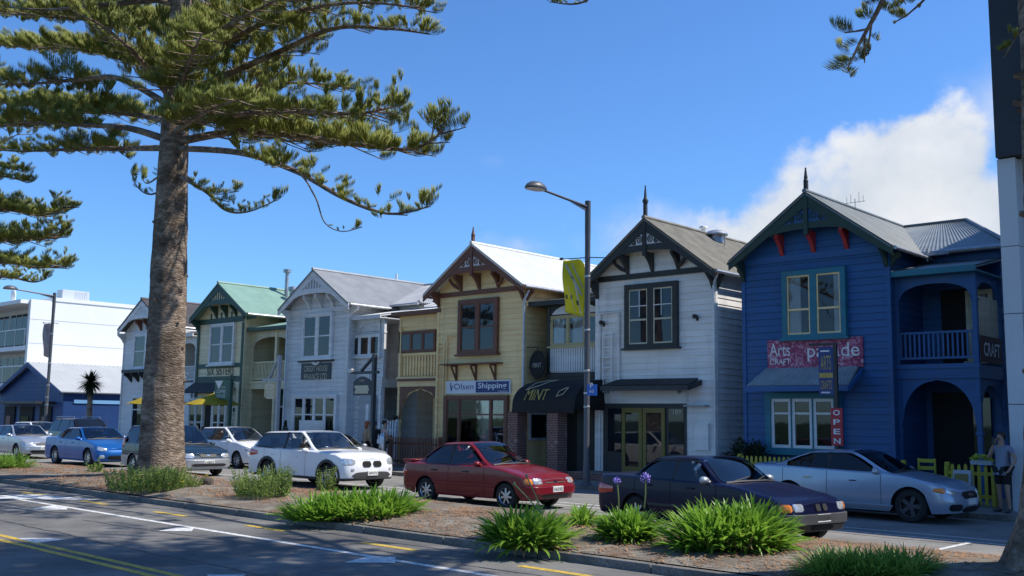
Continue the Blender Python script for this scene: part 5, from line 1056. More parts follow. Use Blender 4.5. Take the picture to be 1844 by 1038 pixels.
class Car:
    """x from 0 (tail) to L (nose), y to the left, z up; built round its own base, turned by the root"""
    def __init__(s, label, cat, x, y, rz, L, W, H, ax, wb, r, deck, gh, belt, paint, group='cars on the service road', sill=.21, name='parked_car', dn=.55, dr=.40, nz=3.6, rake=.16, rrake=.06, pillars=(), glassm='carglass', rimn=7, plate=None, lower=None, cl=False, mirror=None, roofm=None, nosez=.5, tumble=.21, rimm='rim', bulge=.07):
        s.L, s.W, s.H, s.deck, s.gh, s.belt, s.sill = L, W, H, deck, gh, belt, sill; s.dn, s.dr, s.nz, s.rake, s.rrake = dn, dr, nz, rake, rrake; s.nosez = nosez; s.tumble = tumble
        s.fx, s.rx, s.r, s.bulge = L-ax, L-ax-wb, r, bulge
        s.t = thing(name, label, cat, (x, y, 0), group, rz); s.off = L/2
        s.paint = paint; s.body(lower, roofm); s.glass(pillars, M[glassm]); s.wheels(rimn, M[rimm], cl); s.mirror(mirror or paint); s.seats()
        if plate is not None: s.plate(plate)
    def fin(s, mb, name, m, smooth=38, parent=None, bevel=0):
        mb.v = [(v[0]-s.off, v[1], v[2]) for v in mb.v]; return mb.build(name, m, parent or s.t, smooth, True, bevel)
    def outline(s, th):
        """plan outline of the right side; th 0..1 tail, 1..2 side, 2..3 nose"""
        hw = s.W/2; e = 2/s.nz
        if th <= 1: a = th*math.pi/2; return s.dr*(1-max(0, math.cos(a))**e), hw*max(0, math.sin(a))**e
        if th <= 2:
            t = th-1; x = s.dr+(s.L-s.dn-s.dr)*t; return x, hw
        a = (3-th)*math.pi/2; return s.L-s.dn*(1-max(0, math.cos(a))**e), hw*max(0, math.sin(a))**e
    def zlow(s, x):
        z = s.sill
        if x < .5: z = s.sill+.10*(1-x/.5)
        if x > s.L-.5: z = s.sill+.03*(x-s.L+.5)/.5
        for c in (s.fx, s.rx):
            R = s.r*1.17
            if abs(x-c) < R: z = max(z, s.r+math.sqrt(R*R-(x-c)**2)*1.0)
        return z
    def shape(s, x, y, z):
        """pull the plan outline in with height and rake nose and tail"""
        k = 1-s.bulge*max(0, (z-.62))**1.6*1.6-.05*max(0, (.5-z)/.3)**2
        if x > s.L-s.dn: f = (x-(s.L-s.dn))/s.dn; x -= s.rake*f*max(0, (z-s.nosez)/.35)+.10*f*max(0, (.42-z)/.25)**1.5
        if x < s.dr: f = (s.dr-x)/s.dr; x += s.rrake*f*max(0, (z-.6)/.35)+.08*f*max(0, (.42-z)/.25)**1.5
        return (x, y*k, z)
    def side_pt(s, th, z, sgn=-1, off=.006):
        x, y = s.outline(th); x2, y2 = s.outline(min(3, th+.002)); x1, y1 = s.outline(max(0, th-.002)); dx, dy = x2-x1, y2-y1; l_ = math.hypot(dx, dy) or 1
        nx, ny = -dy/l_, dx/l_
        X, Yv, Z = s.shape(x, y, z); return (X+nx*off, sgn*(Yv+ny*off), Z)
    def body(s, lower, roofm):
        ths = [i/14 for i in range(14)]+[1+i/70 for i in range(70)]+[2+i/18 for i in range(19)]
        lv = [0, .07, .2, .38, .56, .74, .88, .96, 1.0]; B = MB(); n = len(ths); cols = []
        for th in ths:
            x, y = s.outline(th); zb = s.zlow(x); zt = lerp(s.deck, x); zs = zt-.035; col = []
            for t in lv:
                z = zb+(zs-zb)*t; col.append(s.shape(x, y, z))
            X, Y_, Z = s.shape(x, y, zs); col.append((X, Y_*.965, zt-.008)); col.append((X, Y_*.9, zt+.004)); col.append((X, Y_*.5, zt+.022)); col.append((X, 0, zt+.03)); cols.append(col)
        m_ = len(cols[0])
        for sg in (-1, 1):
            b = len(B.v); B.v += [(p[0], sg*p[1], p[2]) for c in cols for p in c]
            for i in range(n-1):
                for j in range(m_-1): q = (b+i*m_+j, b+(i+1)*m_+j, b+(i+1)*m_+j+1, b+i*m_+j+1); B.f.append(q if sg < 0 else q[::-1])
        # greenhouse
        g0 = len(B.v); xs = []; a, b_, c_, d_ = [p[0] for p in s.gh]; N_ = 46
        for i in range(N_+1): xs.append(a+(d_-a)*i/N_)
        G_ = []
        for x in xs:
            z = s.gz(x); zb = min(z, lerp(s.belt, x))-.03; yb, yt = s.gw(zb, x), s.gw(z-.05, x); rd = min(.05, max(.004, (z-zb)*.3)); col = []
            for t in (0, .33, .66, 1): zz = zb+(z-rd-zb)*t; col.append((x, s.gw(zz, x), zz))
            yr = s.gw(z-rd, x); col += [(x, yr-.02, z-rd*.45), (x, yr-.075, z-.004), (x, yr*.5, z+.014), (x, 0, z+.02)]
            G_.append([s.gwarp(*p) for p in col])
        k = len(G_[0])
        for sg in (-1, 1):
            b = len(B.v); B.v += [(p[0], sg*p[1], p[2]) for c in G_ for p in c]
            for i in range(N_):
                for j in range(k-1): q = (b+i*k+j, b+(i+1)*k+j, b+(i+1)*k+j+1, b+i*k+j+1); B.f.append(q if sg < 0 else q[::-1])
        # weld the centre line, cut the window openings
        me_b = s.cut(B, G_, g0, k, N_)
        ob = s.fin(me_b, 'body', s.paint, 32)
        if lower:
            Q = MB(); zt = lower[0]
            for sg in (-1, 1):
                th = [i/80*3 for i in range(81)]; b = len(Q.v)
                for t in th:
                    x, y = s.outline(t); zb = s.zlow(x)-.004
                    for u in (0, .5, 1): z = zb+(max(zt, zb+.012)-zb)*u; Q.v.append(s.side_pt(t, z, sg, .008))
                for i in range(80):
                    for j in range(2): Q.f.append((b+i*3+j, b+(i+1)*3+j, b+(i+1)*3+j+1, b+i*3+j+1))
            s.fin(Q, 'lower_trim', lower[1])
        U = MB(); U.box(.35, s.L-.4, -s.W/2+.24, s.W/2-.24, s.sill-.02, .62)
        for c in (s.fx, s.rx): U.box(c-s.r*1.1, c+s.r*1.1, -s.W/2+.10, s.W/2-.10, s.r+.05, s.r*2.02)
        s.fin(U, 'underbody', M['wellblack'], None)
        # shut lines
        Q = MB(); b0, b1 = s.gh[0][0], s.gh[3][0]
        for x in s.doors() if hasattr(s, 'doors') else ():
            pass
    def gz(s, x): return lerp(s.gh, x)
    def gw(s, z, x):
        zb = lerp(s.belt, x); wb_ = s.W/2-.055; f = max(0, (z-zb))/(s.H-zb); w_ = wb_-s.tumble*f
        a, b, c, d = [p[0] for p in s.gh]
        if x < b: w_ -= .10*((b-x)/(b-a))**2
        if x > c: w_ -= .05*((x-c)/(d-c))**2
        return w_
    def gwarp(s, x, y, z):
        a, b, c, d = [p[0] for p in s.gh]; f = max(0, min(1, (x-c)/(d-c))); q = max(0, min(1, (b-x)/(b-a))); v = (y/(s.W/2))**2
        return (x-.16*f*v+.10*q*v, y, z)
    def cut(s, B, G_, g0, k, N_):
        """leave out greenhouse faces where the windscreen, rear screen and side glass sit"""
        a, b, c, d = [p[0] for p in s.gh]; keep = []; step = (d-a)/N_; start = len(B.f)-2*N_*(k-1)
        s.ws = (c+.07, d-.07); s.rs = (a+.07, b-.07)
        for idx, f in enumerate(B.f):
            if idx < start: keep.append(f); continue
            i = ((idx-start) % (N_*(k-1)))//(k-1); j = (idx-start) % (k-1); x0, x1 = a+i*step, a+(i+1)*step; z = s.gz((x0+x1)/2)
            if j >= 5 and (x0 > s.ws[0] and x1 < s.ws[1] or x0 > s.rs[0] and x1 < s.rs[1]): continue
            if j in (0, 1, 2) and s.side_open((x0+x1)/2) and z-lerp(s.belt, x0) > .2: continue
            keep.append(f)
        B.f = keep; return B
    def side_open(s, x):
        a, b, c, d = [p[0] for p in s.gh]; return a+.12 < x < d-.12
    def glass(s, pillars, gm):
        a, b, c, d = [p[0] for p in s.gh]
        def screen(x0, x1, name, inset=.085):
            Q = MB(); nx, ny = 10, 12
            for i in range(nx+1):
                x = x0+(x1-x0)*i/nx; z = s.gz(x); w_ = s.gw(z-.05, x)-inset
                for j in range(ny+1): u = -1+2*j/ny; p = s.gwarp(x, u*w_, z+.022-.018*abs(u)**2+.004); Q.v.append(p)
            for i in range(nx):
                for j in range(ny): q = i*(ny+1)+j; Q.f.append((q, q+ny+1, q+ny+2, q+1))
            o = s.fin(Q, name, gm, 60); 
            return o
        screen(s.ws[0]-.03, s.ws[1]+.03, 'windscreen'); screen(s.rs[0]-.03, s.rs[1]+.03, 'rear_window')
        # windscreen surround and wipers
        Q = MB(); x = s.ws[1]+.035; z = s.gz(x); w_ = s.gw(z-.05, x)-.1
        Q.tube([s.gwarp(x, -w_, z+.01), s.gwarp(x, -w_*.5, z+.03), s.gwarp(x, w_*.5, z+.03), s.gwarp(x, w_, z+.01)], .022, 6)
        for y0, y1 in ((-.5, .02), (.08, .55)): 
            za = s.gz(x-.1); Q.tube([s.gwarp(x-.02, y0*w_/.7, z+.035), s.gwarp(x-.14, y1*w_/.7, s.gz(x-.14)+.035)], .010, 5)
        s.fin(Q, 'wiper', M['trim'])
        # side glass between the pillars: list of (rear, front) pairs measured on the belt
        for sg in (-1, 1):
            for k, (xa, xb) in enumerate(pillars):
                Q = MB(); nv, nu = 6, 10; rows = []
                for v in range(nv+1):
                    zr0 = lerp(s.belt, (xa+xb)/2)+.025; zt = s.H-.085; z = zr0+(zt-zr0)*v/nv
                    lo, hi = xa, xb
                    # clip by the front and rear screen slopes
                    xf = d
                    while xf > c and s.gz(xf) < z+.07: xf -= .015
                    xr = a
                    while xr < b and s.gz(xr) < z+.07: xr += .015
                    hi2 = min(hi, xf-.055) if k == len(pillars)-1 else hi; lo2 = max(lo, xr+.07) if k == 0 else lo
                    if hi2 < lo2+.02: hi2 = lo2+.02
                    for u in range(nu+1):
                        x = lo2+(hi2-lo2)*u/nu; zz = max(z, lerp(s.belt, x)+.02); p = s.gwarp(x, s.gw(zz, x)+.003, zz); Q.v.append((p[0], sg*p[1], p[2]))
                for v in range(nv):
                    for u in range(nu): q = v*(nu+1)+u; Q.f.append((q, q+1, q+nu+2, q+nu+1))
                s.fin(Q, 'side_window', gm, 60)
            # black pillars and frame behind the glass
            Q = MB()
            for k in range(len(pillars)-1):
                xa, xb = pillars[k][1], pillars[k+1][0]
                p0, p1 = [], []
                for z in (lerp(s.belt, xa)-.01, s.H-.06):
                    for x in (xa-.02, xb+.02): q = s.gwarp(x, s.gw(z, x)+.0045, z); p0.append((q[0], sg*q[1], q[2]))
                Q.quad(p0[0], p0[1], p0[3], p0[2])
            # rail above and below the glass
            for zf in (0, 1):
                pts = []
                for i in range(15):
                    xa, xb = pillars[0][0]-.06, pillars[-1][1]+.02
                    if zf: xa, xb = max(xa, b-.12), min(xb, c+.12)
                    x = xa+(xb-xa)*i/14; z = (s.gz(x)-.055) if zf else lerp(s.belt, x)+.005; q = s.gwarp(x, s.gw(z, x)+.002, z); pts.append((q[0], sg*q[1], q[2]))
                Q.tube(pts, .017, 5)
            s.fin(Q, 'window_trim', M['trim'])
    def wheels(s, n, rm, cover):
        proto = None
        for c in (s.fx, s.rx):
            for sg in (-1, 1):
                if proto is None:
                    r, w_ = s.r, .10; T = MB(); T.lathe([(r*.64, -w_), (r*.9, -w_-.008), (r*.975, -w_*.8), (r, -w_*.4), (r, w_*.4), (r*.975, w_*.8), (r*.9, w_+.008), (r*.64, w_)], (0, 0, 0), 30, 'y', False); tyre = T.build('tyre', M['tyre'], None, 40, True)
                    Rm = MB(); ri = r*.645; Rm.lathe([(ri*.93, -w_*.80), (ri, -w_*.95), (ri, w_*.9), (ri*.93, w_*.9), (ri*.9, -w_*.5)], (0, 0, 0), 30, 'y', False); Rm.lathe([(ri*.2, -w_*.82), (ri*.24, -w_*.7), (ri*.24, 0), (.01, 0)], (0, 0, 0), 14, 'y')
                    for k in range(n):
                        a = 2*math.pi*k/n; e = (math.cos(a), math.sin(a)); f = (-e[1], e[0]); w0, w1 = ri*(.13 if n > 6 else .17), ri*(.11 if n > 6 else .2); p = []
                        for rr, ww, yy in ((ri*.15, w0, -w_*.78), (ri*.95, w1, -w_*.72)):
                            for q in (-1, 1): p.append((e[0]*rr+f[0]*ww*q, yy, e[1]*rr+f[1]*ww*q))
                        p += [(x, y+.05, z) for x, y, z in p]; Rm.add(p, [(0, 1, 3, 2), (4, 6, 7, 5), (0, 2, 6, 4), (1, 5, 7, 3), (2, 3, 7, 6)])
                    rim = Rm.build('rim', rm, None, 30, True); D = MB(); D.lathe([(ri*.95, .0), (ri*.95, .01), (.01, .012)], (0, 0, 0), 24, 'y'); hub = D.build('brake_disc', M['trim'], None, None, True)
                    proto = (tyre, rim, hub); a1, a2, a3 = proto
                else: a1, a2, a3 = [o.copy() for o in proto]; [COL.objects.link(o) for o in (a1, a2, a3)]
                a1.name = 'wheel'; a1.parent = s.t; a2.parent = a1; a3.parent = a1
                a1.location = (c-s.off, sg*(s.W/2-.125), s.r); a1.rotation_euler = (0, R0.uniform(0, 1), 0 if sg < 0 else math.pi)
    def mirror(s, m):
        d = s.gh[3][0]; x = d-.42; z = lerp(s.belt, x)+.07; y = s.gw(z, x)
        for sg in (-1, 1):
            Q = MB(); Q.ball((x, sg*(y+.13), z), .085, .115, .068, 12, 8); Q.v = [(x-.02 if v[0] < x-.02 else v[0], v[1], v[2]) for v in Q.v]; Q.tube([(x+.02, sg*(y-.01), z-.03), (x+.01, sg*(y+.1), z-.03)], .03, 6)
            o = s.fin(Q, 'mirror', m, 40)
    def seats(s):
        a, b, c, d = [p[0] for p in s.gh]; zb = lerp(s.belt, (a+d)/2); Q = MB()
        for x in (c-.30, b+.28 if c-b > .9 else b+.1):
            for y in (-.36, .36):
                Q.prism([(x-.16, zb-.35), (x-.1, zb-.35), (x-.26, zb+.12), (x-.34, zb+.12)], 'y', y-.23, y+.23); Q.prism([(x-.33, zb+.14), (x-.26, zb+.14), (x-.29, zb+.31), (x-.36, zb+.31)], 'y', y-.12, y+.12)
        Q.box(a+.15, d-.35, -s.W/2+.16, s.W/2-.16, zb-.34, zb-.30); Q.box(d-.55, d-.1, -s.W/2+.2, s.W/2-.2, zb-.2, zb-.035)
        s.fin(Q, 'seats', M['seat'], None)
        Q = MB(); Q.lathe([(.17, -.012), (.19, -.012), (.19, .012), (.17, .012), (.17, -.012)], (d-.62, -.36, zb-.06), 18, 'x'); s.fin(Q, 'steering_wheel', M['trim'])
        Q = MB(); z = s.H-.14; x = c+.12; Q.box(x, x+.03, -.11, .11, z-.04, z+.03); s.fin(Q, 'rear_view_mirror', M['trim'], None)
    def patch(s, name, m, t0, t1, z0, z1, z0b=None, z1b=None, sides=(-1, 1), off=.008, n=12, parent=None):
        """a lens or grille lying on the skin between two outline parameters"""
        z0b = z0 if z0b is None else z0b; z1b = z1 if z1b is None else z1b; o = None
        for sg in sides:
            Q = MB(); 
            for i in range(n+1):
                f = i/n; t = t0+(t1-t0)*f; a, b = z0+(z0b-z0)*f, z1+(z1b-z1)*f; e = min(1, min(f, 1-f)*6); mid = (a+b)/2; a, b = mid-(mid-a)*(.55+.45*e), mid+(b-mid)*(.55+.45*e)
                for k in range(5): z = a+(b-a)*k/4; Q.v.append(s.side_pt(t, z, sg, off+.012*math.sin(math.pi*k/4)*e))
            for i in range(n):
                for k in range(4): q = i*5+k; Q.f.append((q, q+5, q+6, q+1))
            # returns to the body so the lens has depth
            b = len(Q.v); edge = [i*5 for i in range(n+1)]+[i*5+4 for i in range(n, -1, -1)]; base = []
            for q in edge: v = Q.v[q]; i = q//5; t = t0+(t1-t0)*i/n; p = s.side_pt(t, v[2], sg, -.02); Q.v.append(p)
            for i in range(len(edge)): j = (i+1) % len(edge); Q.f.append((edge[i], edge[j], b+j, b+i))
            o = s.fin(Q, name, m, 50, parent)
        return o
    def front(s, name, m, y0, y1, z0, z1, off=.01, rnd=False, parent=None):
        """a patch on the nose between two half-widths (metres from the centre line)"""
        def th(y): return 3-math.asin(min(1, (abs(y)/(s.W/2))**(s.nz/2)))*2/math.pi
        n = 12; Q = MB()
        for i in range(n+1):
            y = y0+(y1-y0)*i/n; f = i/n; e = math.sqrt(max(.0, 1-abs(2*f-1)**(5 if rnd else 30))); mid = (z0+z1)/2
            for k in range(4):
                z = mid+(z1-z0)/2*(-1+2*k/3)*(.15+.85*e); p = s.side_pt(th(y), z, -1, off); Q.v.append((p[0], y*abs(p[1]/(abs(y)+1e-9)) if abs(y) > .02 else y, p[2]))
        for i in range(n):
            for k in range(3): q = i*4+k; Q.f.append((q, q+4, q+5, q+1))
        return s.fin(Q, name, m, 50, parent)
    def plate(s, txt, z=.46):
        x = s.side_pt(3, z)[0]+.02; Q = MB(); Q.box(x-.05, x+.006, -.18, .18, z-.06, z+.065); p = s.fin(Q, 'number_plate', M['plate'], None)
        Q = MB(); text_geo(Q, txt, (x+.006, -.155, z-.038), Vector((0, 1, 0)), UZ, .31, .076, .003, True); s.fin(Q, 'plate_characters', M['letterdark'], None, p)
    def strip(s, name, m, t0, t1, z0, z1, off=.014, sides=(-1, 1), n=40):
        for sg in sides:
            Q = MB()
            for i in range(n+1):
                t = t0+(t1-t0)*i/n; x = s.outline(t)[0]; lo = s.zlow(x)+.004
                for z, o in ((z0, 0), (z0+.01, off), (z1-.01, off), (z1, 0)): Q.v.append(s.side_pt(t, max(z, min(lo, z1+.0)), sg, o))
            for i in range(n):
                for k in range(3): q = i*4+k; Q.f.append((q, q+4, q+5, q+1))
            s.fin(Q, name, m, 50)
    def seams(s, xs, handles, hm, z0=None):
        for sg in (-1, 1):
            Q = MB()
            for x in xs:
                t = 1+(x-s.dr)/(s.L-s.dn-s.dr); zb = max(s.sill+.05, s.zlow(x)+.01); zt = lerp(s.deck, x)-.04
                for i in range(8):
                    za, zc = zb+(zt-zb)*i/8, zb+(zt-zb)*(i+1)/8; e = .004/(s.L-s.dn-s.dr); Q.quad(s.side_pt(t-e, za, sg, .0035), s.side_pt(t+e, za, sg, .0035), s.side_pt(t+e, zc, sg, .0035), s.side_pt(t-e, zc, sg, .0035))
            if xs:
                ta, tb = 1+(xs[0]-s.dr)/(s.L-s.dn-s.dr), 1+(xs[-1]-s.dr)/(s.L-s.dn-s.dr)
            if Q.v: s.fin(Q, 'shut_line', M['wellblack'], None)
            for x, z in handles:
                Q = MB(); t = 1+(x-s.dr)/(s.L-s.dn-s.dr); p = s.side_pt(t, z, sg, .012); Q.box(p[0]-.09, p[0]+.09, p[1]-.016, p[1]+.016, z-.018, z+.014); s.fin(Q, 'door_handle', hm, 30, None, .006)
def place(px, py, zh=0): g = G(px, py, zh); return g
PT = {k: carpaint('paint_'+k, c, m) for k, (c, m) in dict(red=((.17, .008, .014), .0), navy=((.005, .007, .030), .0), white=((.76, .77, .79), 0), blue=((.010, .10, .34), .25), silver=((.42, .46, .53), .55), darkgreen=((.014, .030, .048), .2), iceblue=((.33, .40, .50), .4), black=((.014, .014, .015), .1), greysilver=((.45, .47, .50), .5)).items()}
# red liftback
c = Car('dark red five door liftback with rear spoiler on the service road', 'car', -17.0, 17.44, rad(2.5), 4.24, 1.69, 1.45, .83, 2.5, .29, [(0, .80), (.12, .90), (.5, .93), (2.9, .93), (3.15, .90), (3.9, .77), (4.24, .64)], [(.40, .95), (1.30, 1.405), (2.08, 1.435), (3.02, .93)], [(0, .91), (1.2, .91), (3.0, .89)], PT['red'], pillars=((.78, 1.62), (1.70, 2.75)), plate='UA3182', dn=.50, rake=.20, nz=4.2, mirror=PT['red'])
c.patch('headlight', M['lamp'], 2.53, 2.83, .58, .70); c.patch('indicator', M['amber'], 2.16, 2.51, .57, .69); c.front('grille', M['trim'], -.40, .40, .60, .68); c.front('badge', M['chrome'], -.07, .07, .615, .655, .02, True); c.front('lower_grille', M['trim'], -.5, .5, .26, .34, .012)
c.strip('bumper', PT['red'], 2.05, 3.0, .36, .52, .03); c.strip('side_moulding', PT['red'], 1.16, 1.86, .46, .54, .014); c.seams((1.66, 2.78, .92), ((1.2, .78), (2.2, .78)), M['trim']); c.strip('front_skirt', M['greytrim'], 2.3, 3.0, .2, .235, .012)
Q = MB(); Q.prism([(.08, .90), (.42, .95), (.44, .985), (.02, .995), (.0, .97)], 'y', -.74, .74); c.fin(Q, 'rear_spoiler', PT['red'], 40, None, .015); c.patch('tail_light', M['redlens'], .35, .95, .62, .78)
# navy sedan in front
NAVY = Car('navy blue four door sedan with amber indicator nosing past the agapanthus', 'car', -10.05, 16.25, rad(-8.0), 4.55, 1.74, 1.41, .73, 2.7, .31, [(0, .90), (.1, .97), (.9, .985), (3.05, .95), (3.3, .93), (4.1, .80), (4.43, .68)], [(.82, .985), (1.52, 1.345), (2.42, 1.37), (3.22, .94)], [(0, .96), (1.2, .945), (3.2, .92)], PT['navy'], pillars=((1.02, 1.98), (2.05, 2.98)), plate='DE5183', dn=.48, nz=4.4, rake=.10, mirror=PT['greysilver'])
c = NAVY; c.patch('headlight', M['lamp'], 2.58, 2.83, .575, .70); c.patch('indicator', M['amber'], 2.18, 2.55, .565, .69); c.strip('bumper', M['greytrim'], 2.0, 3.0, .36, .53, .04); c.strip('lower_bumper', M['trim'], 2.2, 3.0, .22, .35, .012)
for s_ in (-1, 1): k = c.front('grille', M['chrome'], s_*.02, s_*.17, .565, .70, .012, True); c.front('grille_mesh', M['trim'], s_*.035, s_*.155, .58, .685, .018, True, k)
c.front('lower_grille', M['wellblack'], -.32, .32, .26, .34, .02); c.strip('side_moulding', M['trim'], 1.14, 1.9, .47, .54, .014); c.patch('tail_light', M['redlens'], .55, 1.04, .62, .80); c.seams((1.98, 3.02, 1.1), ((1.45, .84), (2.45, .84)), PT['navy'])
# white crossover
b_ = PT['navy'].node_tree.nodes['Principled BSDF']; b_.inputs['Coat Weight'].default_value = .12; b_.inputs['Specular IOR Level'].default_value = .18
c = Car('white compact crossover with black wheel arches behind the shrubs', 'car', -24.35, 18.0, rad(1.5), 4.72, 1.86, 1.58, .83, 2.76, .345, [(0, .95), (.1, 1.08), (3.0, 1.04), (3.3, 1.03), (4.2, .98), (4.72, .84)], [(.10, 1.06), (.72, 1.51), (2.40, 1.555), (3.38, 1.04)], [(0, 1.12), (.8, 1.08), (2.0, .99), (3.2, .96)], PT['white'], pillars=((.45, 1.80), (1.88, 3.1)), plate='GDN17Q', dn=.50, nz=3.8, rake=.10, lower=(.33, M['trim']), sill=.26, nosez=.62)
for s_ in (-1, 1): c.front('grille', M['wellblack'], s_*.035, s_*.34, .63, .79, .014, True)
c.patch('headlight', M['lamp'], 2.22, 2.74, .70, .87, .68, .86); c.front('lower_grille', M['greytrim'], -.68, .68, .30, .50, .016, True); c.patch('tail_light', M['redlens'], .62, 1.06, .82, 1.0); c.seams((1.76, 2.92, .95), ((1.35, .88), (2.5, .84)), PT['white'])
c.patch('fog_light', M['lamp'], 2.60, 2.70, .52, .60)
for x in (c.fx, c.rx):
    for sg in (-1, 1):
        Q = MB(); n = 22
        for i in range(n+1):
            a = math.pi*(i/n*1.16-.08); 
            for R in (c.r*1.17, c.r*1.17+.075): xx = x+R*math.cos(a); zz = max(.27, c.r+R*math.sin(a)); t = 1+(xx-c.dr)/(c.L-c.dn-c.dr) if c.dr < xx < c.L-c.dn else (2+.5*(xx-(c.L-c.dn))/c.dn if xx > 1 else 1-.5*(c.dr-xx)/c.dr); Q.v.append(c.side_pt(t, zz, sg, .014))
        for i in range(n): Q.f.append((2*i, 2*i+2, 2*i+3, 2*i+1))
        c.fin(Q, 'wheel_arch_trim', M['trim'])
# people carrier behind the trunk
c = Car('two tone people carrier, dark blue over silver, behind the big pine trunk', 'car', -31.9, 17.6, rad(-1), 4.6, 1.74, 1.62, .86, 2.72, .31, [(0, .9), (.08, 1.02), (3.3, .98), (3.55, .96), (4.2, .86), (4.6, .72)], [(.04, 1.0), (.42, 1.57), (2.5, 1.60), (3.55, .97)], [(0, .98), (3.6, .93)], PT['darkgreen'], pillars=((.25, 1.15), (1.23, 2.15), (2.23, 3.2)), plate='LX8052', nz=4, lower=(.58, PT['greysilver']), dn=.5, mirror=PT['darkgreen'])
c.patch('headlight', M['lamp'], 2.40, 2.80, .60, .74); c.front('grille', M['trim'], -.30, .30, .62, .73, .016, True); c.front('badge', M['chrome'], -.06, .06, .655, .70, .024, True); c.strip('bumper', PT['greysilver'], 2.0, 3.0, .30, .54, .04); c.front('lower_grille', M['trim'], -.62, .62, .33, .42, .052); c.seams((1.2, 2.2, 3.2), (), M['trim']); c.patch('tail_light', M['redlens'], .6, 1.0, .8, 1.2)
# blue sedan
c = Car('bright blue four door sedan parked between silver car and people carrier', 'car', -38.6, 17.9, rad(0), 4.9, 1.86, 1.45, .93, 2.83, .335, [(0, .92), (.1, 1.02), (.7, 1.03), (3.4, .99), (3.7, .97), (4.5, .84), (4.9, .68)], [(.62, 1.03), (1.72, 1.40), (2.68, 1.43), (3.62, .98)], [(0, .99), (3.6, .95)], PT['blue'], pillars=((1.0, 2.05), (2.13, 3.3)), plate=None, nz=3.6, dn=.55)
c.patch('headlight', M['lamp'], 2.28, 2.72, .62, .78, .60, .70); c.front('lower_grille', M['wellblack'], -.6, .6, .28, .44, .014, True); c.patch('fog_light', M['lamp'], 2.40, 2.62, .34, .46); c.seams((2.1, 3.25, 1.1), ((1.6, .86), (2.65, .86)), PT['blue'])
# silver wagon at the left edge
c = Car('silver four door sedan at the far left edge of the road', 'car', -46.4, 18.35, rad(0), 4.6, 1.70, 1.42, .9, 2.62, .31, [(0, .9), (.1, .98), (3.1, .96), (3.35, .94), (4.2, .83), (4.6, .68)], [(.3, .98), (1.1, 1.37), (2.4, 1.40), (3.35, .95)], [(0, .95), (3.3, .92)], PT['silver'], pillars=((.5, 1.7), (1.78, 3.0)), plate='AYN318', nz=4, dn=.5)
c.patch('headlight', M['lamp'], 2.40, 2.78, .58, .70); c.front('grille', M['trim'], -.38, .38, .58, .68, .014); c.front('lower_grille', M['wellblack'], -.6, .6, .26, .36, .02); c.strip('bumper', PT['silver'], 2.05, 3.0, .38, .54, .03); c.seams((1.74, 2.9), ((2.2, .82),), PT['silver'])
# kerbside cars
c = Car('silver blue sedan with dark tinted windows parked at kerb before blue house', 'car', -9.85, 22.0, rad(0), 4.73, 1.84, 1.44, .93, 2.705, .34, [(0, .95), (.1, 1.06), (.6, 1.06), (3.2, 1.0), (3.5, .97), (4.3, .83), (4.73, .66)], [(.5, 1.06), (1.62, 1.40), (2.45, 1.425), (3.52, .98)], [(0, 1.02), (1.5, .985), (3.5, .94)], PT['iceblue'], 'cars parked along the kerb', pillars=((.95, 1.98), (2.03, 3.25)), glassm='darkcar', plate='', nz=3.2, dn=.62, rimn=5, rake=.16, rimm='greytrim', mirror=PT['greysilver'])
c.patch('headlight', M['lamp'], 2.40, 2.70, .63, .74, .59, .68); c.patch('indicator', M['amber'], 2.10, 2.38, .66, .73, .62, .74); c.front('grille', M['wellblack'], -.42, .42, .52, .66, .016, True); c.front('badge', M['chrome'], -.16, .16, .57, .63, .026, True); c.patch('fog_light_recess', M['wellblack'], 2.42, 2.78, .28, .42); c.front('lower_grille', M['wellblack'], -.45, .45, .24, .36, .014, True); c.strip('sill_trim', PT['greysilver'], 1.14, 1.9, .24, .34, .012); c.seams((2.0, 3.2, .95), ((1.55, .83), (2.6, .81)), M['chrome'])
c = Car('white hatchback parked at kerb beyond the people carrier', 'car', -34.9, 21.9, rad(0), 4.25, 1.70, 1.53, .82, 2.6, .31, [(0, .95), (.1, 1.03), (3.0, 1.0), (3.3, .98), (3.9, .88), (4.25, .70)], [(.08, 1.02), (.6, 1.48), (2.1, 1.51), (3.3, .99)], [(0, 1.0), (3.2, .95)], PT['white'], 'cars parked along the kerb', pillars=((.4, 1.45), (1.53, 2.9)), plate='', nz=3.2, dn=.6)
c.patch('headlight', M['lamp'], 2.2, 2.6, .70, .84, .62, .76); c.front('lower_grille', M['trim'], -.5, .5, .3, .44, .014, True); c.seams((1.5, 2.75), ((2.3, .84),), PT['white'])
c = Car('dark sport utility wagon with roof rails parked beyond the blue sedan', 'car', -48.2, 21.9, rad(0), 4.7, 1.82, 1.72, .85, 2.75, .36, [(0, 1.0), (.1, 1.12), (3.3, 1.1), (3.6, 1.08), (4.3, 1.0), (4.7, .84)], [(.06, 1.1), (.45, 1.66), (2.5, 1.69), (3.5, 1.09)], [(0, 1.08), (3.5, 1.04)], PT['black'], 'cars parked along the kerb', pillars=((.3, 1.2), (1.28, 2.2), (2.28, 3.15)), glassm='darkcar', plate='', nz=4, dn=.5)
for sg in (-1, 1): Q = MB(); Q.tube([(.5, sg*.62, 1.68), (.6, sg*.62, 1.76), (2.4, sg*.62, 1.78), (2.55, sg*.62, 1.70)], .02, 6); c.fin(Q, 'roof_rail', M['metal'])
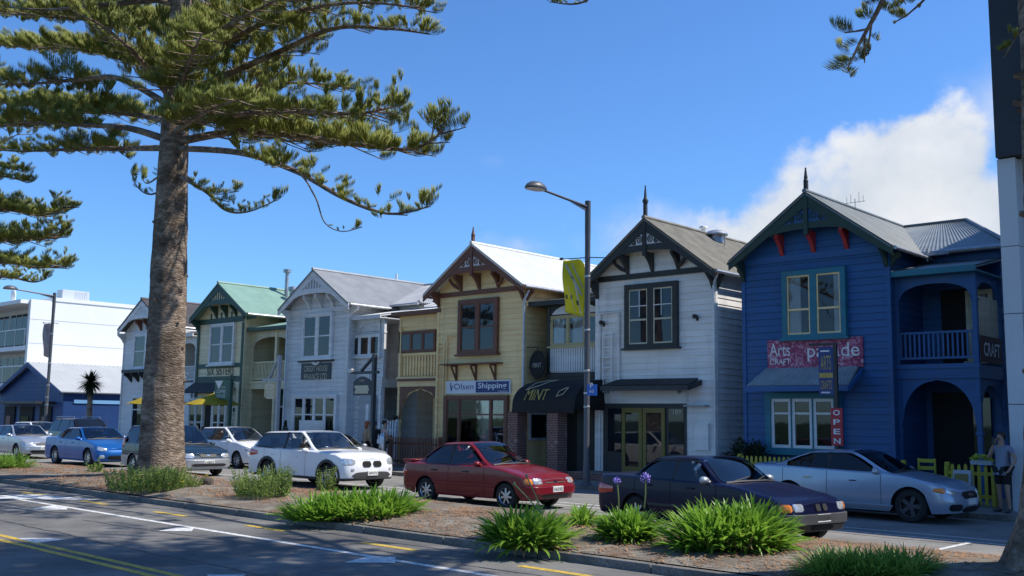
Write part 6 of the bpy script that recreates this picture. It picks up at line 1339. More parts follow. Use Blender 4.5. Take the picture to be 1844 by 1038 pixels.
c = Car('white station wagon parked at kerb beyond the silver sedan', 'car', -53.3, 21.9, rad(0), 4.5, 1.70, 1.48, .85, 2.6, .31, [(0, .95), (.1, 1.02), (3.1, .99), (3.4, .97), (4.1, .87), (4.5, .7)], [(.05, 1.0), (.5, 1.44), (2.3, 1.46), (3.4, .98)], [(0, .98), (3.3, .94)], PT['white'], 'cars parked along the kerb', pillars=((.3, 1.2), (1.28, 2.1), (2.18, 3.0)), plate='', nz=4, dn=.5)
c = Car('grey sedan parked at kerb, mostly hidden behind the white crossover', 'car', -28.8, 21.9, rad(0), 4.4, 1.70, 1.40, .85, 2.6, .31, [(0, .92), (.1, .98), (3.0, .96), (3.3, .94), (4.0, .84), (4.4, .7)], [(.6, .98), (1.4, 1.36), (2.2, 1.385), (3.2, .95)], [(0, .94), (3.2, .92)], PT['greysilver'], 'cars parked along the kerb', pillars=((.9, 1.75), (1.83, 2.9)), plate='', nz=3.6, dn=.5)
# ------------------------------------------------------------------ street furniture, signs
def lamp(label, X, Y, ztop, banner, P0):
    t = thing('street_lamp', label, 'street lamp', (X, Y, .12), 'street lamps along the footpath'); Q = MB()
    Q.lathe([(.15, .12), (.15, .16), (.10, .2), (.095, .7), (.085, .75), (.082, ztop-1.2), (.088, ztop-.9), (.088, ztop)], (X, Y, 0), 16); M.setdefault('post', mat('grey_painted_pole', (.075, .078, .088), .45, .1, 4)); Q.build('pole', M['post'], t, smooth=40)
    Q = MB(); Q.tube([(X, Y, ztop-.18), (X, Y-2.1, ztop-.02)], [.045, .035], 8); Q.prism([(Y-.08, ztop-.32), (Y-.08, ztop-.22), (Y-.8, ztop-.17)], 'x', X-.008, X+.008); Q.build('arm', M['post'], t, smooth=40)
    Q = MB(); b = len(Q.v); Q.lathe([(.30, 0), (.31, .03), (.26, .12), (.16, .19), (.02, .22)], (0, 0, 0), 20); Q.v = [(X+v[0]*.85, Y-2.35+v[1]*1.25, ztop-.05+v[2]) for v in Q.v]; hd = Q.build('lamp_head', M['post'], t, smooth=45)
    Q = MB(); Q.lathe([(.02, -.02), (.26, -.005), (.26, .0)], (0, 0, 0), 20); Q.v = [(X+v[0]*.85, Y-2.35+v[1]*1.25, ztop-.055+v[2]) for v in Q.v]; Q.build('lamp_lens', M['curtain'], hd, smooth=45)
    Q = MB()
    for z in (6.2, 4.6, 3.4, 2.75, 2.35): Q.lathe([(.09, z), (.094, z+.005), (.094, z+.05), (.09, z+.055)], (X, Y, 0), 14)
    Q.build('bands', M['metal'], t)
    return t
LX, LY = -18.68, 23.3
lamp('grey street lamp with yellow banner in front of the white house', LX, LY, P(1056, 363, LY).z, None, None)
p2 = P(86, 700, LY); lamp('distant street lamp with faded pink banner before the white block', p2.x, LY, P(91, 529, LY).z, None, None)
def banner(label, X, Y, zt, zb, w_, m, marks, tilt=0):
    t = thing('banner', label, 'banner', (X-.15, Y, zb), 'banners hung from the street lamps'); n = 16; k = 10; Q = MB()
    def f(u, v):
        z = zt+(zb-zt)*v; x = X-.13-w_*u; cur = .06*math.sin(v*5+u*3)+.05*math.sin(u*6+1)*v; dz = (-.18*(1-u)**2*(1-v)*(1 if u < .3 else 0)*0)+.32*v*(u-1)*-.9*0
        dz += -.20*v*(1-u); dz -= .18*max(0, (.35-u)/.35)**2*(1-v)
        return Vector((x+.06*v*math.sin(v*3), Y+cur, z+dz))
    for i in range(n+1):
        for j in range(k+1): Q.v.append(tuple(f(j/k, i/n)))
    for i in range(n):
        for j in range(k): q = i*(k+1)+j; Q.f.append((q, q+1, q+k+2, q+k+1))
    o = Q.build('banner_cloth', m, t, smooth=60); md = o.modifiers.new('thick', 'SOLIDIFY'); md.thickness = .004
    for mm, quads in marks:
        Q = MB()
        for (u0, v0, u1, v1, wd) in quads:
            seg = 8
            for i in range(seg):
                a, b = i/seg, (i+1)/seg
                pts = [f(u0+(u1-u0)*s+e, v0+(v1-v0)*s) for s, e in ((a, 0), (a, wd), (b, wd), (b, 0))]; Q.quad(*[q+Vector((0, -.008, 0)) for q in pts])
        Q.build('banner_print', mm, o)
    Q = MB(); Q.tube([(X-w_-.25, Y, zt+.05), (X+.06, Y, zt+.0), (X+.75, Y, zt-.08)], .016, 6); Q.ball((X-w_-.2, Y, zt+.06), .09, .03, .04, 8, 6); Q.build('banner_rod', M['black'], t)
    return t
M['bannery'] = mat('yellow_banner_cloth', (.62, .60, .03), .75, .08, 2, 0, trans=.35); M['bannerp'] = mat('faded_banner_cloth', (.42, .33, .33), .8, .15, 2, 0, trans=.35); M['greyprint'] = mat('grey_print', (.36, .38, .36), .8); M['olivedark'] = mat('dark_print', (.10, .10, .03), .8)
zt, zb = P(1012, 470, LY).z, P(1015, 562, LY).z
banner('yellow festival banner with white streaks on the nearer lamp', LX, LY, zt, zb, .82, M['bannery'], ((M['greyprint'], ((.82, .08, .12, .62, .10), (.60, .06, .10, .50, .05))), (M['lettercream'], ((.42, .40, .1, .98, .06), (.7, .5, .35, .95, .03))), (M['olivedark'], ((.78, .62, .5, .63, .0), (.75, .66, .75, .74, .16), (.5, .66, .5, .74, .10), (.55, .30, .48, .36, .09), (.25, .74, .22, .82, .1)))))
banner('faded pinkish banner on the distant lamp', p2.x, LY, P(60, 586, LY).z, P(70, 640, LY).z, 1.0, M['bannerp'], ((M['greyprint'], ((.8, .1, .2, .7, .12),)),))
# parking sign on the nearer lamp
t = signboard('parking_sign', 'small blue parking sign with white letter on the grey lamp', LX+.10, LX+.46, P(1065, 713, LY).z, P(1065, 693, LY).z, LY-.1, mat('sign_blue', (.015, .12, .50), .4, .05), th=.02)
z0 = P(1065, 713, LY).z; lettering(t, 'P', LX+.22, LX+.33, z0+.22, z0+.37, LY-.12, M['letterwhite'], bold=True); lettering(t, '60', LX+.2, LX+.36, z0+.08, z0+.17, LY-.12, M['letterwhite'])
# wall signs
x0, x1, z0, z1 = rect(545, 655.5, 597, 683, YF); M['slate'] = mat('slate_sign', (.035, .045, .055), .5, .1)
t = signboard('wall_sign', 'slate finance sign with cream capitals on the blue grey house', x0, x1, z0, z1, YF-.03, M['slate'], th=.04)
zm = (z0+z1)/2; lettering(t, 'CREDIT HOUSE', x0+.22, x1-.22, zm+.0, zm+.24, YF-.07, M['lettercream']); lettering(t, 'FINANCE LTD', x0+.25, x1-.25, zm-.36, zm-.10, YF-.07, M['lettercream'])
Q = MB(); Q.lathe([(.02, -.03), (.28, -.03), (.30, 0), (.02, .0)], ((x0+x1)/2, YF-.08, 0), 20, 'y'); Q.v = [(v[0], v[1], z1+.06+v[2]*.5) for v in Q.v]; o = Q.build('number_oval', M['white'], t)
lettering(t, '130', (x0+x1)/2-.13, (x0+x1)/2+.13, z1-.0, z1+.12, YF-.115, M['letterdark'])
x0, x1, z0, z1 = rect(804.5, 687, 921.5, 709, YF); M['signwhite'] = mat('sign_white', (.68, .72, .80), .4, .03); M['navysign'] = mat('sign_navy', (.012, .03, .17), .4, .05)
t = signboard('shop_sign', 'white and navy shipping company sign above the cream house window', x0, x1, z0, z1, YF-.03, M['signwhite'], th=.06)
Q = MB(); xm = x0+(x1-x0)*.49; Q.box(xm, x1-.05, YF-.1, YF-.089, z0+.04, z1-.04); o = Q.build('navy_panel', M['navysign'], t); lettering(t, 'Olsen', x0+.50, xm-.12, z0+.16, z0+.38, YF-.09, M['navysign']); lettering(o, 'Shipping', xm+.12, x1-.16, z0+.13, z0+.40, YF-.10, M['signwhite'], bold=True); lettering(o, 'Limited', x1-.55, x1-.12, z0+.05, z0+.12, YF-.10, M['signwhite'])
Q = MB(); Q.box(x0+.3, x0+.34, YF-.098, YF-.091, z0+.2, z0+.42); Q.beam((x0+.34, YF-.095, z0+.12), (x0+.42, YF-.095, z0+.3), .006, .05); Q.build('ship_emblem', M['navysign'], t)
# arts sign on the blue house
x0, x1, z0, z1 = rect(1384, 614, 1557, 661, YF)
def floral():
    m = bpy.data.materials.new('magenta_floral_print'); m.use_nodes = True; t_ = m.node_tree; b = t_.nodes['Principled BSDF']; tcn = nd(t_, 'ShaderNodeTexCoord'); v = nd(t_, 'ShaderNodeTexNoise'); v.inputs['Scale'].default_value = 4.5; v.inputs['Distortion'].default_value = 2.2; v.inputs['Detail'].default_value = 4; t_.links.new(tcn.outputs['Object'], v.inputs['Vector'])
    rp = nd(t_, 'ShaderNodeValToRGB'); e = rp.color_ramp.elements; e[0].position = .3; e[0].color = (.10, .01, .05, 1); e[1].position = .5; e[1].color = (.36, .04, .13, 1); q = e.new(.66); q.color = (.55, .35, .42, 1); t_.links.new(v.outputs[0], rp.inputs[0]); t_.links.new(rp.outputs[0], b.inputs['Base Color']); b.inputs['Roughness'].default_value = .5; return m
t = signboard('shop_sign', 'magenta floral arts and craft sign above the blue house awning', x0, x1, z0, z1, YF-.03, floral(), th=.05)
lettering(t, 'Arts', x0+.08, x0+.72, z0+.36, z0+.72, YF-.08, M['letterwhite']); lettering(t, 'CRAFT', x0+.08, x0+.72, z0+.12, z0+.28, YF-.08, M['letterwhite']); lettering(t, 'parade', x0+1.25, x1-.1, z0+.18, z0+.68, YF-.08, M['letterwhite'])
# hanging signs on posts in front of the blue house
Yp = 24.7; a = P(1506, 700, Yp); zt = P(1506, 626, Yp).z
t = thing('sign_post', 'black post carrying the arts and open signs by blue house', 'post', (a.x, Yp, .12)); Q = MB(); Q.box(a.x-.045, a.x+.045, Yp-.04, Yp+.04, .12, zt+.06); Q.build('pole', M['black'], t); Q = MB(); Q.box(a.x-.7, a.x+.045, Yp-.03, Yp+.03, zt+.061, zt+.12); Q.build('arm', M['black'], t)
x0, x1 = P(1475, 660, Yp).x, a.x-.05; z0, z1 = P(1490, 712, Yp).z, zt+.02
t = signboard('hanging_sign', 'navy hanging banner sign with gold arts and crafts lettering', x0, x1, z0, z1, Yp-.0, M['navysign'], th=.03)
h_ = z1-z0; lettering(t, 'ARTS', x0+.06, x1-.06, z0+h_*.52, z0+h_*.82, Yp-.03, M['lettergold']); lettering(t, 'CRAFTS', x0+.05, x1-.05, z0+h_*.12, z0+h_*.30, Yp-.03, M['lettergold'])
Q = MB(); Q.box(x0+.02, x1-.02, Yp-.04, Yp-.031, z0+h_*.36, z0+h_*.46); Q.build('gold_band', M['lettergold'], t); Q = MB(); Q.box(x0+.06, x1-.1, Yp-.036, Yp-.031, z0+h_*.9, z0+h_*.93); Q.box(x0+.06, x1-.1, Yp-.036, Yp-.031, z0+h_*.04, z0+h_*.07); Q.build('white_rule', M['letterwhite'], t)
x0, x1 = P(1496, 770, Yp-.1).x, P(1517, 770, Yp-.1).x; z0, z1 = P(1506, 803, Yp-.1).z, P(1506, 735, Yp-.1).z
t = signboard('open_sign', 'red vertical open sign with white letters on black post', x0, x1, z0, z1, Yp-.05, mat('sign_red', (.42, .015, .03), .45, .06), th=.04); h_ = (z1-z0)/4
for i, c_ in enumerate('OPEN'): lettering(t, c_, x0+.07, x1-.06, z1-(i+1)*h_+.05, z1-i*h_-.05, Yp-.09, M['letterwhite'], bold=True)
# craft sign on the verandah side
t = thing('craft_sign', 'dark red craft sign on the side of the blue verandah', 'sign', (XR6, 27.7, 3.4)); ya, yb = PX(1770, 630, XR6+.06).y, PX(1800, 630, XR6+.06).y+.25; Q = MB(); Q.box(XR6+.0, XR6+.05, ya, yb, 3.62, 4.3); Q.build('board', mat('maroon_board', (.085, .018, .018), .6), t); Q = MB(); text_geo(Q, 'CRAFT', (XR6+.05, ya+.1, 3.78), Vector((0, 1, 0)), UZ, yb-ya-.3, .36, .006, True); Q.build('lettering', M['letterwhite'], t)
# black restaurant canopy with brick piers
xa, xb = -23.24, -20.55; t = thing('canopy', 'black curved restaurant canopy over brick piers beside white house', 'canopy', ((xa+xb)/2, 25, 2.2)); M['canvas'] = mat('black_canvas', (.010, .010, .011), .8, .2, 3, .2, 30); Q = MB(); n = 16
def cpt(u): a = u*math.pi/2; return (27.0-2.0*math.sin(a)**.9, 2.32+1.02*math.cos(a)**.75) if u < 1 else (25.0, 2.32)
pr = [cpt(i/n) for i in range(n+1)]; Q.prism(pr+[(27.0, 2.32)], 'x', xa, xb); cv = Q.build('canvas', M['canvas'], t, smooth=35)
Q = MB(); k = 26
for i in range(k):
    x = xa+(xb-xa)*i/k; w_ = (xb-xa)/k; Q.prism([(x, 2.34), (x+w_, 2.34), (x+w_, 2.24), (x+w_*.8, 2.2), (x+w_*.2, 2.2), (x, 2.24)], 'y', 24.985, 24.997)
Q.build('valance', M['canvas'], t)
def on_canvas(s, x0, x1, u0, u1, m, name='lettering'):
    Q = MB(); text_geo(Q, s, (0, 0, 0), UX, UZ, 1, 1, 0); o = []
    for v in Q.v: y, z = cpt(u1+(u0-u1)*v[2]); o.append((x0+(x1-x0)*v[0], y-.05, z+.045))
    Q.v = o; Q.build(name, m, cv)
on_canvas('MINT', xa+.55, xa+1.5, .66, .90, M['lettergold'])
Q = MB(); 
def cp3(x, u): y, z = cpt(u); return (x, y-.035, z+.03)
Q.tube([cp3(xa+.42, .66), cp3(xa+.46, .42), cp3(xa+.68, .28), cp3(xa+1.0, .22), cp3(xa+.94, .40), cp3(xa+.80, .54), cp3(xa+.62, .60), cp3(xa+.42, .66)], .012, 5); Q.tube([cp3(xa+1.9, .82), cp3(xa+1.93, .70), cp3(xa+2.1, .62), cp3(xa+2.2, .6), cp3(xa+2.14, .78), cp3(xa+1.9, .82)], .012, 5); Q.build('leaf_emblem', M['lettercream'], cv)
for i, (px, lb) in enumerate(((925, 'left brick pier under the black canopy near the shop window'), (997, 'right brick pier under the black canopy near the street lamp'))):
    x = P(px, 780, 25.1).x; t = thing('brick_pier', lb, 'pier', (x, 25.15, .12)); Q = MB(); Q.box(x-.21, x+.23, 25.02, 25.5, .12, 2.24); Q.build('brickwork', M['brick'], t); Q = MB(); Q.box(x-.25, x+.27, 24.98, 25.54, .121, .3); Q.build('base', M['brick'], t)
x0, x1 = P(1010, 850, 25.3).x, P(1100, 850, 25.3).x; t = thing('brick_step', 'low dark brick step in front of the restaurant entrance', 'step', ((x0+x1)/2, 25.6, .12)); Q = MB(); Q.box(-21.0, -19.6, 25.2, 26.5, .121, .36); Q.build('brickwork', M['brick'], t)
hh = bpy.data.objects['white_house']; Q = MB(); Q.box(xl5+.02, xr5, 27.7, 27.78, .15, 3.2); o = Q.build('entrance_dark_panel', M['dark'], hh); Q = MB(); Q.box(xl5+.9, xl5+1.7, 27.62, 27.7, .15, 2.5); Q.build('entrance_door', M['charcoal'], hh)  # near-black panel added to darken the recess where the pale rear wall showed lit
hh = bpy.data.objects['cream_house']; X4 = P(944, 600, YF).x+.03; ya, yb = PX(955, 770, X4).y, PX(983, 770, X4).y; za, zb = PX(960, 789, X4).z, PX(960, 747, X4).z
Q = MB()
for q in ((ya-.08, ya, za-.08, zb+.08), (yb, yb+.08, za-.08, zb+.08), (ya, yb, zb, zb+.08), (ya, yb, za-.08, za)): Q.box(X4-.02, X4+.05, q[0], q[1], q[2], q[3])
o = Q.build('side_window', M['palegrey'], hh); Q = MB(); Q.box(X4-.01, X4+.025, ya, yb, za, zb); Q.build('pane', M['glass'], o)
a = P(968, 657, 26.7); t = thing('oval_sign', 'black oval restaurant sign hanging at the white house balcony', 'sign', (a.x, 26.7, a.z)); Q = MB(); Q.lathe([(.02, -.03), (.36, -.03), (.38, 0), (.36, .03), (.02, .03)], (0, 0, 0), 28, 'y'); Q.v = [(a.x+v[0], 26.7+v[1], a.z+v[2]*1.32) for v in Q.v]; Q.build('board', M['canvas'], t, smooth=40); lettering(t, 'MINT', a.x-.2, a.x+.2, a.z-.1, a.z+.06, 26.67, M['greyprint']); Q = MB(); Q.tube([(a.x, 26.7, a.z+.5), (a.x, 26.7, a.z+.62), (a.x-1.0, 26.7, a.z+.62)], .015, 5); Q.build('hanger', M['black'], t)
# hanging signs further left
def gallows(label, slabel, ppx, pyt, Y, arm_px, arm_py, sx0, sy0, sx1, sy1, sm, mpost, brace=True, oval=None, arched=False, lm=None, lines=3, txt=None, lamp_=False):
    a = P(ppx, pyt, Y); b = P(arm_px, arm_py, Y); t = thing('sign_post', label, 'post', (a.x, Y, .12)); Q = MB(); Q.box(a.x-.07, a.x+.07, Y-.07, Y+.07, .12, a.z); Q.build('pole', mpost, t)
    Q = MB(); Q.box(b.x, a.x+.25, Y-.05, Y+.05, b.z-.05, b.z+.05); 
    if brace: Q.beam((a.x-.06, Y, a.z-.1), ((a.x+b.x)/2-.1, Y, b.z+.06), .08, .1, (0, 1, 0))
    Q.build('arm', mpost, t)
    if lamp_: Q = MB(); Q.box(b.x-.25, b.x+.1, Y-.14, Y+.02, b.z+.0, b.z+.16); Q.build('flood_light', M['metal'], t, bevel=.03)
    x0, x1, z0, z1 = rect(sx0, sy0, sx1, sy1, Y); s = signboard('hanging_sign', slabel, x0, x1, z0, z1, Y+.02, sm, th=.04)
    if arched: Q = MB(); Q.prism([(x0+(x1-x0)*i/12, z1+.001+.2*math.sin(math.pi*i/12)) for i in range(13)], 'y', Y-.02, Y+.02); Q.build('arched_top', sm, s)
    Q = MB()
    for x in (x0+.1, x1-.1): Q.tube([(x, Y, z1), (x, Y, b.z)], .012, 4)
    Q.build('hanger', M['black'], s)
    if oval: Q = MB(); Q.lathe([(.01, -.02), (.36, -.02), (.38, 0), (.01, .0)], (0, 0, 0), 20, 'y'); Q.v = [((x0+x1)/2+v[0], Y-.02+v[1], z1-.16+v[2]*.38) for v in Q.v]; Q.build('oval_panel', lm, s)
    if txt:
        for (tx, f0, f1, g0, g1) in txt: lettering(s, tx, x0+(x1-x0)*f0, x0+(x1-x0)*f1, z0+(z1-z0)*g0, z0+(z1-z0)*g1, Y-.022, lm)
    if lines:
        Q = MB()
        for i in range(lines): z = z0+(z1-z0)*(.62-.2*i)-(.02 if oval else 0); Q.box(x0+.1+.06*(i % 2), x1-.1-.05*((i+1) % 2), Y-.03, Y-.021, z-.05, z+.05)
        Q.build('small_print', lm, s)
gallows('slate grey sign post with bracket in front of blue grey entrance', 'dark arched hanging sign numbered 130 on the slate post', 675, 638, 24.6, 634, 672, 637, 688, 668, 712, M['slate'], M['slate'], arched=True, lm=M['lettercream'], lines=3, txt=(('130', .38, .62, 1.0, 1.16),), lamp_=True)
gallows('grey sign post with bracket between green and blue grey houses', 'pale oval topped hanging sign on the grey post', 504, 640, 24.8, 474, 684, 477, 690, 497, 716, M['ochre'], M['greywood'], oval=True, lm=M['lettercream'], lines=4)
gallows('dark green sign post in front of the green house', 'green hanging coffee house sign with white capitals above umbrella', 417, 676, 24.4, 386, 681, 388, 686, 412, 720, mat('sign_green', (.012, .085, .045), .45, .08), M['green'], brace=False, lm=M['letterwhite'], lines=0, txt=(('COFFEE', .14, .78, .34, .52), ('HOUSE', .14, .78, .10, .28), ('TO YOUR', .2, .75, .60, .70)))
o = bpy.data.objects['hanging_sign.003' if 'hanging_sign.003' in bpy.data.objects else 'hanging_sign.002']; a = P(395, 690, 24.4); Q = MB(); Q.prism([(a.x-.3, a.z+.1), (a.x+.35, a.z+.1), (a.x+.05, a.z-.28)], 'y', 24.36, 24.379); Q.build('cup_emblem', M['letterwhite'], o)
# umbrellas
def umbrella(label, px, zt, zb, rr, Y):
    x = P(px, 740, Y).x; t = thing('umbrella', label, 'umbrella', (x, Y, .12), 'yellow cafe umbrellas'); Q = MB(); n = 8; M.setdefault('umb', mat('yellow_umbrella_cloth', (.46, .34, .02), .8, .08, 2, 0, trans=.3)); top_ = (x, Y, zt); vs = [top_]; fs = []
    for i in range(n): a = 2*math.pi*(i+.5)/n; vs.append((x+rr*math.cos(a), Y+rr*math.sin(a), zb))
    for i in range(n): a = 2*math.pi*(i+1)/n; vs.append((x+rr*.93*math.cos(a), Y+rr*.93*math.sin(a), zb+.03))
    for i in range(n): fs += [(0, 1+i, 1+n+i), (0, 1+n+i, 1+(i+1) % n)]
    Q.add(vs, fs); o = Q.build('canopy', M['umb'], t); q = o.modifiers.new('thick', 'SOLIDIFY'); q.thickness = .01
    Q = MB(); Q.tube([(x, Y, .12), (x, Y, zt+.06)], .025, 8); Q.build('pole', M['white'], t); Q = MB(); Q.lathe([(.28, .12), (.28, .2), (.05, .24)], (x, Y, 0), 14); Q.build('base', M['concrete'], t)
umbrella('yellow cafe umbrella in front of the green house with people below', 384, 2.95, 2.4, 1.35, 24.5); umbrella('yellow cafe umbrella mostly hidden behind the big pine trunk', 285, 3.1, 2.42, 1.5, 24.2)
x = P(375, 770, 24.0).x; t = thing('cafe_table', 'low wooden cafe table under the yellow umbrella', 'table', (x, 24.0, .12)); Q = MB(); Q.box(x-.8, x+.9, 23.65, 24.35, .82, .87); Q.build('tabletop', M['brown'], t)
for sx in (-.65, .75):
    for sy in (-.25, .25): Q = MB(); Q.box(x+sx-.04, x+sx+.04, 24+sy-.04, 24+sy+.04, .12, .82); Q.build('leg', M['brown'], t)
# fences
def pickets(label, x0, x1, Y, hgt, m, name='picket_fence', gap=.135, wd=.075, pointed=True, group=None, rnd=False):
    t = thing(name, label, 'fence', ((x0+x1)/2, Y, .12), group); Q = MB(); n = max(2, int((x1-x0)/gap))
    for i in range(n+1):
        x = x0+(x1-x0)*i/n; h_ = .12+hgt; dz = R0.uniform(-.01, .01); w2 = wd/2
        pr = [(x-w2, .16), (x+w2, .16), (x+w2, h_-.07+dz), (x+w2*.7, h_-.02+dz), (x, h_+dz), (x-w2*.7, h_-.02+dz), (x-w2, h_-.07+dz)]; Q.prism(pr, 'y', Y-.02, Y)
    Q.build('pickets', m, t); Q = MB()
    for z in (.36, .12+hgt*.78): Q.box(x0-.05, x1+.05, Y+.001, Y+.045, z-.04, z+.04)
    Q.build('rails', m, t)
    for x in (x0, x1): Q = MB(); Q.box(x-.05, x+.05, Y+.046, Y+.14, .12, .12+hgt+.03); Q.build('post', m, t)
    return t
xg0, xg1 = P(1625, 850, 25.1).x, P(1704, 850, 25.1).x
pickets('yellow picket fence behind the silver blue sedan, left of the gap', P(1330, 840, 25.1).x, xg0, 25.1, .98, M['yellow'], group='yellow picket fences of the blue house'); pickets('yellow picket fence beside the standing man, right of the gap', xg1, P(1800, 850, 25.1).x-.15, 25.1, .98, M['yellow'], group='yellow picket fences of the blue house')
pickets('dark brown picket fence in front of the cream house entrance', P(700, 790, 25.4).x, P(790, 790, 25.4).x, 25.4, 1.15, M['brown']); pickets('white picket gate between blue grey and cream houses', P(690, 770, 26.4).x, P(712, 770, 26.4).x, 26.4, 1.75, M['palegrey'], name='picket_gate')
x0, x1 = P(436, 780, 25.2).x, P(478, 780, 25.2).x; t = thing('iron_railing', 'dark iron railing in front of the green house doorway', 'railing', ((x0+x1)/2, 25.2, .12)); Q = MB(); n = 26
for i in range(n+1): x = x0+(x1-x0)*i/n; Q.tube([(x, 25.2, .12), (x, 25.2, 1.15)], .014, 5)
Q.build('bars', M['black'], t); Q = MB(); Q.box(x0, x1, 25.18, 25.22, 1.15, 1.2); Q.build('top_rail', M['black'], t)
# flower box on the fence, chair, sandwich board
x = P(1768, 826, 25.0).x; t = thing('flower_box', 'blue grey flower box with yellow green flowers on yellow fence', 'planter', (x, 25.0, 1.1)); Q = MB(); Q.box(x-.24, x+.24, 24.92, 25.08, 1.1, 1.2); Q.build('box', M['greywood'], t); b = Big(); r = np.random.RandomState(2); leafy(b, (x, 25.0, 1.2), .24, .09, .12, 220, .06, r); b.build('flowers', mat('lime_flowers', (.45, .52, .05), .7, .3, 9), t)
x = P(1660, 850, 25.3).x; y = 25.45; t = thing('chair', 'yellow painted wooden ladder back chair in the fence gap', 'chair', (x, y, .12))
Q = MB(); Q.box(x-.22, x+.22, y-.22, y+.2, .55, .59); Q.build('seat', M['yellow'], t)
for sx in (-.2, .2): Q = MB(); Q.box(x+sx-.02, x+sx+.02, y-.22, y-.18, .12, .55); Q.build('leg', M['yellow'], t); Q = MB(); Q.box(x+sx-.02, x+sx+.02, y+.17, y+.21, .12, 1.18); Q.build('back_post', M['yellow'], t)
for z in (.72, .9, 1.08): Q = MB(); Q.box(x-.18, x+.18, y+.18, y+.2, z, z+.09); Q.build('back_slat', M['yellow'], t)
a = G(1738, 905, .12); a = P(1735, 890, 24.0); x, y = a.x, 24.0; t = thing('sandwich_board', 'white framed sandwich board leaning on the footpath by yellow fence', 'sign', (x, y, .12))
for s_ in (-1, 1): Q = MB(); Q.add([(x-.22, y+s_*.28, .12), (x+.22, y+s_*.28, .12), (x+.19, y+s_*.03, 1.0), (x-.19, y+s_*.03, 1.0), (x-.22, y+s_*.25, .12), (x+.22, y+s_*.25, .12), (x+.19, y, 1.0), (x-.19, y, 1.0)], [(0,1,2,3),(7,6,5,4),(0,4,5,1),(1,5,6,2),(2,6,7,3),(3,7,4,0)]); Q.build('panel', M['greywood'], t)
Q = MB(); Q.add([(x-.17, y-.258, .25), (x+.17, y-.258, .25), (x+.15, y-.075, .92), (x-.15, y-.075, .92)], [(0, 1, 2, 3)]); Q.build('poster', M['olive'], t)
# parking meter
x = P(689, 800, 23.6).x; y = 23.6; t = thing('parking_meter', 'silver pay and display parking meter standing before two pedestrians', 'parking meter', (x, y, .12)); Q = MB(); Q.lathe([(.10, .12), (.11, .2), (.11, 1.2), (.10, 1.38), (.05, 1.45), (.01, 1.46)], (x, y, 0), 16); Q.build('body', M['rim'], t, smooth=40); Q = MB(); Q.box(x-.16, x+.16, y-.13, y-.112, 1.05, 1.2); o = Q.build('plate', M['signwhite'], t); Q = MB(); Q.box(x-.05, x+.05, y-.125, y-.10, .75, .88); Q.build('slot', M['trim'], t)
# ------------------------------------------------------------------ people
M['skin'] = mat('skin', (.36, .21, .15), .55, .08, 5); M['hairdark'] = mat('dark_hair', (.02, .015, .012), .6, .2, 20, .3, 60); M['hairred'] = mat('auburn_hair', (.30, .09, .03), .6, .2, 20, .3, 60)
def skin_mesh(name, J, E, root, levels=1):
    me = bpy.data.meshes.new(name+'_rig'); bm = bmesh.new(); lay = bm.verts.layers.skin.verify(); V = {}
    for k, (p, r_) in J.items():
        v = bm.verts.new(p); v[lay].radius = (r_ if isinstance(r_, tuple) else (r_, r_)); v[lay].use_root = (k == root); V[k] = v
    for a, b in E: bm.edges.new((V[a], V[b]))
    bm.to_mesh(me); bm.free(); ob = bpy.data.objects.new(name, me); COL.objects.link(ob)
    m1 = ob.modifiers.new('skin', 'SKIN'); m1.use_smooth_shade = True; m1.branch_smoothing = .4; m2 = ob.modifiers.new('sub', 'SUBSURF'); m2.levels = m2.render_levels = levels
    dg = bpy.context.evaluated_depsgraph_get(); dg.update(); out_ = bpy.data.meshes.new_from_object(ob.evaluated_get(dg)); bpy.data.objects.remove(ob); bpy.data.meshes.remove(me)
    for p in out_.polygons: p.use_smooth = True
    return out_
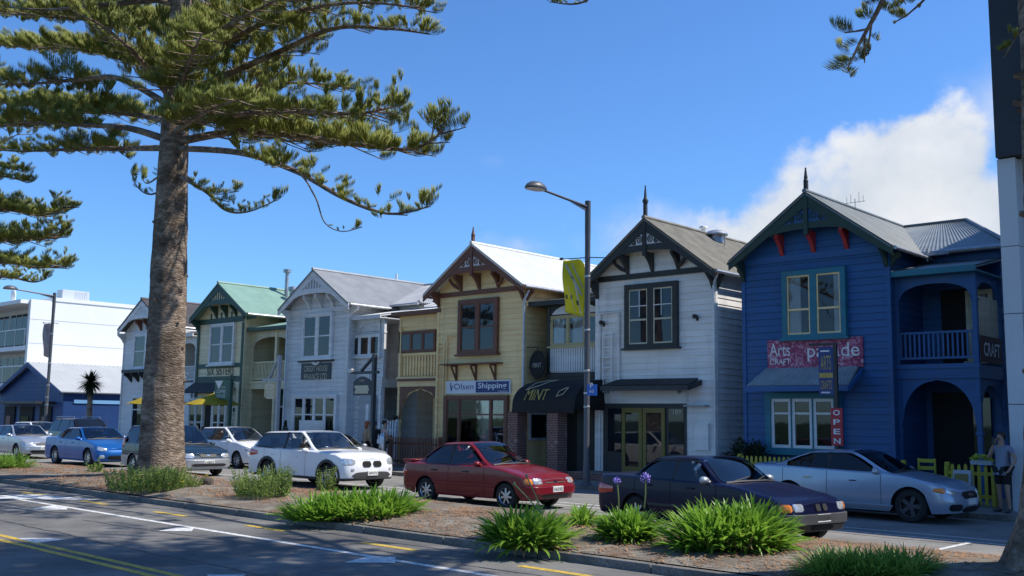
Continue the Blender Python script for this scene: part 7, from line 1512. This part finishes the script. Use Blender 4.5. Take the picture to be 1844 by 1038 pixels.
def person(label, loc, rz, h_, arms, top_m, bottom_m, hair_m, shorts=False, coat=False, sit=False, skirt=False, shoe=None, group=None, longhair=False, sleeve=.55):
    """figure facing -y before it is turned; arms: two (elbow, wrist, finger direction) sets, right then left"""
    t = thing('person', label, 'person', loc, group, rz); k = h_/1.75; J = {}; E = []
    def j(n, p, r_): J[n] = (tuple(c*k for c in p), r_*k)
    if sit: dz = -.44
    else: dz = 0
    j('pel', (0, .01, .96+dz), .125); j('spi', (0, .0, 1.12+dz), .115); j('che', (0, .0, 1.31+dz), .125); j('nck', (0, .01, 1.48+dz), .055); j('hd0', (0, -.01, 1.56+dz), .068); j('hd1', (0, -.02, 1.64+dz), .090); j('hd2', (0, -.005, 1.715+dz), .070); j('nose', (0, -.125, 1.625+dz), .014)
    E += [('pel', 'spi'), ('spi', 'che'), ('che', 'nck'), ('nck', 'hd0'), ('hd0', 'hd1'), ('hd1', 'hd2'), ('hd1', 'nose')]
    for s, sd_ in ((-1, 'r'), (1, 'l')):
        if sit: pts = ((s*.1, -.02, .50), (s*.13, -.42, .52), (s*.13, -.40, .09), (s*.14, -.55, .045))
        else: pts = ((s*.095, .0, .90), (s*.115, -.01 - .02*s, .50), (s*.125, .03-.03*s, .085), (s*.15, -.13-.03*s, .04))
        for n, p, r_ in zip(('hip', 'kne', 'ank', 'toe'), pts, (.09, .058, .04, .034)): j(n+sd_, p, r_)
        E += [('pel', 'hip'+sd_), ('hip'+sd_, 'kne'+sd_), ('kne'+sd_, 'ank'+sd_), ('ank'+sd_, 'toe'+sd_)]
        el, wr, fd = arms[0 if s < 0 else 1]; el = (el[0], el[1], el[2]+dz); wr = (wr[0], wr[1], wr[2]+dz); f = Vector(fd).normalized(); w3 = Vector(wr); palm = w3+f*.075
        j('sho'+sd_, (s*.185, .01, 1.41+dz), .058); j('elb'+sd_, el, .042); j('wri'+sd_, wr, .028); j('pal'+sd_, palm, .030)
        E += [('che', 'sho'+sd_), ('sho'+sd_, 'elb'+sd_), ('elb'+sd_, 'wri'+sd_), ('wri'+sd_, 'pal'+sd_)]
        q = f.cross(Vector((0, 0, 1))) if abs(f.z) < .9 else f.cross(Vector((1, 0, 0))); q.normalize(); cr = q.cross(f)
        for i, (off, ln) in enumerate(((-.028, .06), (-.01, .075), (.01, .072), (.028, .058))):
            a = palm+q*off+f*.03; b = a+f*ln*.55+cr*.012; c = b+f*ln*.35+cr*.03
            for m_, pt, r_ in ((0, a, .0095), (1, b, .009), (2, c, .008)): j('f%d%d%s' % (i, m_, sd_), pt, r_)
            E += [('pal'+sd_, 'f%d0%s' % (i, sd_)), ('f%d0%s' % (i, sd_), 'f%d1%s' % (i, sd_)), ('f%d1%s' % (i, sd_), 'f%d2%s' % (i, sd_))]
        a = w3+f*.045-q*.035*s; b = a-q*.03*s+f*.035; j('t0'+sd_, a, .011); j('t1'+sd_, b, .009); E += [('wri'+sd_, 't0'+sd_), ('t0'+sd_, 't1'+sd_)]
    mesh_obj('body', skin_mesh('body', J, E, 'pel'), M['skin'], t)
    def sub(name, spec, edges, root, m): Jq = {n: (J[n][0] if isinstance(p, str) else tuple(c*k for c in p), r_*k) for n, p, r_ in [(a, a if b is None else b, c) for a, b, c in spec]}; return mesh_obj(name, skin_mesh(name, Jq, edges, root), m, t)
    def mixp(a, b, f): A, B = Vector(J[a][0])/k, Vector(J[b][0])/k; return tuple(A.lerp(B, f))
    low = (0, .01, (.62 if coat else .90)+dz)
    spec = [('pel', None, .15), ('spi', None, .143), ('che', None, .148), ('cl', (0, .01, 1.45+dz), .085), ('shor', None, .075), ('shol', None, .075), ('er', mixp('shor', 'elbr', sleeve), .062), ('el', mixp('shol', 'elbl', sleeve), .062)]
    ed = [('pel', 'spi'), ('spi', 'che'), ('che', 'cl'), ('che', 'shor'), ('che', 'shol'), ('shor', 'er'), ('shol', 'el')]
    if sleeve > .9: spec += [('wr', mixp('elbr', 'wrir', .9), .045), ('wl', mixp('elbl', 'wril', .9), .045)]; ed += [('er', 'wr'), ('el', 'wl')]
    if not coat: spec += [('hem', (0, .01, .86+dz), .150)]; ed += [('pel', 'hem')]
    if coat and not sit: spec += [('lo', (0, .01, .62), .17)]; ed += [('pel', 'lo')]
    sub('coat' if coat else 'shirt', spec, ed, 'pel', top_m)
    fk = .8 if shorts else 1
    if shorts: spec = [('pel', None, .148), ('hipr', None, .112), ('hipl', None, .112), ('kr', mixp('hipr', 'kner', .82), .098), ('kl', mixp('hipl', 'knel', .82), .098)]; ed = [('pel', 'hipr'), ('pel', 'hipl'), ('hipr', 'kr'), ('hipl', 'kl')]
    else: spec = [('pel', None, .146), ('hipr', None, .108), ('hipl', None, .108), ('kner', None, .075), ('knel', None, .075), ('ar', mixp('kner', 'ankr', .93), .06), ('al', mixp('knel', 'ankl', .93), .06)]; ed = [('pel', 'hipr'), ('pel', 'hipl'), ('hipr', 'kner'), ('hipl', 'knel'), ('kner', 'ar'), ('knel', 'al')]
    sub('shorts' if shorts else 'trousers', spec, ed, 'pel', bottom_m)
    for sd_ in 'rl':
        a, b = Vector(J['ank'+sd_][0]), Vector(J['toe'+sd_][0]); Q = MB(); c = (a+b)/2; d = (b-a); ang = math.atan2(d.y, d.x); n0 = 0; Q.ball((0, 0, 0), .15*k, .052*k, .055*k, 12, 8); Q.v = [(c.x+v[0]*math.cos(ang)-v[1]*math.sin(ang), c.y+v[0]*math.sin(ang)+v[1]*math.cos(ang), max(.004, .052*k+v[2])) for v in Q.v]; Q.build('shoe', shoe or M['trim'], t, 60, True)
    hz = (1.665+dz)*k; Q = MB(); Q.ball((0, .012*k, hz), .098*k, .112*k, .095*k, 16, 12); Q.v = [(v[0], max(v[1], -.055*k) if v[2] < hz+.03*k else v[1], v[2] if v[2] > hz-.02*k or v[1] > .02*k else hz-.02*k) for v in Q.v]
    if longhair: Q.ball((0, .05*k, hz-.09*k), .095*k, .07*k, .13*k, 14, 10)
    Q.build('hair', hair_m, t, 60, True)
    Q = MB()
    for s in (-1, 1): Q.ball((s*.032*k, -.098*k, (1.65+dz)*k), .011*k, .006*k, .007*k, 8, 6)
    Q.ball((0, -.094*k, (1.583+dz)*k), .024*k, .006*k, .006*k, 8, 6); Q.build('eyes_and_mouth', M['hairdark'], t, 60, True)
    return t
M['teegrey'] = mat('grey_tee', (.20, .23, .30), .9, .15, 5, .2, 40); M['blackcloth'] = mat('black_cloth', (.012, .012, .014), .9, .2, 6, .2, 40); M['tancoat'] = mat('tan_coat', (.38, .27, .17), .9, .15, 6, .2, 40); M['pinkshirt'] = mat('dusty_pink_shirt', (.56, .38, .33), .9, .12, 6, .2, 40); M['darkcloth'] = mat('dark_brown_cloth', (.025, .02, .018), .9, .2, 6, .2, 40)
down = (((-.25, .03, 1.14), (-.26, -.06, .90), (0, -.2, -1)), ((.25, .03, 1.14), (.26, -.06, .90), (0, -.2, -1)))
pm_ = P(1806, 860, 24.0)
person('man in grey t-shirt and black shorts holding a drink to his mouth by yellow fence', (pm_.x, 24.0, .12), rad(-18), 1.76, (((-.24, -.14, 1.16), (-.06, -.20, 1.45), (.25, .05, .75)), ((.30, .04, 1.15), (.27, -.12, .96), (-.2, -.6, -.7))), M['teegrey'], M['blackcloth'], M['hairdark'], shorts=True, shoe=M['greytrim'])
t = thing('drink_bottle', 'dark drink bottle held up by the man in grey', 'bottle', (pm_.x, 24.0, .12), None, rad(-18)); Q = MB(); Q.lathe([(.028, 1.47), (.03, 1.50), (.03, 1.58), (.012, 1.62), (.012, 1.65)], (-.035, -.235, 0), 10); Q.build('bottle_body', M['trim'], t, 40, True)
pw = P(661, 790, 24.0); person('woman with auburn hair and tan coat seen from behind', (pw.x, 24.0, .12), rad(165), 1.72, down, M['tancoat'], M['darkcloth'], M['hairred'], coat=True, longhair=True, sleeve=1.0)
pw = P(692, 790, 24.3); person('man in dusty pink shirt with dark hair behind the parking meter', (pw.x, 24.3, .12), rad(150), 1.76, (((-.26, -.06, 1.15), (-.16, -.26, 1.08), (.4, -.8, .1)), ((.26, .03, 1.14), (.25, -.08, .90), (0, -.2, -1))), M['pinkshirt'], M['darkcloth'], M['hairdark'])
pw = P(674, 790, 24.9); person('dark haired person facing the street between the coat and pink shirt', (pw.x, 24.9, .12), rad(40), 1.70, down, M['darkcloth'], M['darkcloth'], M['hairdark'], sleeve=.9)
for px, rz, lb in ((365, -60, 'dark clothed cafe customer seated at left of the table under umbrella'), (382, 60, 'dark clothed cafe customer seated at right of the table under umbrella')):
    pq = P(px, 770, 24.75); t0 = person(lb, (pq.x, 24.75, .12), rad(rz*.5), 1.74, (((-.25, -.1, 1.12), (-.12, -.3, 1.0), (.3, -.8, 0)), ((.25, -.1, 1.12), (.12, -.3, 1.0), (-.3, -.8, 0))), M['darkcloth'], M['blackcloth'], M['hairdark'], sit=True, sleeve=1.0)
    t = thing('stool', 'dark wooden stool under the %s seated cafe customer' % ('left' if px < 370 else 'right'), 'stool', (pq.x, 24.77, .12)); Q = MB(); Q.box(pq.x-.18, pq.x+.18, 24.6, 24.96, .50, .55); Q.build('seat', M['brown'], t)
    for sx in (-.15, .15):
        for sy in (-.15, .15): Q = MB(); Q.box(pq.x+sx-.02, pq.x+sx+.02, 24.78+sy-.02, 24.78+sy+.02, .12, .50); Q.build('leg', M['brown'], t)
